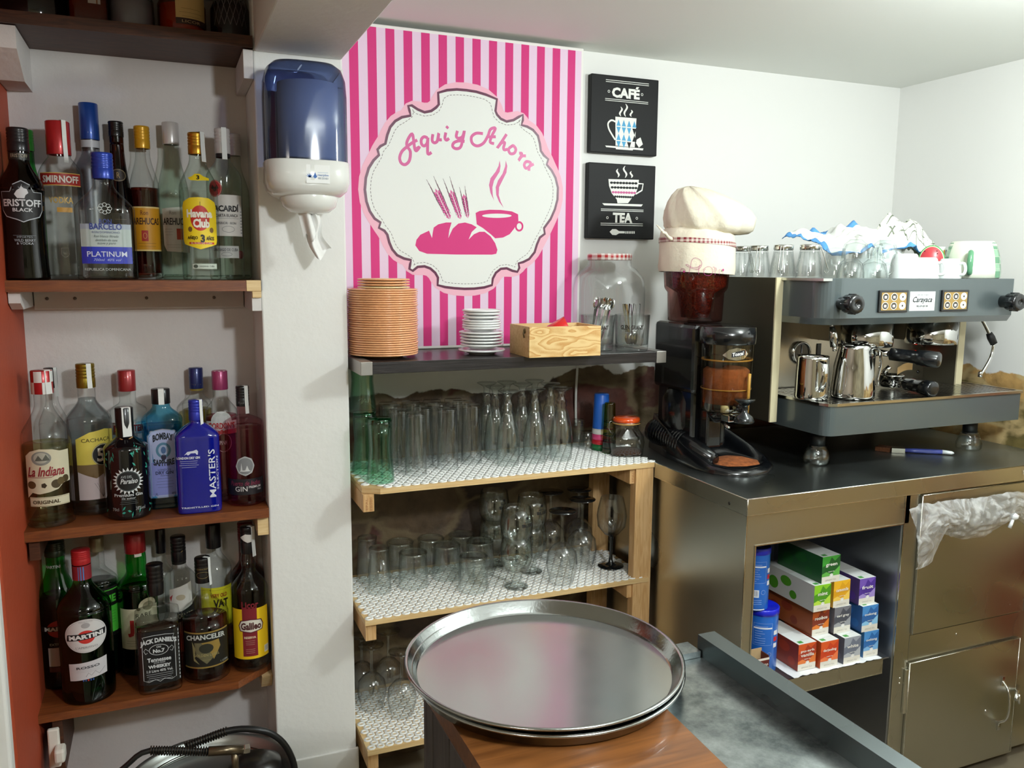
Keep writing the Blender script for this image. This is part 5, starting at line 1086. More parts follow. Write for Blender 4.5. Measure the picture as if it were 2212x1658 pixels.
def wine(black=True, h=.168, inv=True):
    m = MB(); st = BLS if black == 2 else CLT; ft = BLS if black else CLT
    bowl = [(.0295, h), (.037, h-.028), (.0395, h-.045), (.036, h-.07), (.02, h-.088), (.006, h-.095)]
    stem = [(.006, h-.095), (.0042, h-.105), (.0042, .025), (.006, .01), (.015, .004)]; foot = [(.015, .004), (.0335, .002), (.034, .0008), (0, .0002)]
    X = Matrix.Translation((0, 0, h)) @ Matrix.Rotation(PI, 4, 'X') if inv else None
    m.lathe([(r, z) for r, z in bowl], CLT if False else CLG, 36, X=X); m.lathe([(r*.96, z) for r, z in bowl[:-1]]+[(0, h-.09)], CLG, 32, X=X); m.lathe(stem, st, 16, X=X); m.lathe(foot, ft, 36, X=X); return m
wl = K6([(1235,213),(1347,148),(1170,106),(1372,87)])
put(lambda: wine(1), 'wine_glass', '', 'glass', 'wine glasses with black feet upside down', wl, ZB_, .168, kx=1.15, kz=1.25, labels=['black-footed wine glass upside down, nearest the stacked goblets', 'black-footed wine glass upside down, between the nearest one and the upright glass', 'black-footed wine glass upside down at the back, left of the pair', 'black-footed wine glass upside down at the back, right of the pair'])
c = at(1322, 1230, Z=ZB_); o = tag(scl(wine(2, .168, False), 1.15, 1.27).build('wine_glass'), 'upright wine glass with black stem and foot at right of the middle rack shelf', 'glass'); o.location = (c.x+.012, c.y+.03, ZB_+.0002)
cl = K6([(160,965),(330,1000),(105,905),(255,885)])
put(lambda: wine(0, .17), 'wine_glass', '', 'glass', 'clear wine glasses upside down on the lowest rack shelf', cl, ZC_, .17, kx=1.05, kz=1.1, labels=['clear stem glass upside down at the left of the lowest rack shelf', 'clear stem glass upside down in front, beside the bar, on the lowest rack shelf', 'clear stem glass upside down behind the left one on the lowest rack shelf', 'clear stem glass upside down at the back of the lowest rack shelf'])
# ------------------------------------------------------------------ espresso machine
ZW = .95
GP = M('grey_green_enamel', '566062', .3, .25, coat=.5); OLV = M('olive_steel_panel', '4f4b3e', .42, .5, noise=.06, nscale=4)
CRE = M('cream_edge_trim', 'd3c9a6', .5); BST = STEEL('machine_steel', 'b4aea0', .3, (2, 2, 80), .08); CH = M('chrome', 'd2d2d0', .06, 1)
BP = M('black_plastic', '131518', .25, coat=.4); BR = M('black_rubber', '15171a', .5); DK = M('dark_inside', '1a1c1c', .6)
em = thing('espresso_machine', 'grey-green two-group espresso machine with black knobs on the steel counter', 'coffee machine', (1.97, 1.9, ZW))
def arcpts(cx, cy_, r, a0, a1, n=8): return [(cx+r*math.cos(a0+(a1-a0)*k/n), cy_+r*math.sin(a0+(a1-a0)*k/n)) for k in range(n+1)]
P = [(2.30, 1.705), (2.315, 1.72), (2.305, 1.89), (1.602, 1.89)]+arcpts(1.602+.055, 1.705+.055, .055, PI, 1.5*PI, 10)
m = MB(); n = len(P)
m.prism(P, 1.372, 1.4775, GP, 'Z')
Q0 = [(x+(0 if y > 1.85 else 0), y+(.012 if y < 1.85 else 0)) for x, y in P]
vs = [(x, y, 1.372) for x, y in P]+[(x, y, 1.354) for x, y in Q0]; m.add(vs, [(i, (i+1) % n, n+(i+1) % n, n+i) for i in range(n)], GP, True); m.add([(x, y, 1.354) for x, y in Q0], [tuple(range(n))], GP)
m.build('front_panel', em, True)
MB().box(1.579, 1.6015, 1.8805, 2.30, 1.069, 1.477, OLV, .001).box(1.578, 1.6025, 1.876, 1.881, 1.068, 1.4775, CRE).build('side_panel', em, True, label='olive side panel with cream front edge')
MB().box(2.305, 2.33, 1.8805, 2.30, 1.069, 1.477, OLV, .001).box(2.304, 2.331, 1.876, 1.881, 1.068, 1.4775, CRE).build('side_panel', em, True)
MB().box(1.6025, 2.304, 2.0, 2.02, 1.10, 1.37, BST).box(1.6025, 2.304, 1.891, 2.299, 1.37, 1.376, BST).box(1.6025, 2.304, 2.285, 2.298, 1.07, 1.47, OLV).box(1.6025, 2.304, 2.0, 2.298, 1.069, 1.075, DK).build('back_panel', em, True)
MB().box(1.595, 2.31, 1.715, 2.30, 1.4702, 1.4772, M('cup_tray_steel', 'c9ccc9', .25, .9)).build('cup_tray', em, True)
T0 = [(1.622, 2.0)]+arcpts(1.622+.03, 1.70+.03, .03, PI, 1.5*PI, 8)+[(2.365, 1.70), (2.375, 1.71), (2.375, 2.0)]
MB().prism(T0, 1.056, 1.137, GP, 'Z').build('drip_tray', em, True)
SR = M('tray_steel_rim', 'c8c8c4', .18, 1)
m = MB(); R1 = [(1.618, 2.0), (1.618, 1.73), (1.627, 1.705), (1.65, 1.696), (2.37, 1.696), (2.379, 1.705), (2.379, 2.0)]; R2 = [(1.634, 2.0), (1.634, 1.735), (1.642, 1.718), (1.655, 1.712), (2.362, 1.712), (2.363, 1.714), (2.363, 2.0)]
vs = [(x, y, 1.137) for x, y in R1]+[(x, y, 1.1445) for x, y in R1]+[(x, y, 1.1445) for x, y in R2]+[(x, y, 1.139) for x, y in R2]; n = 7
m.add(vs, [(k*n+i, k*n+i+1, (k+1)*n+i+1, (k+1)*n+i) for k in range(3) for i in range(n-1)], SR); m.box(1.634, 2.363, 1.712, 2.0, 1.1372, 1.1385, M('drip_pan_dark', '2a2c2a', .3, .8))
for k in range(36): m.box(1.642+k*.0201, 1.642+k*.0201+.013, 1.72, 1.985, 1.1425, 1.1435, SR)
for y in (1.72, 1.85, 1.98): m.box(1.636, 2.362, y, y+.004, 1.1405, 1.1425, SR)
m.build('grille', em, True)
for x, y in ((1.70, 1.815), (2.29, 1.80), (1.70, 2.2), (2.29, 2.2)):
    MB().lathe([(0, 1.0), (.021, 1.0), (.021, 1.06), (.019, 1.069 if y > 2 else 1.0562)], BR, 24, X=T(x, y, 0)).build('foot', em, True)
# group heads
for gx, gy in ((1.872, 1.83), (2.13, 1.83)):
    MB().lathe([(0, 1.36), (.072, 1.36), (.074, 1.30), (.072, 1.283), (.064, 1.281), (.062, 1.288), (0, 1.288)], CH, 44, X=T(gx, gy, 0)).box(gx-.05, gx+.05, gy+.03, 2.0, 1.29, 1.36, BST).build('group_head', em, True)
def handle(a, b, mt=BP, r0=.018, r1=.0225):
    a, b = Vector(a), Vector(b); m = MB(); d = b-a
    rr = [r0*.7, r0, r0*.98, r0*1.05, r1*.97, r1, r1, r1*.8, r1*.3]; tt = [0, .02, .3, .55, .56, .75, .95, .99, 1]
    return m.tube([a+d*t for t in tt], rr, mt, 20)
def portafilter(c, d, name, parent, tilt=0):
    """c centre of basket, d horizontal direction of the handle"""
    c = Vector(c); d = Vector(d).normalized(); o = thing('portafilter', name, 'portafilter', c) if parent is None else None
    par = o or parent; X = Matrix.Translation(c)
    m = MB(); m.lathe([(0, -.022), (.028, -.022), (.034, -.012), (.034, .012), (.037, .014), (.037, .018), (.031, .018), (.029, -.008), (0, -.01)], CH, 32, X=X)
    m.tube([c+d*.03, c+d*.06+Vector((0, 0, -.002)), c+d*.085+Vector((0, 0, -.004))], [.011, .008, .009], CH, 14)
    m.tube([c+Vector((0, 0, -.02)), c+Vector((0, 0, -.034)), c+Vector((.014, 0, -.042))], .007, CH, 12); m.tube([c+Vector((0, 0, -.034)), c+Vector((-.014, 0, -.042))], .007, CH, 12)
    e = at(*name[1], Y=name[2]) if isinstance(name, tuple) else None
    return m, par, c, d
c1 = Vector((1.872, 1.83, 1.268)); e1 = at(2032, 778, Y=1.65); d1 = (e1-c1)
m = MB(); X = Matrix.Translation(c1); m.lathe([(0, -.02), (.026, -.02), (.034, -.010), (.034, .012), (.039, .012), (.039, .016), (0, .016)], CH, 32, X=X)
d1n = d1.normalized(); m.tube([c1+d1n*.03, c1+d1n*.07], [.011, .008], CH, 14); m.tube([c1+Vector((0, 0, -.02)), c1+Vector((0, 0, -.034)), c1+Vector((.014, 0, -.044))], .007, CH, 12)
pf = thing('portafilter', 'chrome portafilter locked in the left group, black handle pointing out', 'portafilter', c1); m.build('filter_basket', pf, True); handle(c1+d1n*.068, e1).build('handle', pf, True)
c2 = at(1925, 822, Z=1.167); c2.y = min(c2.y, 1.9); e2 = at(2018, 833, Y=1.70); e2.z = 1.166; d2n = (e2-c2).normalized()
pf = thing('portafilter', 'spare chrome portafilter with spouts lying on the drip tray grille', 'portafilter', (c2.x, c2.y, 1.144))
m = MB(); X = Matrix.Translation(c2+Vector((0, 0, .004))); m.lathe([(0, -.02), (.028, -.022), (.034, -.010), (.034, .012), (.038, .012), (.038, .016), (.031, .016), (.029, -.01), (0, -.012)], CH, 32, X=X)
m.tube([c2+d2n*.03, c2+d2n*.07], [.011, .009], CH, 14); m.tube([c2+Vector((-.01, 0, .01)), c2+Vector((-.03, 0, .03)), c2+Vector((-.02, -.01, .045))], .008, CH, 12)
m.grid(lambda u, v: (c2.x-.01+.06*u, c2.y-.03, c2.z+.022+.022*v+.012*u+.006*math.sin(u*3)), 6, 3, CH); m.build('filter_basket', pf, True); handle(c2+d2n*.068, e2, r0=.019, r1=.0225).build('handle', pf, True)
# knobs, keypads, badge, gauges
def knob(p, r, L, dirv, par, nm='knob', mat=BP, lab=None):
    q = Vector(dirv).normalized().to_track_quat('Z', 'Y').to_matrix().to_4x4(); m = MB()
    m.lathe([(0, -.001), (r*.72, 0), (r*.75, L*.35), (r, L*.4), (r*1.02, L*.92), (r*.9, L), (r*.3, L*1.0), (r*.28, L*.97), (0, L*.97)], mat, 28, X=Matrix.Translation(p) @ q)
    for k in range(8):
        a = k*PI/4; m.tube([(r*1.0*math.cos(a), r*1.0*math.sin(a), L*.45), (r*1.0*math.cos(a), r*1.0*math.sin(a), L*.9)], .0025, mat, 6, X=Matrix.Translation(p) @ q)
    return m.build(nm, par, True, label=lab)
knob((1.652, 1.706, 1.412), .0245, .062, (-.1, -1, 0), em, 'steam_knob'); knob((2.258, 1.706, 1.412), .0245, .062, (-.1, -1, 0), em, 'steam_knob')
KG = M('keypad_gold', 'a98a4c', .4, .3)
for x0 in (1.776, 2.008):
    m = MB().box(x0, x0+.106, 1.699, 1.7052, 1.386, 1.446, BP, .002); p = Print(flatY(1.6988), lift=.0002); p.rect(x0+.008, x0+.098, 1.392, 1.440, KG, 0)
    for i in range(3):
        for j in range(2):
            cx, cz = x0+.022+i*.031, 1.404+j*.024; p.ell(cx, cz, .0118, .0105, 'f0ede4', 1, 20); p.ell(cx, cz, .0098, .0088, '3a342c' if i < 2 else 'f0ede4', 2, 20)
            if i < 2: p.rect(cx-.0045, cx+.0045, cz-.004, cz+.003, 'e8e4d8', 3)
            else: p.ell(cx, cz, .003, .003, '3a342c', 3, 10)
    k = m.build('keypad', em, True); p.build('button_print', k, True)
p = Print(flatY(1.7048), lift=.0002); p.rect(1.893, 1.988, 1.389, 1.442, 'e4e8ea', 0); p.text('Carayaca', 1.94, 1.418, .072, .020, '1c2022', .01, .3); p.text('cafe de origen', 1.94, 1.433, .045, .005, '6a7074'); p.text('902 639 620 100', 1.94, 1.402, .042, .005, '1c2022', .02); p.text('www.carayaca.es', 1.94, 1.395, .03, .003, '6a7074'); p.text('S.L.', 1.981, 1.414, .006, .003, '6a7074')
p.build('badge', em, True)
def dial(x, z, r, par, y=1.9995):
    m = MB(); m.lathe([(r*.85, .006), (r, .006), (r, 0), (r*.98, .010), (r*.86, .011), (r*.85, .006)], CH, 32, X=T(x, y, z, PI/2)); m.lathe([(0, .005), (r*.86, .005)], BP, 32, X=T(x, y, z, PI/2))
    m.box(x-.0008, x+.0008, y-.0075, y-.006, z, z+r*.7, M('needle', 'c8c8c8', .4)); m.build('pressure_gauge', par, True)
dial(1.785, 1.248, .036, em)
knob((2.27, 1.9995, 1.285), .027, .03, (0, -1, 0), em, 'power_knob')
MB().lathe([(0, .009), (.006, .008), (.009, 0)], M('red_lamp_glow', 'ff2a12', .3, emit=2.5), 16, X=T(2.262, 1.9995, 1.232, PI/2)).build('pilot_lamp', em, True, label='glowing red pilot lamp')
MB().lathe([(0, .006), (.006, .005), (.008, 0)], M('dark_red_lamp', '6a0c10', .2, coat=.5), 16, X=T(1.855, 1.9995, 1.293, PI/2)).build('pilot_lamp', em, True)
MB().box(1.848, 1.864, 1.9965, 2.0, 1.20, 1.275, M('sight_slot', '050505', .3), .001).build('water_sight', em, True)
for x, z in ((1.63, 1.20), (1.62, 1.115), (2.28, 1.17)): MB().lathe([(0, .003), (.004, .002), (.005, 0)], BP, 10, X=T(x, 1.9995, z, PI/2)).build('screw', em, True)
MB().box(1.98, 2.06, 1.985, 1.9998, 1.16, 1.36, DK).box(2.065, 2.10, 1.975, 1.9998, 1.15, 1.36, BST, .002).build('group_backing', em, True)
# wands
q0 = at(1797, 702, Y=1.80); q1 = at(1803, 758, Y=1.79)
m = MB(); q0.z = 1.356; m.tube([q0, q0+Vector((0, 0, -.012))], .006, CH, 12); m.tube([q0+Vector((0, 0, -.012)), q0+(q1-q0)*.35, q0+(q1-q0)*.85], [.006, .011, .0115], CH, 18); m.tube([q0+(q1-q0)*.85, q1], .006, CH, 12); m.build('water_nozzle', em, True)
w0 = at(2136, 700, Y=1.80); w0.z = 1.355; w1 = at(2133, 712, Y=1.79); w2 = at(2147, 742, Y=1.78); w3 = at(2140, 772, Y=1.78); w4 = at(2117, 812, Y=1.78)
w0.x = min(w0.x, 2.30)
m = MB(); m.tube([w0, w1, w2], .0055, CH, 10, spline=4); m.tube([w2, w3, w4], .0048, CH, 10, spline=4); m.lathe([(0, -.004), (.007, -.002), (.007, .012), (.005, .014)], CH, 14, X=Matrix.Translation(w4)); m.build('steam_wand', em, True)
MB().tube([w1+(w2-w1)*.25, w1+(w2-w1)*.55, w2], [.009, .0115, .0105], BR, 14).build('wand_grip', em, True, label='black rubber wand grip')
# steel milk pitchers
def pitcher(px, by, ty, wb, wt, lab, yc, side):
    c = at(px, by, Y=yc); rb, rt = wid(wb, c)/2, wid(wt, c)/2; z0 = 1.1442; h = at(px, ty, Y=yc).z-z0
    o = thing('milk_pitcher', lab, 'milk jug', (c.x, c.y, z0), 0)
    m = MB(); pr = [(0, 0), (rb*.93, 0), (rb*.99, .003), (rb, .009), (rb*.985, h*.2), (rb*.6+rt*.4, h*.6), (rt, h*.93), (rt*1.01, h)]
    m.lathe(pr+[(rt*.97, h), (rt*.96, h*.93), (rb*.95, .01), (0, .008)], CH, 48)
    m.tube([(rt*.75*math.cos(a), -0+rt*.75*math.sin(a), h) for a in (2.2, 2.4)], .001, CH, 6)
    m.build('jug_body', o)
    X = Matrix.Rotation(side, 4, 'Z'); m = MB(); w_ = .0085
    cur = [(rt*.98, h*.9), (rt+.018, h*.93), (rt+.034, h*.86), (rt+.036, h*.6), (rt+.028, h*.35), (rb+.012, h*.22), (rb*.98, h*.24)]
    vs = []; 
    for x, z in cur: vs += [(x, -w_, z), (x, w_, z), (x-.0018, w_, z), (x-.0018, -w_, z)]
    fs = [(4*i+a, 4*i+(a+1) % 4, 4*i+4+(a+1) % 4, 4*i+4+a) for i in range(len(cur)-1) for a in range(4)]
    m.add(vs, fs, CH, True, X); m.build('handle', o)
pitcher(1752, 848, 768, 70, 66, 'smaller straight steel milk jug at the left end of the drip tray', 1.80, -1.9)
pitcher(1840, 850, 744, 92, 66, 'larger tapering steel milk jug under the left group head', 1.775, -.35)
# glass feet under the machine
FG = CLT
for (x, y, lb) in ((1.70, 1.815, 'upturned clear glass propping the near left foot of the coffee machine'), (2.29, 1.80, 'upturned clear glass propping the near right foot of the coffee machine')):
    m = MB(); m.lathe([(.030, 0), (.036, .006), (.037, .02), (.031, .04), (.0245, .052), (.0255, .0545), (.024, .056), (.0222, .0498), (0, .0495)], CLT, 36); m.lathe([(.034, .006), (.035, .02), (.029, .038), (0, .046)], CLG, 30)
    tag(m.build('glass_foot_support', loc=(x, y, ZW+.0003)), lb, 'glass', 'upturned glasses propping the machine')
# ---------------- on top of the machine
ZM = 1.4776
CB = M('chrome_glass_base', 'd8d8d4', .1, 1)
def steel_mug():
    m = MB(); h = .092
    m.lathe([(.036, 0), (.0345, .03), (.0265, h-.018), (.0255, h-.014), (.0, h-.013)], CLG, 32); m.lathe([(.034, .001), (.032, .03), (.024, h-.02), (0, h-.02)], CLG, 28)
    for k in range(12): a = k*PI/6; m.tube([(.0352*math.cos(a), .0352*math.sin(a), .01), (.0268*math.cos(a), .0268*math.sin(a), h-.02)], .0008, CLT, 4)
    m.lathe([(.0262, h-.0155), (.0275, h-.014), (.0275, h-.002), (.0262, h), (0, h-.0005)], CB, 32)
    for s in (-1, 1): m.tube([(.0265, s*.004, h-.004), (.030, s*.004, h-.008), (.048, s*.005, .03), (.052, s*.004, .02), (.046, s*.003, .012), (.040, s*.003, .02)], .0013, CB, 6, spline=3)
    return m
base = None
for px, py, Y, rz, lb in ((1604, 533, 2.13, -1.5, 'glass cup with chrome base at left end of the machine top'), (1640, 534, 2.04, -2.3, 'glass cup with chrome base, second from left on the machine top'), (1693, 531, 1.93, -2.4, 'glass cup with chrome base and handle leaning left, third from left on machine top'), (1750, 532, 1.86, -.7, 'glass cup with chrome base and handle to the right, fourth on machine top')):
    c = at(px, py, Y=Y); 
    if base is None: base = steel_mug().build('glass_cup'); o = tag(base, lb, 'cup', 'glass cups with chrome bases')
    else: o = dup(base, label=lb)
    o.location = (c.x, Y, ZM); o.rotation_euler.z = rz
c = at(1806, 537, Y=1.86)
m = MB(); m.lathe([(.033, 0), (.031, .03), (.025, .082), (.0, .085)], CLT, 32); m.lathe([(.031, 0), (.029, .03), (.023, .07), (0, .072)], CLG, 28)
tag(m.build('glass_cup', loc=(c.x, 1.86, ZM)), 'plain upturned glass with ribbed base, right of the chrome-based cups', 'glass')
def gcup(r=.036, h=.052):
    m = MB(); m.lathe([(r, 0), (r*.99, h*.3), (r*.85, h*.75), (r*.5, h*.96), (r*.45, h), (0, h)], CLT, 30); m.lathe([(r*.95, .001), (r*.93, h*.3), (r*.7, h*.75), (0, h*.88)], CLG, 28)
    m.tube([(r*.95, 0, h*.2), (r*1.35, 0, h*.25), (r*1.5, 0, h*.5), (r*1.3, 0, h*.75), (r*.85, 0, h*.72)], .003, CLT, 8, spline=3); return m
for px, Y, z, rz, lb in ((1838, 1.77, 0, -2.6, 'low glass coffee cup upturned at the front, left of two'), (1888, 1.77, 0, -.4, 'low glass coffee cup upturned at the front, right of two beside white cups'), (1846, 1.80, .0535, -1, 'glass coffee cup upturned on top of the left low one'), (1908, 1.80, .0535, -2.6, 'glass coffee cup upturned on top of the right low one')):
    c = at(px, 570, Y=Y); tag(gcup().build('glass_cup', loc=(c.x, Y, ZM+z), rz=rz), lb, 'cup', 'low glass coffee cups')
POR = M('white_porcelain', 'e9f0ee', .12, coat=.5)
def wcup(r=.036, h=.062, mat=POR, handle=True, band=None):
    m = MB(); m.lathe([(r, .0), (r*.99, h*.3), (r*.92, h*.7), (r*.8, h*.93), (r*.7, h), (0, h)], mat, 36)
    m.lathe([(r, 0), (r*.95, .001), (r*.9, h*.5), (0, h*.9)], mat, 30)
    if handle: m.tube([(r*.93, 0, h*.22), (r*1.3, 0, h*.2), (r*1.45, 0, h*.45), (r*1.3, 0, h*.75), (r*.88, 0, h*.74)], .0042, mat, 10, spline=3)
    return m
for px, Y, z, r, h, rz, lb in ((1955, 1.76, 0, .040, .068, -.5, 'white porcelain cup upturned, larger one at the front right of glass cups'), (2000, 1.74, 0, .036, .058, -1.2, 'white porcelain cup upturned in front of the watermelon mug'), (2052, 1.75, 0, .032, .056, -1.4, 'small white porcelain cup upturned right of the watermelon mug'), (1866, 1.90, .0, .036, .12, -.3, 'white cup with dark-lined rim behind the glass cups'), (1918, 1.90, .0, .038, .12, -2.9, 'white cup under the edge of the blue-hemmed cloth')):
    c = at(px, 570, Y=Y); tag(wcup(r, h).build('porcelain_cup', loc=(c.x, Y, ZM+z), rz=rz), lb, 'cup', 'white porcelain cups on the machine')
# watermelon mug
c = at(2012, 560, Y=1.84); wm = thing('watermelon_mug', 'mug shaped like a watermelon slice, red flesh and green rind', 'mug', (c.x, 1.84, ZM), -math.atan2(c.x, 1.84))
m = MB(); RG = M('melon_green', '3f9a4a', .3, coat=.4); RF = M('melon_red', 'c8424a', .3, coat=.4); RW = M('melon_pale', 'cfe0b8', .3)
def ell_disc(m, rx, rz_, y0, y1, mat, cz=.048): m.lathe([(0, 0), (.97, 0), (1, .1), (1, .9), (.97, 1), (0, 1)], mat, 40, X=Matrix.Translation((0, y0, cz)) @ Matrix(((rx, 0, 0, 0), (0, 0, (y1-y0), 0), (0, rz_, 0, 0), (0, 0, 0, 1))))
ell_disc(m, .037, .0485, -.02, .03, RG); ell_disc(m, .0345, .046, -.0215, .0, RW); ell_disc(m, .0325, .044, -.0225, .0, RF)
for k in range(9):
    x, z = random.uniform(-.02, .02), random.uniform(.03, .08); m.lathe([(0, .0022), (.0016, .001), (.0018, 0)], BP, 8, X=T(x, -.0222, z, PI/2))
m.build('mug_body', wm)
c = at(2028, 540, Y=1.92); m = wcup(.034, .095, POR, False)
cols = ['c8322c', 'e0a030', '2c4a9a', '7a2c3c', '2f7a4a', 'd86a2c', '30324a', 'e0c040']
for k in range(24):
    a0 = 2*PI*k/24; m.add([((.0345-.0*z)*math.cos(a)*(1 if z < .05 else .9), (.0345)*math.sin(a)*(1 if z < .05 else .9), z+.0003) for z in (.002, .03, .05, .085) for a in (a0, a0+.13)], [(0, 1, 3, 2), (2, 3, 5, 4), (4, 5, 7, 6)], M('stripe_'+cols[k % 8], cols[k % 8], .3), True)
tag(m.build('striped_mug', loc=(c.x, 1.925, ZM)), 'white mug with multicoloured vertical stripes behind the watermelon mug', 'mug')
# green and white mug
c = at(2128, 565, Y=1.82); r = wid(112, c)/2; hm = at(2128, 522, Y=1.82).z-ZM
gm = thing('porcelain_mug', 'large cream mug with green chequered sides upturned at right end of machine top', 'mug', (min(c.x, 2.262), 1.82, ZM), -math.atan2(c.x, 1.82))
CP = M('cream_porcelain', 'ebeedd', .15, coat=.5); GC = [M('glaze_green', '5f9a74', .2, coat=.4), M('glaze_pale_green', '8fbb9b', .2, coat=.4)]
m = MB(); pf_ = [(r, .002), (r*1.0, hm*.25), (r*.93, hm*.6), (r*.80, hm*.92), (r*.74, hm)]
m.lathe([(r*.95, 0)]+pf_+[(0, hm)], CP, 48)
def rr_(z): 
    for (a, za), (b_, zb) in zip(pf_, pf_[1:]):
        if z <= zb: return a+(b_-a)*max(0, (z-za)/(zb-za))
    return pf_[-1][0]
for s in (-1, 1):
    for j in range(5):
        for i in range(2):
            a0 = -PI/2+s*(.95+i*.32); a1 = a0+s*.30; z0, z1 = hm*(.02+.19*j), hm*(.2+.19*j)
            m.add([((rr_(z)+.0006)*math.cos(a), (rr_(z)+.0006)*math.sin(a), z) for z in (z0, z1) for a in (a0, (a0+a1)/2, a1)], [(0, 1, 4, 3), (1, 2, 5, 4)], GC[(i+j) % 2], True)
m.build('mug_body', gm)
m = MB(); m.tube([(-.002, -r*.93, hm*.18), (-.002, -r-.022, hm*.16), (-.002, -r-.03, hm*.42), (-.002, -r-.02, hm*.68), (-.002, -r*.86, hm*.64)], [.007, .008, .0085, .008, .007], GC[0], 12, spline=4); m.build('handle', gm, label='green glazed handle')
# cloths
def cloth_mat(name, base, line, sc_, th, hem=None):
    m, n, l = nt(name); b = n['Principled BSDF']; b.inputs['Roughness'].default_value = .9
    tc = n.new('ShaderNodeTexCoord'); sp = n.new('ShaderNodeSeparateXYZ'); l.new(tc.outputs['UV'], sp.inputs[0]); fs = []
    for ax in ('X', 'Y'):
        mu = n.new('ShaderNodeMath'); mu.operation = 'MULTIPLY'; mu.inputs[1].default_value = sc_; l.new(sp.outputs[ax], mu.inputs[0])
        fr = n.new('ShaderNodeMath'); fr.operation = 'FRACT'; l.new(mu.outputs[0], fr.inputs[0]); lt = n.new('ShaderNodeMath'); lt.operation = 'LESS_THAN'; lt.inputs[1].default_value = th; l.new(fr.outputs[0], lt.inputs[0]); fs.append(lt)
    mx = n.new('ShaderNodeMath'); mx.operation = 'MAXIMUM'; l.new(fs[0].outputs[0], mx.inputs[0]); l.new(fs[1].outputs[0], mx.inputs[1])
    c = n.new('ShaderNodeMix'); c.data_type = 'RGBA'; c.inputs['A'].default_value = (*srgb(base), 1); c.inputs['B'].default_value = (*srgb(line), 1); l.new(mx.outputs[0], c.inputs['Factor']); l.new(c.outputs['Result'], b.inputs['Base Color']); return m
def cloth(fn, nu, nv, mat, name, label, hem=None, hw=1):
    m = MB(); m.grid(fn, nu, nv, mat)
    if hem:
        hi = m.mi(hem)
        for j in range(nv):
            for i in range(nu):
                if i < hw or j < hw or i >= nu-hw or j >= nv-hw: m.m[j*nu+i] = hi
    o = m.build(name); uv = o.data.uv_layers.new(name='UVMap')
    for p in o.data.polygons:
        for li in p.loop_indices: vi = o.data.loops[li].vertex_index; uv.data[li].uv = ((vi % (nu+1))/nu, (vi//(nu+1))/nv)
    sm = o.modifiers.new('thickness', 'SOLIDIFY'); sm.thickness = .002
    return tag(o, label, 'cloth')
def crease(p, s=1): q = Vector(p)*.45; return mn.noise(q*9*s)*.6+mn.noise(q*19*s+Vector((3, 1, 2)))*.22
L0 = at(1735, 545, Y=2.0); R0 = at(2000, 545, Y=1.95)
def blue_fn(u, v):
    x = 1.76+.40*u+.05*(v-.5); y = 2.03-.17*v
    z = ZM+.098+.03*math.sin(PI*min(1, max(0, u*.9+.1)))+.018*math.sin(u*15+v*4)*(.4+.6*u)-.035*v*v+.05*abs(crease((u*1.6, v*1.6, 1)))+.022*(.25-abs(mn.noise(Vector((u*5+2, v*3, 7)))))
    y += .02*math.sin(u*17+1); z += .035*math.exp(-((u-.62)/.06)**2)*(1-v)
    if v > .6: z -= (v-.6)*.05*(1-u*.6); y -= .02*math.sin(u*11)
    return (x, y, max(z, ZM+.062))
CW = M('white_cotton', 'eef0ea', .95, bump=.2, bscale=150); BH = M('blue_hem', '5b9ad6', .9)
cloth(blue_fn, 60, 30, CW, 'dish_cloth', 'white cloth with bright blue hem crumpled over the cups', BH, 2)
def chk_fn(u, v):
    a = u*PI; x = 2.0+.25*u; y = 2.01-.12*v
    z = ZM+.012+.165*math.sin(PI*min(.96, .15+.8*u))**.6*math.sin(PI*min(.97, .3+.62*v))**.7+.03*crease((u*2.2, v*2.2, 5))+.028*(.25-abs(mn.noise(Vector((u*6, v*5, 3)))))+.010*math.sin(u*15+v*9)
    x += .012*math.sin(v*9+u*4); return (x, y, max(z, ZM+.003))
cloth(chk_fn, 60, 50, cloth_mat('check_cotton', 'edeee4', '737a6a', 6, .07), 'tea_towel', 'cream tea towel with thin grey checks heaped at the back of machine top')

# ------------------------------------------------------------------ grinder with chef hat
gr = thing('coffee_grinder', 'black coffee grinder with bean hopper and clear doser left of the espresso machine', 'coffee grinder', (1.40, 1.95, ZW))
GB = M('grinder_black', '0e1013', .22, coat=.5)
m = MB(); m.box(1.358, 1.50, 1.94, 2.15, 1.15, 1.346, GB, .012); m.box(1.37, 1.49, 1.955, 2.14, .99, 1.16, GB, .01); m.rings([(1.02, .06, .075, 2, 1.425, 2.05), (1.05, .075, .09, 2, 1.425, 2.05), (1.12, .075, .09, 2, 1.425, 2.05), (1.15, .06, .08, 2, 1.425, 2.05)], GB, 32); m.box(1.39, 1.44, 1.91, 2.0, 1.0, 1.34, GB, .006)
m.build('motor_body', gr, True)
m = MB(); Bq = [(1.37, 2.18), (1.337, 2.03), (1.33, 1.90), (1.345, 1.82), (1.38, 1.772), (1.43, 1.758), (1.49, 1.77), (1.535, 1.80), (1.56, 1.84), (1.566, 1.92), (1.562, 2.02), (1.555, 2.14)]
Bq = [(x, y) for x, y in Bq]; cc = Vector((1.45, 1.97)); n = len(Bq)
def insetp(k): return [tuple(cc+(Vector(p)-cc)*k) for p in Bq]
hz = lambda y, o: ZW+o+max(0, (y-1.83))*.27
R_ = [[(x, y, ZW+.0005) for x, y in Bq], [(x, y, ZW+.012) for x, y in Bq], [(x, y, hz(y, .019)) for x, y in insetp(.93)], [(x, y, hz(y, .021)) for x, y in insetp(.86)], [(x, y, max(ZW+.012, hz(y, -.01))) for x, y in insetp(.80)], [(x, y, ZW+.012) for x, y in insetp(.74)]]
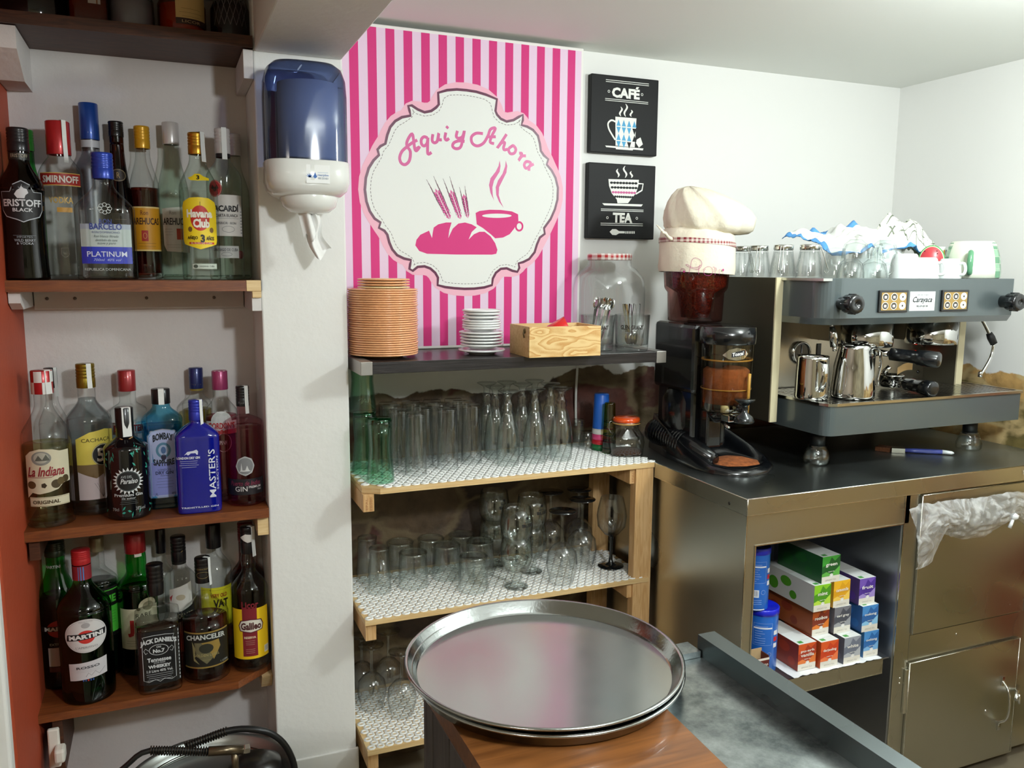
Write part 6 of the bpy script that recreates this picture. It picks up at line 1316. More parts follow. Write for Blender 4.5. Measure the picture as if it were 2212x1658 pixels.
m.add([p for r in R_ for p in r], [(k*n+i, k*n+(i+1) % n, (k+1)*n+(i+1) % n, (k+1)*n+i) for k in range(5) for i in range(n)]+[tuple(5*n+i for i in range(n))], GB, True)
m.build('base_tray', gr, True)
m = MB(); 
for k in range(12): t = k/11; m.lathe([(.036, -.004), (.041, 0), (.036, .004)], GB, 24, X=T(1.385-.008*t, 2.15-.16*t, ZW+.055-.008*t, PI/2))
m.tube([(1.385, 2.17, ZW+.055), (1.378, 1.98, ZW+.045), (1.385, 1.87, ZW+.025)], [.037, .036, .02], GB, 24); m.build('ribbed_cover', gr, True)
GRD = M('orange_coffee_grounds', '9a5527', .95, noise=.5, nscale=70, bump=.8, bscale=200)
m = MB(); G_ = [(1.39, 1.87), (1.41, 1.835), (1.46, 1.815), (1.51, 1.83), (1.535, 1.87), (1.53, 1.92), (1.49, 1.95), (1.44, 1.95), (1.40, 1.92)]; gc = Vector((1.465, 1.885))
rs = []
for k, zz in ((1, .0128), (.8, .0165), (.5, .020), (.2, .0215)): rs += [(*(gc+(Vector(p)-gc)*k*(1+.08*math.sin(i*2.3))), ZW+zz+.001*math.sin(i*1.7)) for i, p in enumerate(G_)]
n = 9; m.add(rs, [(k*n+i, k*n+(i+1) % n, (k+1)*n+(i+1) % n, (k+1)*n+i) for k in range(3) for i in range(n)]+[tuple(3*n+i for i in range(n))], GRD, True); m.build('spilled_grounds', gr, True)
HOP = G('smoky_red_hopper', 'd8b0aa', .4, .05, .07); BEAN = M('coffee_beans', '7a3218', .4, noise=.75, nscale=170, bump=1, bscale=170, coat=.2)
hx, hy = 1.432, 2.05
m = MB(); m.rings([(1.349, .071, .071, 2.4, hx, hy), (1.352, .074, .074, 2.4, hx, hy), (1.432, .077, .077, 2.4, hx, hy), (1.440, .083, .083, 2.4, hx, hy), (1.447, .086, .086, 2.4, hx, hy), (1.535, .092, .092, 2.4, hx, hy), (1.58, .093, .093, 2.4, hx, hy)], HOP, 44, cap0=True); m.build('bean_hopper', gr, True)
MB().rings([(1.36, .04, .04, 2, hx, hy), (1.43, .05, .05, 2.4, hx, hy), (1.45, .081, .081, 2.4, hx, hy), (1.555, .088, .088, 2.4, hx, hy)], BEAN, 40, cap0=True, cap1=True).build('coffee_beans', gr, True)
m = MB(); m.tube([(hx-.078, hy-.01, 1.36), (hx-.078, hy-.01, 1.43)], .001, CH, 5)
dx, dy, dR = 1.424, 1.88, .0735
MB().lathe([(0, 1.347), (dR*.9, 1.347), (dR+.003, 1.344), (dR+.004, 1.30), (dR, 1.298)], GB, 40, X=T(dx, dy, 0)).build('doser_lid', gr, True)
MB().lathe([(dR-.002, 1.298), (dR-.005, 1.12), (dR-.008, 1.112), (0, 1.112)], G('doser_plastic', 'e9e2cc', .5, .05, .07), 40, X=T(dx, dy, 0)).build('doser_chamber', gr, True)
m = MB(); m.lathe([(0, 1.135), (dR-.012, 1.135), (dR-.011, 1.225), (dR-.02, 1.232), (0, 1.22)], M('ground_coffee_orange', '8a4a26', .95, noise=.25, nscale=60, bump=.4, bscale=150), 32, X=T(dx, dy, 0)); m.build('ground_coffee', gr, True)
m = MB(); AM = M('amber_plastic', 'b88a3c', .4); m.tube([((dR-.006)*math.cos(a*PI/16)+dx, (dR-.006)*math.sin(a*PI/16)+dy, 1.255) for a in range(32)], .0025, AM, 6, closed=True); m.tube([((dR-.006)*math.cos(a*PI/16)+dx, (dR-.006)*math.sin(a*PI/16)+dy, 1.175) for a in range(32)], .0018, AM, 6, closed=True)
m.tube([(dx+.02, dy-dR+.002, 1.115), (dx+.02, dy-dR+.0, 1.21), (dx+.024, dy-dR+.004, 1.22)], .0045, AM, 8); m.tube([(dx-.03, dy-.04, 1.114), (dx-.03, dy-.04, 1.134)], .012, M('cream_gear', 'c8c2a4', .5), 10); m.build('doser_ring', gr, True)
dirc = Vector((-dx, -dy, 0)).normalized(); side = Vector((-dirc.y, dirc.x, 0))
pb = Vector((dx, dy, 0))+dirc*(dR-.004)+side*.028
def doser_map(x, y, h): a = x/dR; base_ = math.atan2(dirc.y, dirc.x); return (dx+(dR-.001+h)*math.cos(base_+a), dy+(dR-.001+h)*math.sin(base_+a), y)
pr = Print(doser_map, maxw=.004); pr.poly([(-.012, 1.272), (.005, 1.287), (.026, 1.292), (.05, 1.288), (.062, 1.275), (.048, 1.262), (.026, 1.258), (.004, 1.262)], CH, 1); pr.poly([(.012, 1.266), (.012, 1.279), (.05, 1.287), (.05, 1.272)], '15161a', 2); pr.text('Toscal', .03, 1.276, .032, .010, 'e8e8e8', .03, .2, rot=.15); pr.build('badge', gr, True)
tp = Vector((dx, dy, 0))+dirc*(dR+.030)+side*.050
MB().lathe([(.0, 1.098), (.026, 1.098), (.027, 1.102), (.022, 1.115), (.009, 1.125), (.008, 1.142), (.014, 1.148), (.026, 1.158), (.027, 1.161), (0, 1.161)], M('tamper_black', '1c2022', .25, .3, coat=.5), 32, X=T(tp.x, tp.y, 0)).tube([(tp.x, tp.y, 1.135), (tp.x+side.x*-.02-dirc.x*.03, tp.y-side.y*.02-dirc.y*.03, 1.135)], .012, GB, 12).build('tamper', gr, True)
MB().tube([(dx, dy, 1.112), (dx, dy-.01, 1.085)], [.05, .035], GB, 20).box(dx-.05, dx-.02, dy-.085, dy-.05, 1.095, 1.112, CH, .002).tube([(dx-.03, dy-.03, 1.085), (dx-.045, dy-.08, 1.08)], .004, CH, 8).build('doser_outlet', gr, True)
# white printing on hopper
# chef hat
ch = thing('chef_hat', 'cream cloth chef hat with red check ribbon crowning the grinder hopper', 'hat', (hx, hy, 1.50))
HC = M('cream_cotton', 'efe7d2', .95, bump=.3, bscale=120, noise=.04, nscale=12)
m = MB(); NN = 72
def hring(z, rx, ry, cx, cy_, amp=.002, f=9, ph=0, slope=0):
    out = []
    for k in range(NN):
        a = 2*PI*k/NN; w_ = 1+amp/rx*math.sin(f*a+ph)+amp*.6/rx*math.sin(f*2.3*a+ph*2+1); x = cx+rx*w_*math.cos(a); y = cy_+ry*w_*math.sin(a)
        out.append((x, y, z-slope*(x-cx)))
    return out
def stack(m, R, mat, cap=True):
    n = len(R[0]); m.add([p for r in R for p in r], [(k*n+i, k*n+(i+1) % n, (k+1)*n+(i+1) % n, (k+1)*n+i) for k in range(len(R)-1) for i in range(n)]+([tuple((len(R)-1)*n+i for i in range(n))] if cap else []), mat, True)
BX = hx+.0
stack(m, [hring(1.487, .107, .107, BX, hy, .0012, 5, 0, .05), hring(1.50, .110, .109, BX, hy, .0015, 7, 1, .05), hring(1.53, .110, .109, BX, hy, .002, 6, 2, .06), hring(1.56, .109, .108, BX-.001, hy, .002, 5, 3, .07), hring(1.578, .108, .108, BX-.002, hy, .0012, 5, 3, .08), hring(1.60, .104, .104, BX, hy, .002, 7, 3, .08), hring(1.612, .09, .09, BX, hy, .002, 7, 3, .05)], HC, False)
m.build('hat_band', ch, True)
m = MB()
prof = [(1.603, .06, 1.46), (1.598, .085, 1.475), (1.601, .107, 1.476), (1.609, .125, 1.472), (1.622, .131, 1.468), (1.645, .134, 1.468), (1.668, .123, 1.457), (1.689, .102, 1.441), (1.708, .075, 1.423), (1.724, .043, 1.406), (1.732, .006, 1.397)]
stack(m, [hring(z, r, r*.9, ox, hy-.004, .0045 if r > .1 else .0035, 9, z*26, .0) for z, r, ox in prof], HC)
m.build('puffed_crown', ch, True)
GB2 = gingham('ribbon_check', 'e8dcd0', '8a2430', -620)
m = MB(); R0_ = hring(1.567, .1105, .1097, BX-.001, hy, .0015, 5, 3, .075); R1_ = hring(1.580, .1100, .1092, BX-.002, hy, .0012, 5, 3, .08); stack(m, [R0_, R1_], GB2, False); m.build('ribbon', ch, True, label='red and white check ribbon')
m = MB(); tb = Vector((BX-.108, hy-.03, 1.582)); m.tube([tb, tb+Vector((-.02, -.012, .006)), tb+Vector((-.035, -.02, .016))], [.006, .004, .005], HC, 8, spline=3)
for k in range(4): m.tube([tb+Vector((-.034, -.02, .015)), tb+Vector((-.046-.004*k, -.024+.004*k, .016+.007*k))], [.003, .0015], HC, 6)
m.build('tie_knot', ch, True)
def hatmap(x, y, h): a = x/.110; b_ = math.atan2(-hy, -BX); X_ = BX+(.1125+h)*math.cos(b_+a); return (X_, hy+(.1118+h)*math.sin(b_+a), y-.055*(X_-BX))
pr = Print(hatmap, maxw=.006); HP = M('magenta_thread', 'b0307c', .7)
def HQ(pts): return [((a-840)/7.896*.00125, 1.5015-(b-1400)/7.896*.00118) for a, b in pts]
for s in ([(565,1510),(580,1450),(640,1450),(655,1500),(620,1505)], [(715,1530),(740,1400),(760,1280),(820,1235),(900,1270),(930,1340),(890,1430),(800,1440),(700,1400),(660,1370),(690,1365),(760,1410),(850,1410),(915,1360)], [(880,1530),(880,1450),(895,1360)], [(1000,1430),(965,1470),(985,1530),(1060,1545),(1115,1500),(1120,1430),(1060,1380),(1000,1400),(960,1450)], [(1120,1390),(1150,1385),(1165,1440),(1170,1530)], [(1165,1400),(1185,1400),(1190,1450)], [(1250,1520),(1245,1440),(1270,1415)], [(1330,1420),(1325,1500)]):
    pr.stroke(HQ(s), .0009, HP, 2, spline=4)
pr.ell(*HQ([(1330, 1425)])[0], .003, .0035, HP, 2, 10); pr.ell(*HQ([(630, 1495)])[0], .0028, .003, HP, 2, 10); pr.build('embroidery', ch, True)
# ------------------------------------------------------------------ steel counter with open niche
SS = STEEL('brushed_steel', 'c4c3b8', .3, (60, 60, 1.5), .07); SST = STEEL('worktop_steel', 'a3aaa8', .34, (2, 60, 2), .08); EDG = M('bright_steel_edge', 'd9d8cf', .2, 1)
wt = thing('steel_worktop', 'continuous stainless steel worktop carrying the coffee machine', 'worktop', (1.9, 1.95, .905))
XE = 2.46
m = MB(); m.box(1.28, XE, 1.587, 2.335, .9455, .950, SST, .0015); m.build('top_sheet', wt, True)
m = MB(); m.box(1.2805, XE, 1.5855, 1.5895, .907, .9475, SS); m.tube([(1.282, 1.588, .9475), (XE, 1.588, .9475)], .0024, EDG, 8); m.box(1.2805, XE, 1.5853, 1.59, .9062, .9078, EDG); m.build('front_lip', wt, True)
m = MB(); m.box(1.2795, 1.2835, 1.5875, 2.335, .907, .9475, SS); m.tube([(1.2815, 1.588, .9475), (1.2815, 2.33, .9475)], .0022, EDG, 8); m.box(1.279, 1.284, 1.587, 2.335, .9062, .9075, EDG); m.tube([(1.2815, 1.5872, .908), (1.2815, 1.5872, .9475)], .002, EDG, 8)
m.lathe([(0, .002), (.004, .001), (.0045, 0)], M('rivet', '4a4a46', .3, .9), 12, X=T(1.2793, 1.655, .921, 0, -PI/2)); m.build('side_lip', wt, True)
p = Print(flatY(1.5853), lift=.0002); p.text('TECNO', 2.275, .93, .07, .013, 'c9c6b8', .01); p.build('stamped_name', wt, True)
cb = thing('steel_cabinet', 'stainless steel base cabinet with open niche under the coffee counter', 'cabinet', (1.9, 1.95, 0))
m = MB(); m.box(1.292, 1.296, 1.602, 2.33, .04, .9065, SS); m.box(1.2915, 1.2945, 1.6, 1.603, .04, .9065, EDG); m.build('side_panel', cb, True)
m = MB(); m.box(1.2945, 1.322, 1.6, 1.604, .04, .9065, SS); m.box(1.319, 1.3225, 1.598, 1.604, .04, .825, EDG); m.build('left_stile', cb, True)
m = MB(); m.box(1.322, 1.832, 1.6, 1.604, .824, .9065, SS); m.box(1.322, 1.815, 1.5985, 1.604, .8215, .8245, EDG); m.build('top_rail', cb, True)
m = MB(); m.box(1.815, 1.8665, 1.6, 1.604, .04, .9065, SS); m.box(1.8125, 1.8155, 1.5985, 1.604, .04, .9065, EDG)
for z in (.375, .36): m.lathe([(0, .002), (.003, .001), (.0035, 0)], EDG, 10, X=T(1.843, 1.6, z, PI/2))
m.build('middle_stile', cb, True)
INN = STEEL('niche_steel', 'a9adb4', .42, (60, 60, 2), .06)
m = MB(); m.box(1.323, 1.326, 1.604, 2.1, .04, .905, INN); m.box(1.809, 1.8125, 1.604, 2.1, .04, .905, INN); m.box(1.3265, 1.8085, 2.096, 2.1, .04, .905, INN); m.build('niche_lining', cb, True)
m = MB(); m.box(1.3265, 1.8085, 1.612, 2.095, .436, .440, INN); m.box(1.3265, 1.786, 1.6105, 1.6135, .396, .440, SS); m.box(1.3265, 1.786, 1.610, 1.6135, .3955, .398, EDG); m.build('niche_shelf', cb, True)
# door column
m = MB(); m.box(1.862, 2.335, 1.603, 1.607, .04, .9065, SS); m.build('front_frame', cb, True)
def door(z0, z1, nm):
    m = MB(); m.box(1.868, 2.313, 1.592, 1.602, z0, z1, SS, .002); m.tube([(1.869, 1.5925, z1-.001), (2.312, 1.5925, z1-.001)], .0016, EDG, 6); m.tube([(1.869, 1.5925, z0), (1.869, 1.5925, z1)], .0014, EDG, 6); m.tube([(2.312, 1.5925, z0), (2.312, 1.5925, z1)], .0016, EDG, 6)
    return m.build(nm, cb, True)
d1 = door(.502, .899, 'door'); d2 = door(.055, .418, 'door')
MB().box(1.868, 2.313, 1.5995, 1.6028, .423, .496, SS, .0008).lathe([(0, .002), (.003, .001), (.0035, 0)], EDG, 10, X=T(2.05, 1.5995, .47, PI/2)).build('middle_rail', cb, True)
MB().box(1.856, 1.867, 1.592, 1.5995, .27, .40, EDG, .001).build('hinge', cb, True)
hp = [at(2166, 1470, Y=1.59), at(2178, 1492, Y=1.565), at(2181, 1525, Y=1.555), at(2174, 1552, Y=1.562), at(2158, 1560, Y=1.58), at(2157, 1566, Y=1.59)]
m = MB(); m.tube(hp, .0035, CH, 10, spline=5); 
for q in (hp[0], hp[-1]): m.box(q.x-.006, q.x+.006, 1.587, 1.592, q.z-.014, q.z+.014, CH, .001)
m.build('handle', d2, True)
MB().lathe([(0, .004), (.0045, .002), (.005, 0)], CH, 10, X=T(2.19, 1.592, .21, PI/2)).build('rivet', d2, True)
MB().box(2.335, XE, 1.62, 2.33, .04, .9065, SS).build('end_panel', cb, True)
# small tap beside the door
m = MB(); q = at(2195, 1510, Y=1.56); m.tube([q, (2.335, 1.6, q.z+.01)], .006, CH, 10); m.tube([q+Vector((.012, 0, .014)), q+Vector((.014, 0, -.016))], .004, CH, 8)
tag(m.build('gas_tap'), 'little chrome valve sticking out beside the lower cabinet door handle', 'valve')
# plastic bag over the upper door
PB = M('thin_polythene', 'e2e6e8', .25, bump=.6, bscale=25, spec=.8)
mt, n, l = nt('thin_polythene_film'); nb = n['Principled BSDF']; n.remove(nb)
lw = n.new('ShaderNodeLayerWeight'); lw.inputs[0].default_value = .4
tcn = n.new('ShaderNodeTexCoord'); tn = n.new('ShaderNodeTexNoise'); tn.inputs['Scale'].default_value = 14; tn.inputs['Detail'].default_value = 6; tn.inputs['Distortion'].default_value = 2.5; l.new(tcn.outputs['Object'], tn.inputs['Vector'])
rp = n.new('ShaderNodeValToRGB'); rp.color_ramp.elements[0].position = .38; rp.color_ramp.elements[0].color = (.18, .18, .18, 1); rp.color_ramp.elements[1].position = .72; rp.color_ramp.elements[1].color = (.95, .95, .95, 1); l.new(tn.outputs[0], rp.inputs[0])
mxm = n.new('ShaderNodeMath'); mxm.operation = 'MAXIMUM'; l.new(lw.outputs['Facing'], mxm.inputs[0]); l.new(rp.outputs[0], mxm.inputs[1])
ml = n.new('ShaderNodeMath'); ml.operation = 'MULTIPLY'; ml.inputs[1].default_value = .7; l.new(mxm.outputs[0], ml.inputs[0])
trn = n.new('ShaderNodeBsdfTransparent'); pbs = n.new('ShaderNodeBsdfPrincipled'); pbs.inputs['Base Color'].default_value = (.86, .88, .9, 1); pbs.inputs['Roughness'].default_value = .25
bpn = n.new('ShaderNodeBump'); bpn.inputs['Strength'].default_value = .8; bpn.inputs['Distance'].default_value = .01; l.new(tn.outputs[0], bpn.inputs['Height']); l.new(bpn.outputs[0], pbs.inputs['Normal'])
msn = n.new('ShaderNodeMixShader'); l.new(ml.outputs[0], msn.inputs[0]); l.new(trn.outputs[0], msn.inputs[1]); l.new(pbs.outputs[0], msn.inputs[2]); l.new(msn.outputs[0], n['Material Output'].inputs[0])
def C7(a, b): return (1880+a/5.92, 960+b/5.92)
top_ = [C7(*p) for p in ((480,825),(600,745),(800,735),(1000,700),(1200,680),(1400,665),(1600,625),(1800,595),(1966,600))]
bot_ = [C7(*p) for p in ((560,1590),(760,1500),(900,1130),(1000,1160),(1150,1205),(1400,1170),(1600,1060),(1840,930),(1966,1030))]
def bag(u, v):
    t = u*8; i = min(7, int(t)); f_ = t-i; a = Vector(top_[i])*(1-f_)+Vector(top_[i+1])*f_; b_ = Vector(bot_[i])*(1-f_)+Vector(bot_[i+1])*f_
    q = a*(1-v)+b_*v; p = at(q.x, q.y, Y=1.588); bul = .03*math.sin(PI*v)*(.5+.5*math.sin(PI*min(1, u*1.1)))
    p.y = 1.587-bul-.010*abs(mn.noise(Vector((u*7, v*5, 0))))-.004*abs(mn.noise(Vector((u*26+v*9, v*14, 5))))-.003; p.z += .004*mn.noise(Vector((u*20, v*9, 3))); return p
m = MB(); m.grid(bag, 70, 34, mt)
for k in range(0):
    v0 = .15+.09*k; m.tube([Vector(bag(u_, min(.98, v0+.05*math.sin(u_*6+k))))+Vector((0, -.002, 0)) for u_ in [(.1+.8*j/24) for j in range(25)]], .0008, M('film_crease', 'e9ecee', .3), 5)
kq = at(*C7(1840, 915), Y=1.57); m.lathe([(0, -.012), (.011, -.006), (.012, .004), (0, .012)], M('film_crease', 'e9ecee', .3), 14, X=Matrix.Translation(kq)); m.tube([kq, kq+Vector((-.012, -.002, -.02)), kq+Vector((-.016, 0, -.032))], [.004, .005, .006], M('film_crease', 'e9ecee', .3), 8)
tag(m.build('plastic_bag'), 'thin clear plastic bag knotted over the upper cabinet door', 'plastic bag')
# brush on worktop
bc = at(1960, 974, Z=.958); be = at(2056, 978, Z=.958); d = (be-bc).normalized()
br = thing('pastry_brush', 'flat brush with blue and white handle lying under the coffee machine', 'brush', bc)
a0 = at(1895, 966, Z=.958); a1 = at(1925, 970, Z=.958); a2 = at(1954, 972, Z=.958); a3 = at(2035, 976, Z=.958)
def slab(m, a, b_, w0, w1, h, mat):
    a, b_ = Vector(a), Vector(b_); dd = (b_-a).normalized(); s = Vector((-dd.y, dd.x, 0)); vs = []
    for p_, w_ in ((a, w0), (b_, w1)):
        for sx, sz in ((-1, -1), (1, -1), (1, 1), (-1, 1)): vs.append(p_+s*w_*sx+Vector((0, 0, h*sz)))
    return m.add(vs, [(0, 1, 2, 3), (4, 5, 6, 7), (0, 1, 5, 4), (1, 2, 6, 5), (2, 3, 7, 6), (3, 0, 4, 7)], mat)
slab(MB(), a0, a1, .022, .018, .0065, M('brown_bristles', '6a3f22', .9, bump=1, bscale=200)).build('bristles', br, True); slab(MB(), a1, a2, .018, .013, .007, M('tin_ferrule', 'b8b4a8', .25, .9)).build('ferrule', br, True)
MB().tube([a2, a2+(a3-a2)*.3, a2+(a3-a2)*.7, a3], [.006, .0072, .0075, .0072], M('handle_blue', '4a56a8', .3, coat=.4), 14).build('handle', br, True); MB().tube([a3, be, be+d*.006], [.0072, .0055, .002], M('handle_white', 'e6eeee', .3), 14).build('handle_tip', br, True)
tag(MB().tube([(1.52, 2.2, .956), (1.58, 2.12, .957), (1.66, 2.1, .957), (1.72, 2.2, .957)], .005, BR, 8, spline=5).build('cable'), 'black power cable lying on the worktop behind the grinder', 'cable')
# ---- niche contents
LN = M('white_napkin', 'eef0f2', .9, bump=.3, bscale=60)
def liner(u, v):
    x = 1.475+.305*u; y = 1.612+.35*v; z = .4412+.0015*abs(mn.noise(Vector((u*8, v*8, 0))))
    if v < .04: y -= .004+.006*mn.noise(Vector((u*15, 0, 0))); z += .0015+.003*abs(mn.noise(Vector((u*25, 2, 0))))
    return (x, y, z)
tag(MB().grid(liner, 60, 30, LN).build('paper_liner'), 'white paper liner with ragged front edge under the tea boxes', 'paper')
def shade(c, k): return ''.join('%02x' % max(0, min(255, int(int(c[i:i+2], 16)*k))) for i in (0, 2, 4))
def tea(px0, px1, yt, yb, z, col, dark, lite, text, lab, L=.145, side=None, rot=False, y=None):
    a = at(px0, yb, Z=z); b_ = at(px1, yb-3, Z=z); y0 = y or (a.y+b_.y)/2; x0 = a.x; w_ = min(b_.x-a.x, .062); h = .0742
    o = thing('tea_box', lab, 'tea box', (x0+w_/2, y0, z), random.uniform(-.02, .02), 'organic tea boxes in the niche')
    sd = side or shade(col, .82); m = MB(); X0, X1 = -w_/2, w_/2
    vs = [(x, y_, zz) for zz in (0.0002, h) for y_ in (0, L) for x in (X0, X1)]
    WH = M('box_white', 'e9ecea', .4)
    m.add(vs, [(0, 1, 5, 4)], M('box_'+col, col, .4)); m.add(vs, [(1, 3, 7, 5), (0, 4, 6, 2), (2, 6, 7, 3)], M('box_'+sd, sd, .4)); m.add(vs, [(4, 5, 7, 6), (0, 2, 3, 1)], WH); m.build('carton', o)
    p = Print(lambda x, y_, hh: (x, -hh, y_), lift=.0002); W = w_/2
    p.poly([(-W, h*.62), (-W*.3, h*.72), (0, h*.95), (W*.4, h*.8), (W, h*.98), (W, h*.6), (W*.5, h*.45), (W*.1, h*.3), (-W*.5, h*.42), (-W, h*.35)], dark, 0); p.poly([(-W, h*.35), (-W*.5, h*.42), (W*.1, h*.3), (W*.5, h*.45), (W, h*.6), (W, h*.25), (-W, h*.25)], lite, 0)
    p.rect(-W, W, 0.0004, h*.25, 'e4e0d6', 1); p.ell(.002, h*.26, .0062, .0062, 'f0f0ee', 2, 18); p.ring(.002, h*.26, .0045, .0045, .0007, 'b8b8b4', 3, 14)
    ls = text.split('|')
    for k, s in enumerate(ls): p.text(s, 0, h*(.72-.14*k if len(ls) > 1 else .66), min(w_*.75, .0072*len(s)+.004), .0095, 'f2f0ea', .02)
    p.text('organic tea', 0, h*.42, w_*.36, .0035, 'f2f0ea', .02); p.text("SIMON'S TEA", 0, h*.11, w_*.6, .0045, 'b0aca4'); p.build('front_print', o)
    q = Print(lambda x, y_, hh: (x, y_, h+hh), lift=.0002); q.rect(-W*.75, -W*.25, .006, .018, '4a9a4a', 0); q.text('organic loose leaf', W*.2, .02, w_*.5, .004, 'b4b8b8'); q.rect(-W, W, L*.5, L*.99, 'd8d8d4', 0); q.build('top_print', o)
    s_ = Print(lambda x, y_, hh: (-W-hh, L-x, y_), lift=.0002)
    for cx, cz, rx_, rz_ in ((.04, .03, .02, .018), (.09, .05, .022, .014), (.12, .02, .014, .012)): s_.ell(cx, cz, rx_, rz_, dark, 0, 16)
    s_.build('side_print', o)
r1, r2, r3, r4 = .4432, .5178, .5924, .667
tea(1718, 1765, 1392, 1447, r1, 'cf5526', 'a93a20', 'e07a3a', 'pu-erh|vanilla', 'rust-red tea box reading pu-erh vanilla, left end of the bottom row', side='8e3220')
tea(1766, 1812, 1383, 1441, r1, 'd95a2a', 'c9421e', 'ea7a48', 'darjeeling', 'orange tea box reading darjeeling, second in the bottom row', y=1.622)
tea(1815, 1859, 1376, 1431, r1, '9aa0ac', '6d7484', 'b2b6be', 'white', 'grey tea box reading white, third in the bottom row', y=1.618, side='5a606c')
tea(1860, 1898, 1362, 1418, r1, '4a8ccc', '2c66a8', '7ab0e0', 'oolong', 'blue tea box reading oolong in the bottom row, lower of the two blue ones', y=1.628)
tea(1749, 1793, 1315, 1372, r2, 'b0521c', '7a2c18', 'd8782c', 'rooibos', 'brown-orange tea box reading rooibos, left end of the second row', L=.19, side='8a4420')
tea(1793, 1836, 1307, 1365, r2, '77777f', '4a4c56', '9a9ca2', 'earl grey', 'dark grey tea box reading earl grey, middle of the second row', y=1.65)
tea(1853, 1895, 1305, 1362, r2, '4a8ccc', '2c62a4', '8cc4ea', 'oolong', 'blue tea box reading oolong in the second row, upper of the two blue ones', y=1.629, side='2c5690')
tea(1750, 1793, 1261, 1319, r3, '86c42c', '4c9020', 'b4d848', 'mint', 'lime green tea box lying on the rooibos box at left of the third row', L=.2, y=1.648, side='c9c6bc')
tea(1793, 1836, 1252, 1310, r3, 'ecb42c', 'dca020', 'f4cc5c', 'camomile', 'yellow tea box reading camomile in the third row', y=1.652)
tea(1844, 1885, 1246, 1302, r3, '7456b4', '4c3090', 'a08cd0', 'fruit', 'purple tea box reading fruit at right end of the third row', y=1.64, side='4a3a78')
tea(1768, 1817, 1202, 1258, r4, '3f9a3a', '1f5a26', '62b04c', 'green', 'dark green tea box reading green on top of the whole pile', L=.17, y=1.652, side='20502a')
CBL = M('can_blue', '2068c8', .3, coat=.3); LBL = M('lid_blue', '1422c8', .3, coat=.3)
def can(x, y, z, r, h, lab):
    o = thing('drink_powder_can', lab, 'can', (x, y, z), -math.atan2(x, y)); MB().lathe([(0, 0), (r*.98, 0), (r, .002), (r, h-.016)], CBL, 36).build('tube', o)
    MB().lathe([(r*1.0, h-.018), (r*1.045, h-.017), (r*1.045, h-.002), (r*.98, h), (r*.9, h-.002), (0, h-.003)], LBL, 36).build('lid', o)
    p = Print(lambda x_, y_, hh: ((r+hh)*math.sin(x_/r), -(r+hh)*math.cos(x_/r), y_), maxw=.005)
    p.rect(-.02, .03, h*.83-.022, h*.83-.018, 'e8ecf4', 1); p.stroke([(-.02, h*.45), (.03, h*.45), (.03, h*.79), (-.02, h*.79)], .0006, 'c8d4ec', 1, True)
    for k in range(8): p.rect(-.016, random.uniform(.0, .022), h*(.48+.037*k), h*(.48+.037*k)+.001, 'a8bce4', 1)
    p.rect(-.02, .012, h*.22, h*.34, 'e4e8ee', 1)
    for k in range(11): p.rect(-.018+k*.0026, -.017+k*.0026, h*.235, h*.33, '2a3a6a', 2)
    p.rect(-.022, .03, h*.015, h*.03, 'e8ecf4', 1)
    for k in range(3): p.rect(-.02, .02, h*(.11+.03*k), h*(.11+.03*k)+.0008, 'a8c4f0', 1)
    p.ring(.024, h*.3, .006, .006, .0006, 'c8d4ec', 1, 14)
    for k in range(3): p.rect(.036, .05, h*(.6-.1*k), h*(.6-.1*k)+.012, ('e8e8f0', 'c02430', 'e8e8f0')[k], 1)
    p.build('can_print', o)
can(1.437, 1.70, .4402, .0425, .175, 'lower blue powder can with domed blue lid at left of the niche'); can(1.408, 1.70, .6155, .036, .168, 'upper slimmer blue powder can standing on the lower one')
bxn = thing('carton_box', 'small open maroon carton at the front left of the niche', 'box', (1.372, 1.66, .4402))
m = MB(); MR = M('carton_maroon', '5e1f18', .5); KR = M('carton_inside', 'b89c74', .8)
m.box(1.335, 1.402, 1.622, 1.624, .4402, .508, MR).box(1.335, 1.337, 1.624, 1.654, .4402, .515, KR).box(1.400, 1.402, 1.624, 1.654, .4402, .512, MR).box(1.335, 1.402, 1.653, 1.655, .4402, .52, KR); m.build('carton', bxn, True)
p = Print(flatY(1.6218), lift=.0002); p.rect(1.335, 1.402, .502, .508, 'e4e0d8', 0); p.text('palitto', 1.38, .490, .036, .010, 'ece4dc', .02); p.build('front_print', bxn, True)

# ------------------------------------------------------------------ foreground bar
BWD = WOOD('bar_mahogany', '623a1b', '7c4d26', .28, (1.5, 18, 18), 4, 1.2, .35, .1)
ZBR = .940
def bp_(px, py): q = at(px, py, Z=ZBR); return (q.x, q.y)
wl0, wl1 = bp_(1012, 1613.5), bp_(1036.7, 1658); br0, br1 = bp_(1441, 1531), bp_(1572.5, 1658)
def ext(a, b_, Y): t = (Y-a[1])/(b_[1]-a[1]); return (a[0]+(b_[0]-a[0])*t, Y)
bar = thing('bar_counter', 'dark bar counter with brown wooden top under the round trays', 'bar counter', (.44, .7, 0))
YF = 1.045
TL, TR, BRr, BLl = (.306, YF), ext(br0, br1, YF), ext(br0, br1, .35), ext(wl0, wl1, .35)
BLl = (.306, .35)
m = MB(); m.prism([TL, TR, BRr, BLl], .912, ZBR, BWD, 'Z'); m.build('wooden_top', bar, True)
BBK = WOOD('bar_front_boards', '2e2a28', '4a4440', .45, (30, 30, 2), 3, 1)
m = MB(); m.box(.318, .575, .36, YF-.01, .04, .912, M('bar_body_dark', '1c1816', .5))
y = .37
while y < YF-.02:
    m.box(.306, .319, y, min(y+.068, YF-.012), .04, .9115, BBK, .002); y += .0705
m.box(.306, .4, YF-.012, YF, .04, .9115, BBK, .001); m.build('boarded_front', bar, True)
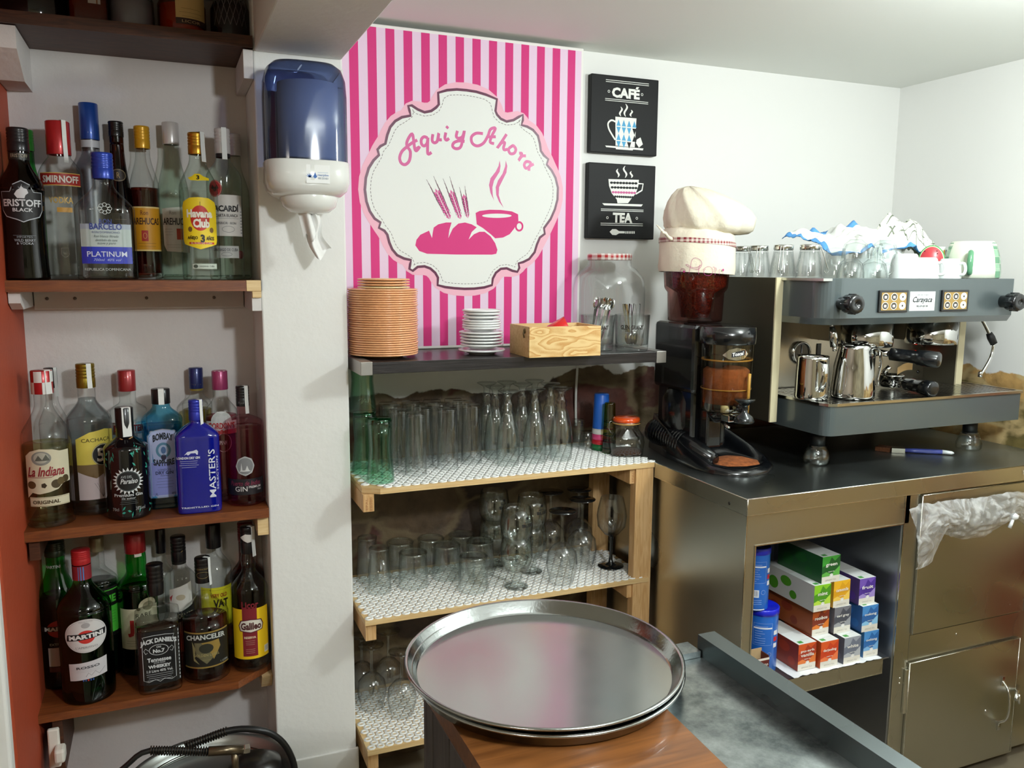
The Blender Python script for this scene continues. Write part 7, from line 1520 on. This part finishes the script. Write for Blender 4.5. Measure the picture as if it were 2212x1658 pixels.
st = thing('steel_drainer', 'scratched steel bar drainer with raised rail right of the wooden top', 'bar drainer', (.66, .7, ZBR))
SCR = STEEL('scratched_zinc', '9aa0a2', .34, (4, 50, 4), .12)
# scratches and pale wear on the drainer
mt2 = SCR; nn, ll = mt2.node_tree.nodes, mt2.node_tree.links; tc2 = nn.new('ShaderNodeTexCoord'); ns = nn.new('ShaderNodeTexNoise'); ns.inputs['Scale'].default_value = 7; ns.inputs['Detail'].default_value = 10; ns.inputs['Roughness'].default_value = .7; ll.new(tc2.outputs['Object'], ns.inputs['Vector'])
rr2 = nn.new('ShaderNodeValToRGB'); rr2.color_ramp.elements[0].position = .4; rr2.color_ramp.elements[0].color = (*srgb('6e7678'), 1); rr2.color_ramp.elements[1].position = .68; rr2.color_ramp.elements[1].color = (*srgb('d6dede'), 1); ll.new(ns.outputs[0], rr2.inputs[0]); ll.new(rr2.outputs[0], nn['Principled BSDF'].inputs['Base Color'])
ra0, ra1 = at(1559, 1372.8, Z=.97), at(1991.7, 1658, Z=.97); rb0, rb1 = at(1530.7, 1384.8, Z=.97), at(1938, 1658, Z=.97)
YE = .952
ra = lambda Y: ext((ra0.x, ra0.y), (ra1.x, ra1.y), Y); rb = lambda Y: ext((rb0.x, rb0.y), (rb1.x, rb1.y), Y)
e_ = lambda Y: ext(br0, br1, Y)
m = MB(); m.prism([(e_(YE)[0]+.0006, YE), rb(YE), rb(.35), (e_(.35)[0]+.0006, .35)], .925, .9395, SCR, 'Z'); m.build('drain_sheet', st, True)
RL = STEEL('rail_steel', '7c8486', .3, (4, 50, 4), .1); m = MB(); m.prism([rb(YE+.012), ra(YE+.012), ra(.35), rb(.35)], .925, .970, RL, 'Z'); m.build('rail', st, True)
m = MB(); m.prism([(e_(YE)[0]+.001, YE+.001), (rb(YE)[0]-.002, YE+.001), (rb(YE)[0]-.002, YE+.034), (e_(YE)[0]+.001, YE+.034)], .925, .9492, SCR, 'Z'); m.build('end_cap', st, True)
MB().box(.60, rb(.5)[0]-.004, .36, YE, .30, .9249, M('under_bar_dark', '221e1a', .6)).build('cabinet_below', st, True)
# trays
TS = M('tray_steel', 'b9bdbd', .16, 1, bump=.05, bscale=200); 
mtt, n, l = nt('worn_tray_floor'); b = n['Principled BSDF']; b.inputs['Metallic'].default_value = .92; b.inputs['Base Color'].default_value = (*srgb('b2b5b2'), 1)
tc = n.new('ShaderNodeTexCoord'); t1 = n.new('ShaderNodeTexNoise'); t1.inputs['Scale'].default_value = 14; t1.inputs['Detail'].default_value = 8; l.new(tc.outputs['Object'], t1.inputs['Vector']); mr = n.new('ShaderNodeMapRange'); mr.inputs['To Min'].default_value = .12; mr.inputs['To Max'].default_value = .24; l.new(t1.outputs[0], mr.inputs['Value']); l.new(mr.outputs[0], b.inputs['Roughness'])
def tray(r, z, lab, cx, cy_, tilt=0):
    o = thing('round_tray', lab, 'tray', (cx, cy_, z), 0, 'round steel serving trays on the bar')
    m = MB(); m.lathe([(0, .0022), (r-.0165, .0022)], mtt, 96, smooth=False); m.build('tray_floor', o)
    m = MB(); m.lathe([(r-.0172, .0024), (r-.0135, .005), (r-.0055, .0205), (r-.0028, .022), (r, .0205), (r-.0005, .0185), (r-.0042, .0175), (r-.012, .003), (r-.0165, .0005), (0, .0005)], TS, 96); m.build('rim', o); return o
TCX, TCY, TRr = .4625, .9885, .192
tray(TRr-.003, ZBR+.0003, 'lower round steel tray lying directly on the wooden bar top', TCX+.003, TCY-.002)
tray(TRr, ZBR+.0105, 'upper round steel tray, its dull floor mirroring the poster', TCX, TCY)

# ------------------------------------------------------------------ steel bin with hoses at the lower left
bn = thing('steel_basin', 'round dark steel drum with spring-guarded hoses at the bottom left', 'drum', (.03, 1.93, 0))
DS = M('drum_steel', 'a4a8a6', .33, .9); pc = (.045, 1.93); zr = .305
m = MB(); m.lathe([(0, .02), (.17, .02), (.185, .05), (.19, zr-.02), (.196, zr), (.200, zr+.004), (.196, zr+.008), (.188, zr+.004), (.183, zr-.01), (.17, zr-.03), (.09, zr-.04), (0, zr-.035)], DS, 64, X=T(pc[0], pc[1], 0)); m.build('drum_body', bn, True)
m = MB(); m.tube([(pc[0]+.165*math.cos(a*PI/24), pc[1]+.165*math.sin(a*PI/24), zr-.012) for a in range(48)], .004, M('drum_ring', 'a4a8a4', .2, 1), 8, closed=True); m.build('inner_ring', bn, True)
MB().rings([(zr-.035, .05, .05, 2, pc[0]+.105, pc[1]+.02), (zr-.01, .065, .06, 2, pc[0]+.105, pc[1]+.02), (zr+.015, .06, .055, 2, pc[0]+.105, pc[1]+.02), (zr+.03, .03, .03, 2, pc[0]+.105, pc[1]+.02)], M('black_lid', '1a1a1a', .3, coat=.3), 32, cap1=True).build('black_lid', bn, True)
def spring(m, a, b_, r, turns, mat, wr=.0016):
    a, b_ = Vector(a), Vector(b_); d = (b_-a); u = d.orthogonal().normalized(); v = d.normalized().cross(u); N = turns*10
    m.tube([a+d*(k/N)+(u*math.cos(2*PI*k/10)+v*math.sin(2*PI*k/10))*r for k in range(N+1)], wr, mat, 5)
SPR = M('spring_wire', '3a352f', .35, .8)
A_ = at(325, 1620, Y=1.86); B2 = at(450, 1622, Y=1.84); C_ = at(400, 1612, Y=1.88); D_ = at(490, 1578, Y=1.88); E_ = at(525, 1618, Y=1.84)
hs = thing('gas_hose', 'black hoses with coiled spring guards and brass fitting over the drum', 'hose', (A_.x, A_.y, A_.z))
m = MB(); spring(m, A_, B2, .009, 22, SPR); spring(m, C_, D_, .009, 16, SPR); m.build('spring_guard', hs, True)
HB = M('hose_black', '121416', .4); m = MB(); m.tube([A_+Vector((-.10, .03, -.08)), A_+Vector((-.05, .01, -.03)), A_, B2], .006, HB, 10, spline=4)
f1 = at(560, 1576, Y=1.86); f2 = at(605, 1597, Y=1.86); f3 = at(632, 1640, Y=1.86); f4 = at(640, 1690, Y=1.86)
m.tube([C_, D_, f1, f2, f3, f4], .0075, HB, 10, spline=5); m.build('hose', hs, True)
m = MB(); m.tube([B2, E_], .0105, M('brass_fitting', '6e6250', .3, .9), 14); m.lathe([(0, 0), (.009, 0), (.011, .004), (.011, .014), (0, .016)], M('steel_nut', 'c8c4ba', .25, .9), 6, smooth=False, X=Matrix.Translation(E_) @ Matrix.Rotation(PI/2, 4, 'Y')); m.tube([E_+Vector((-.018, 0, 0)), E_+Vector((-.018, -.004, -.03)), E_+Vector((-.018, -.004, -.07))], .008, M('brass_fitting', '6e6250', .3, .9), 12); m.build('fitting', hs, True)
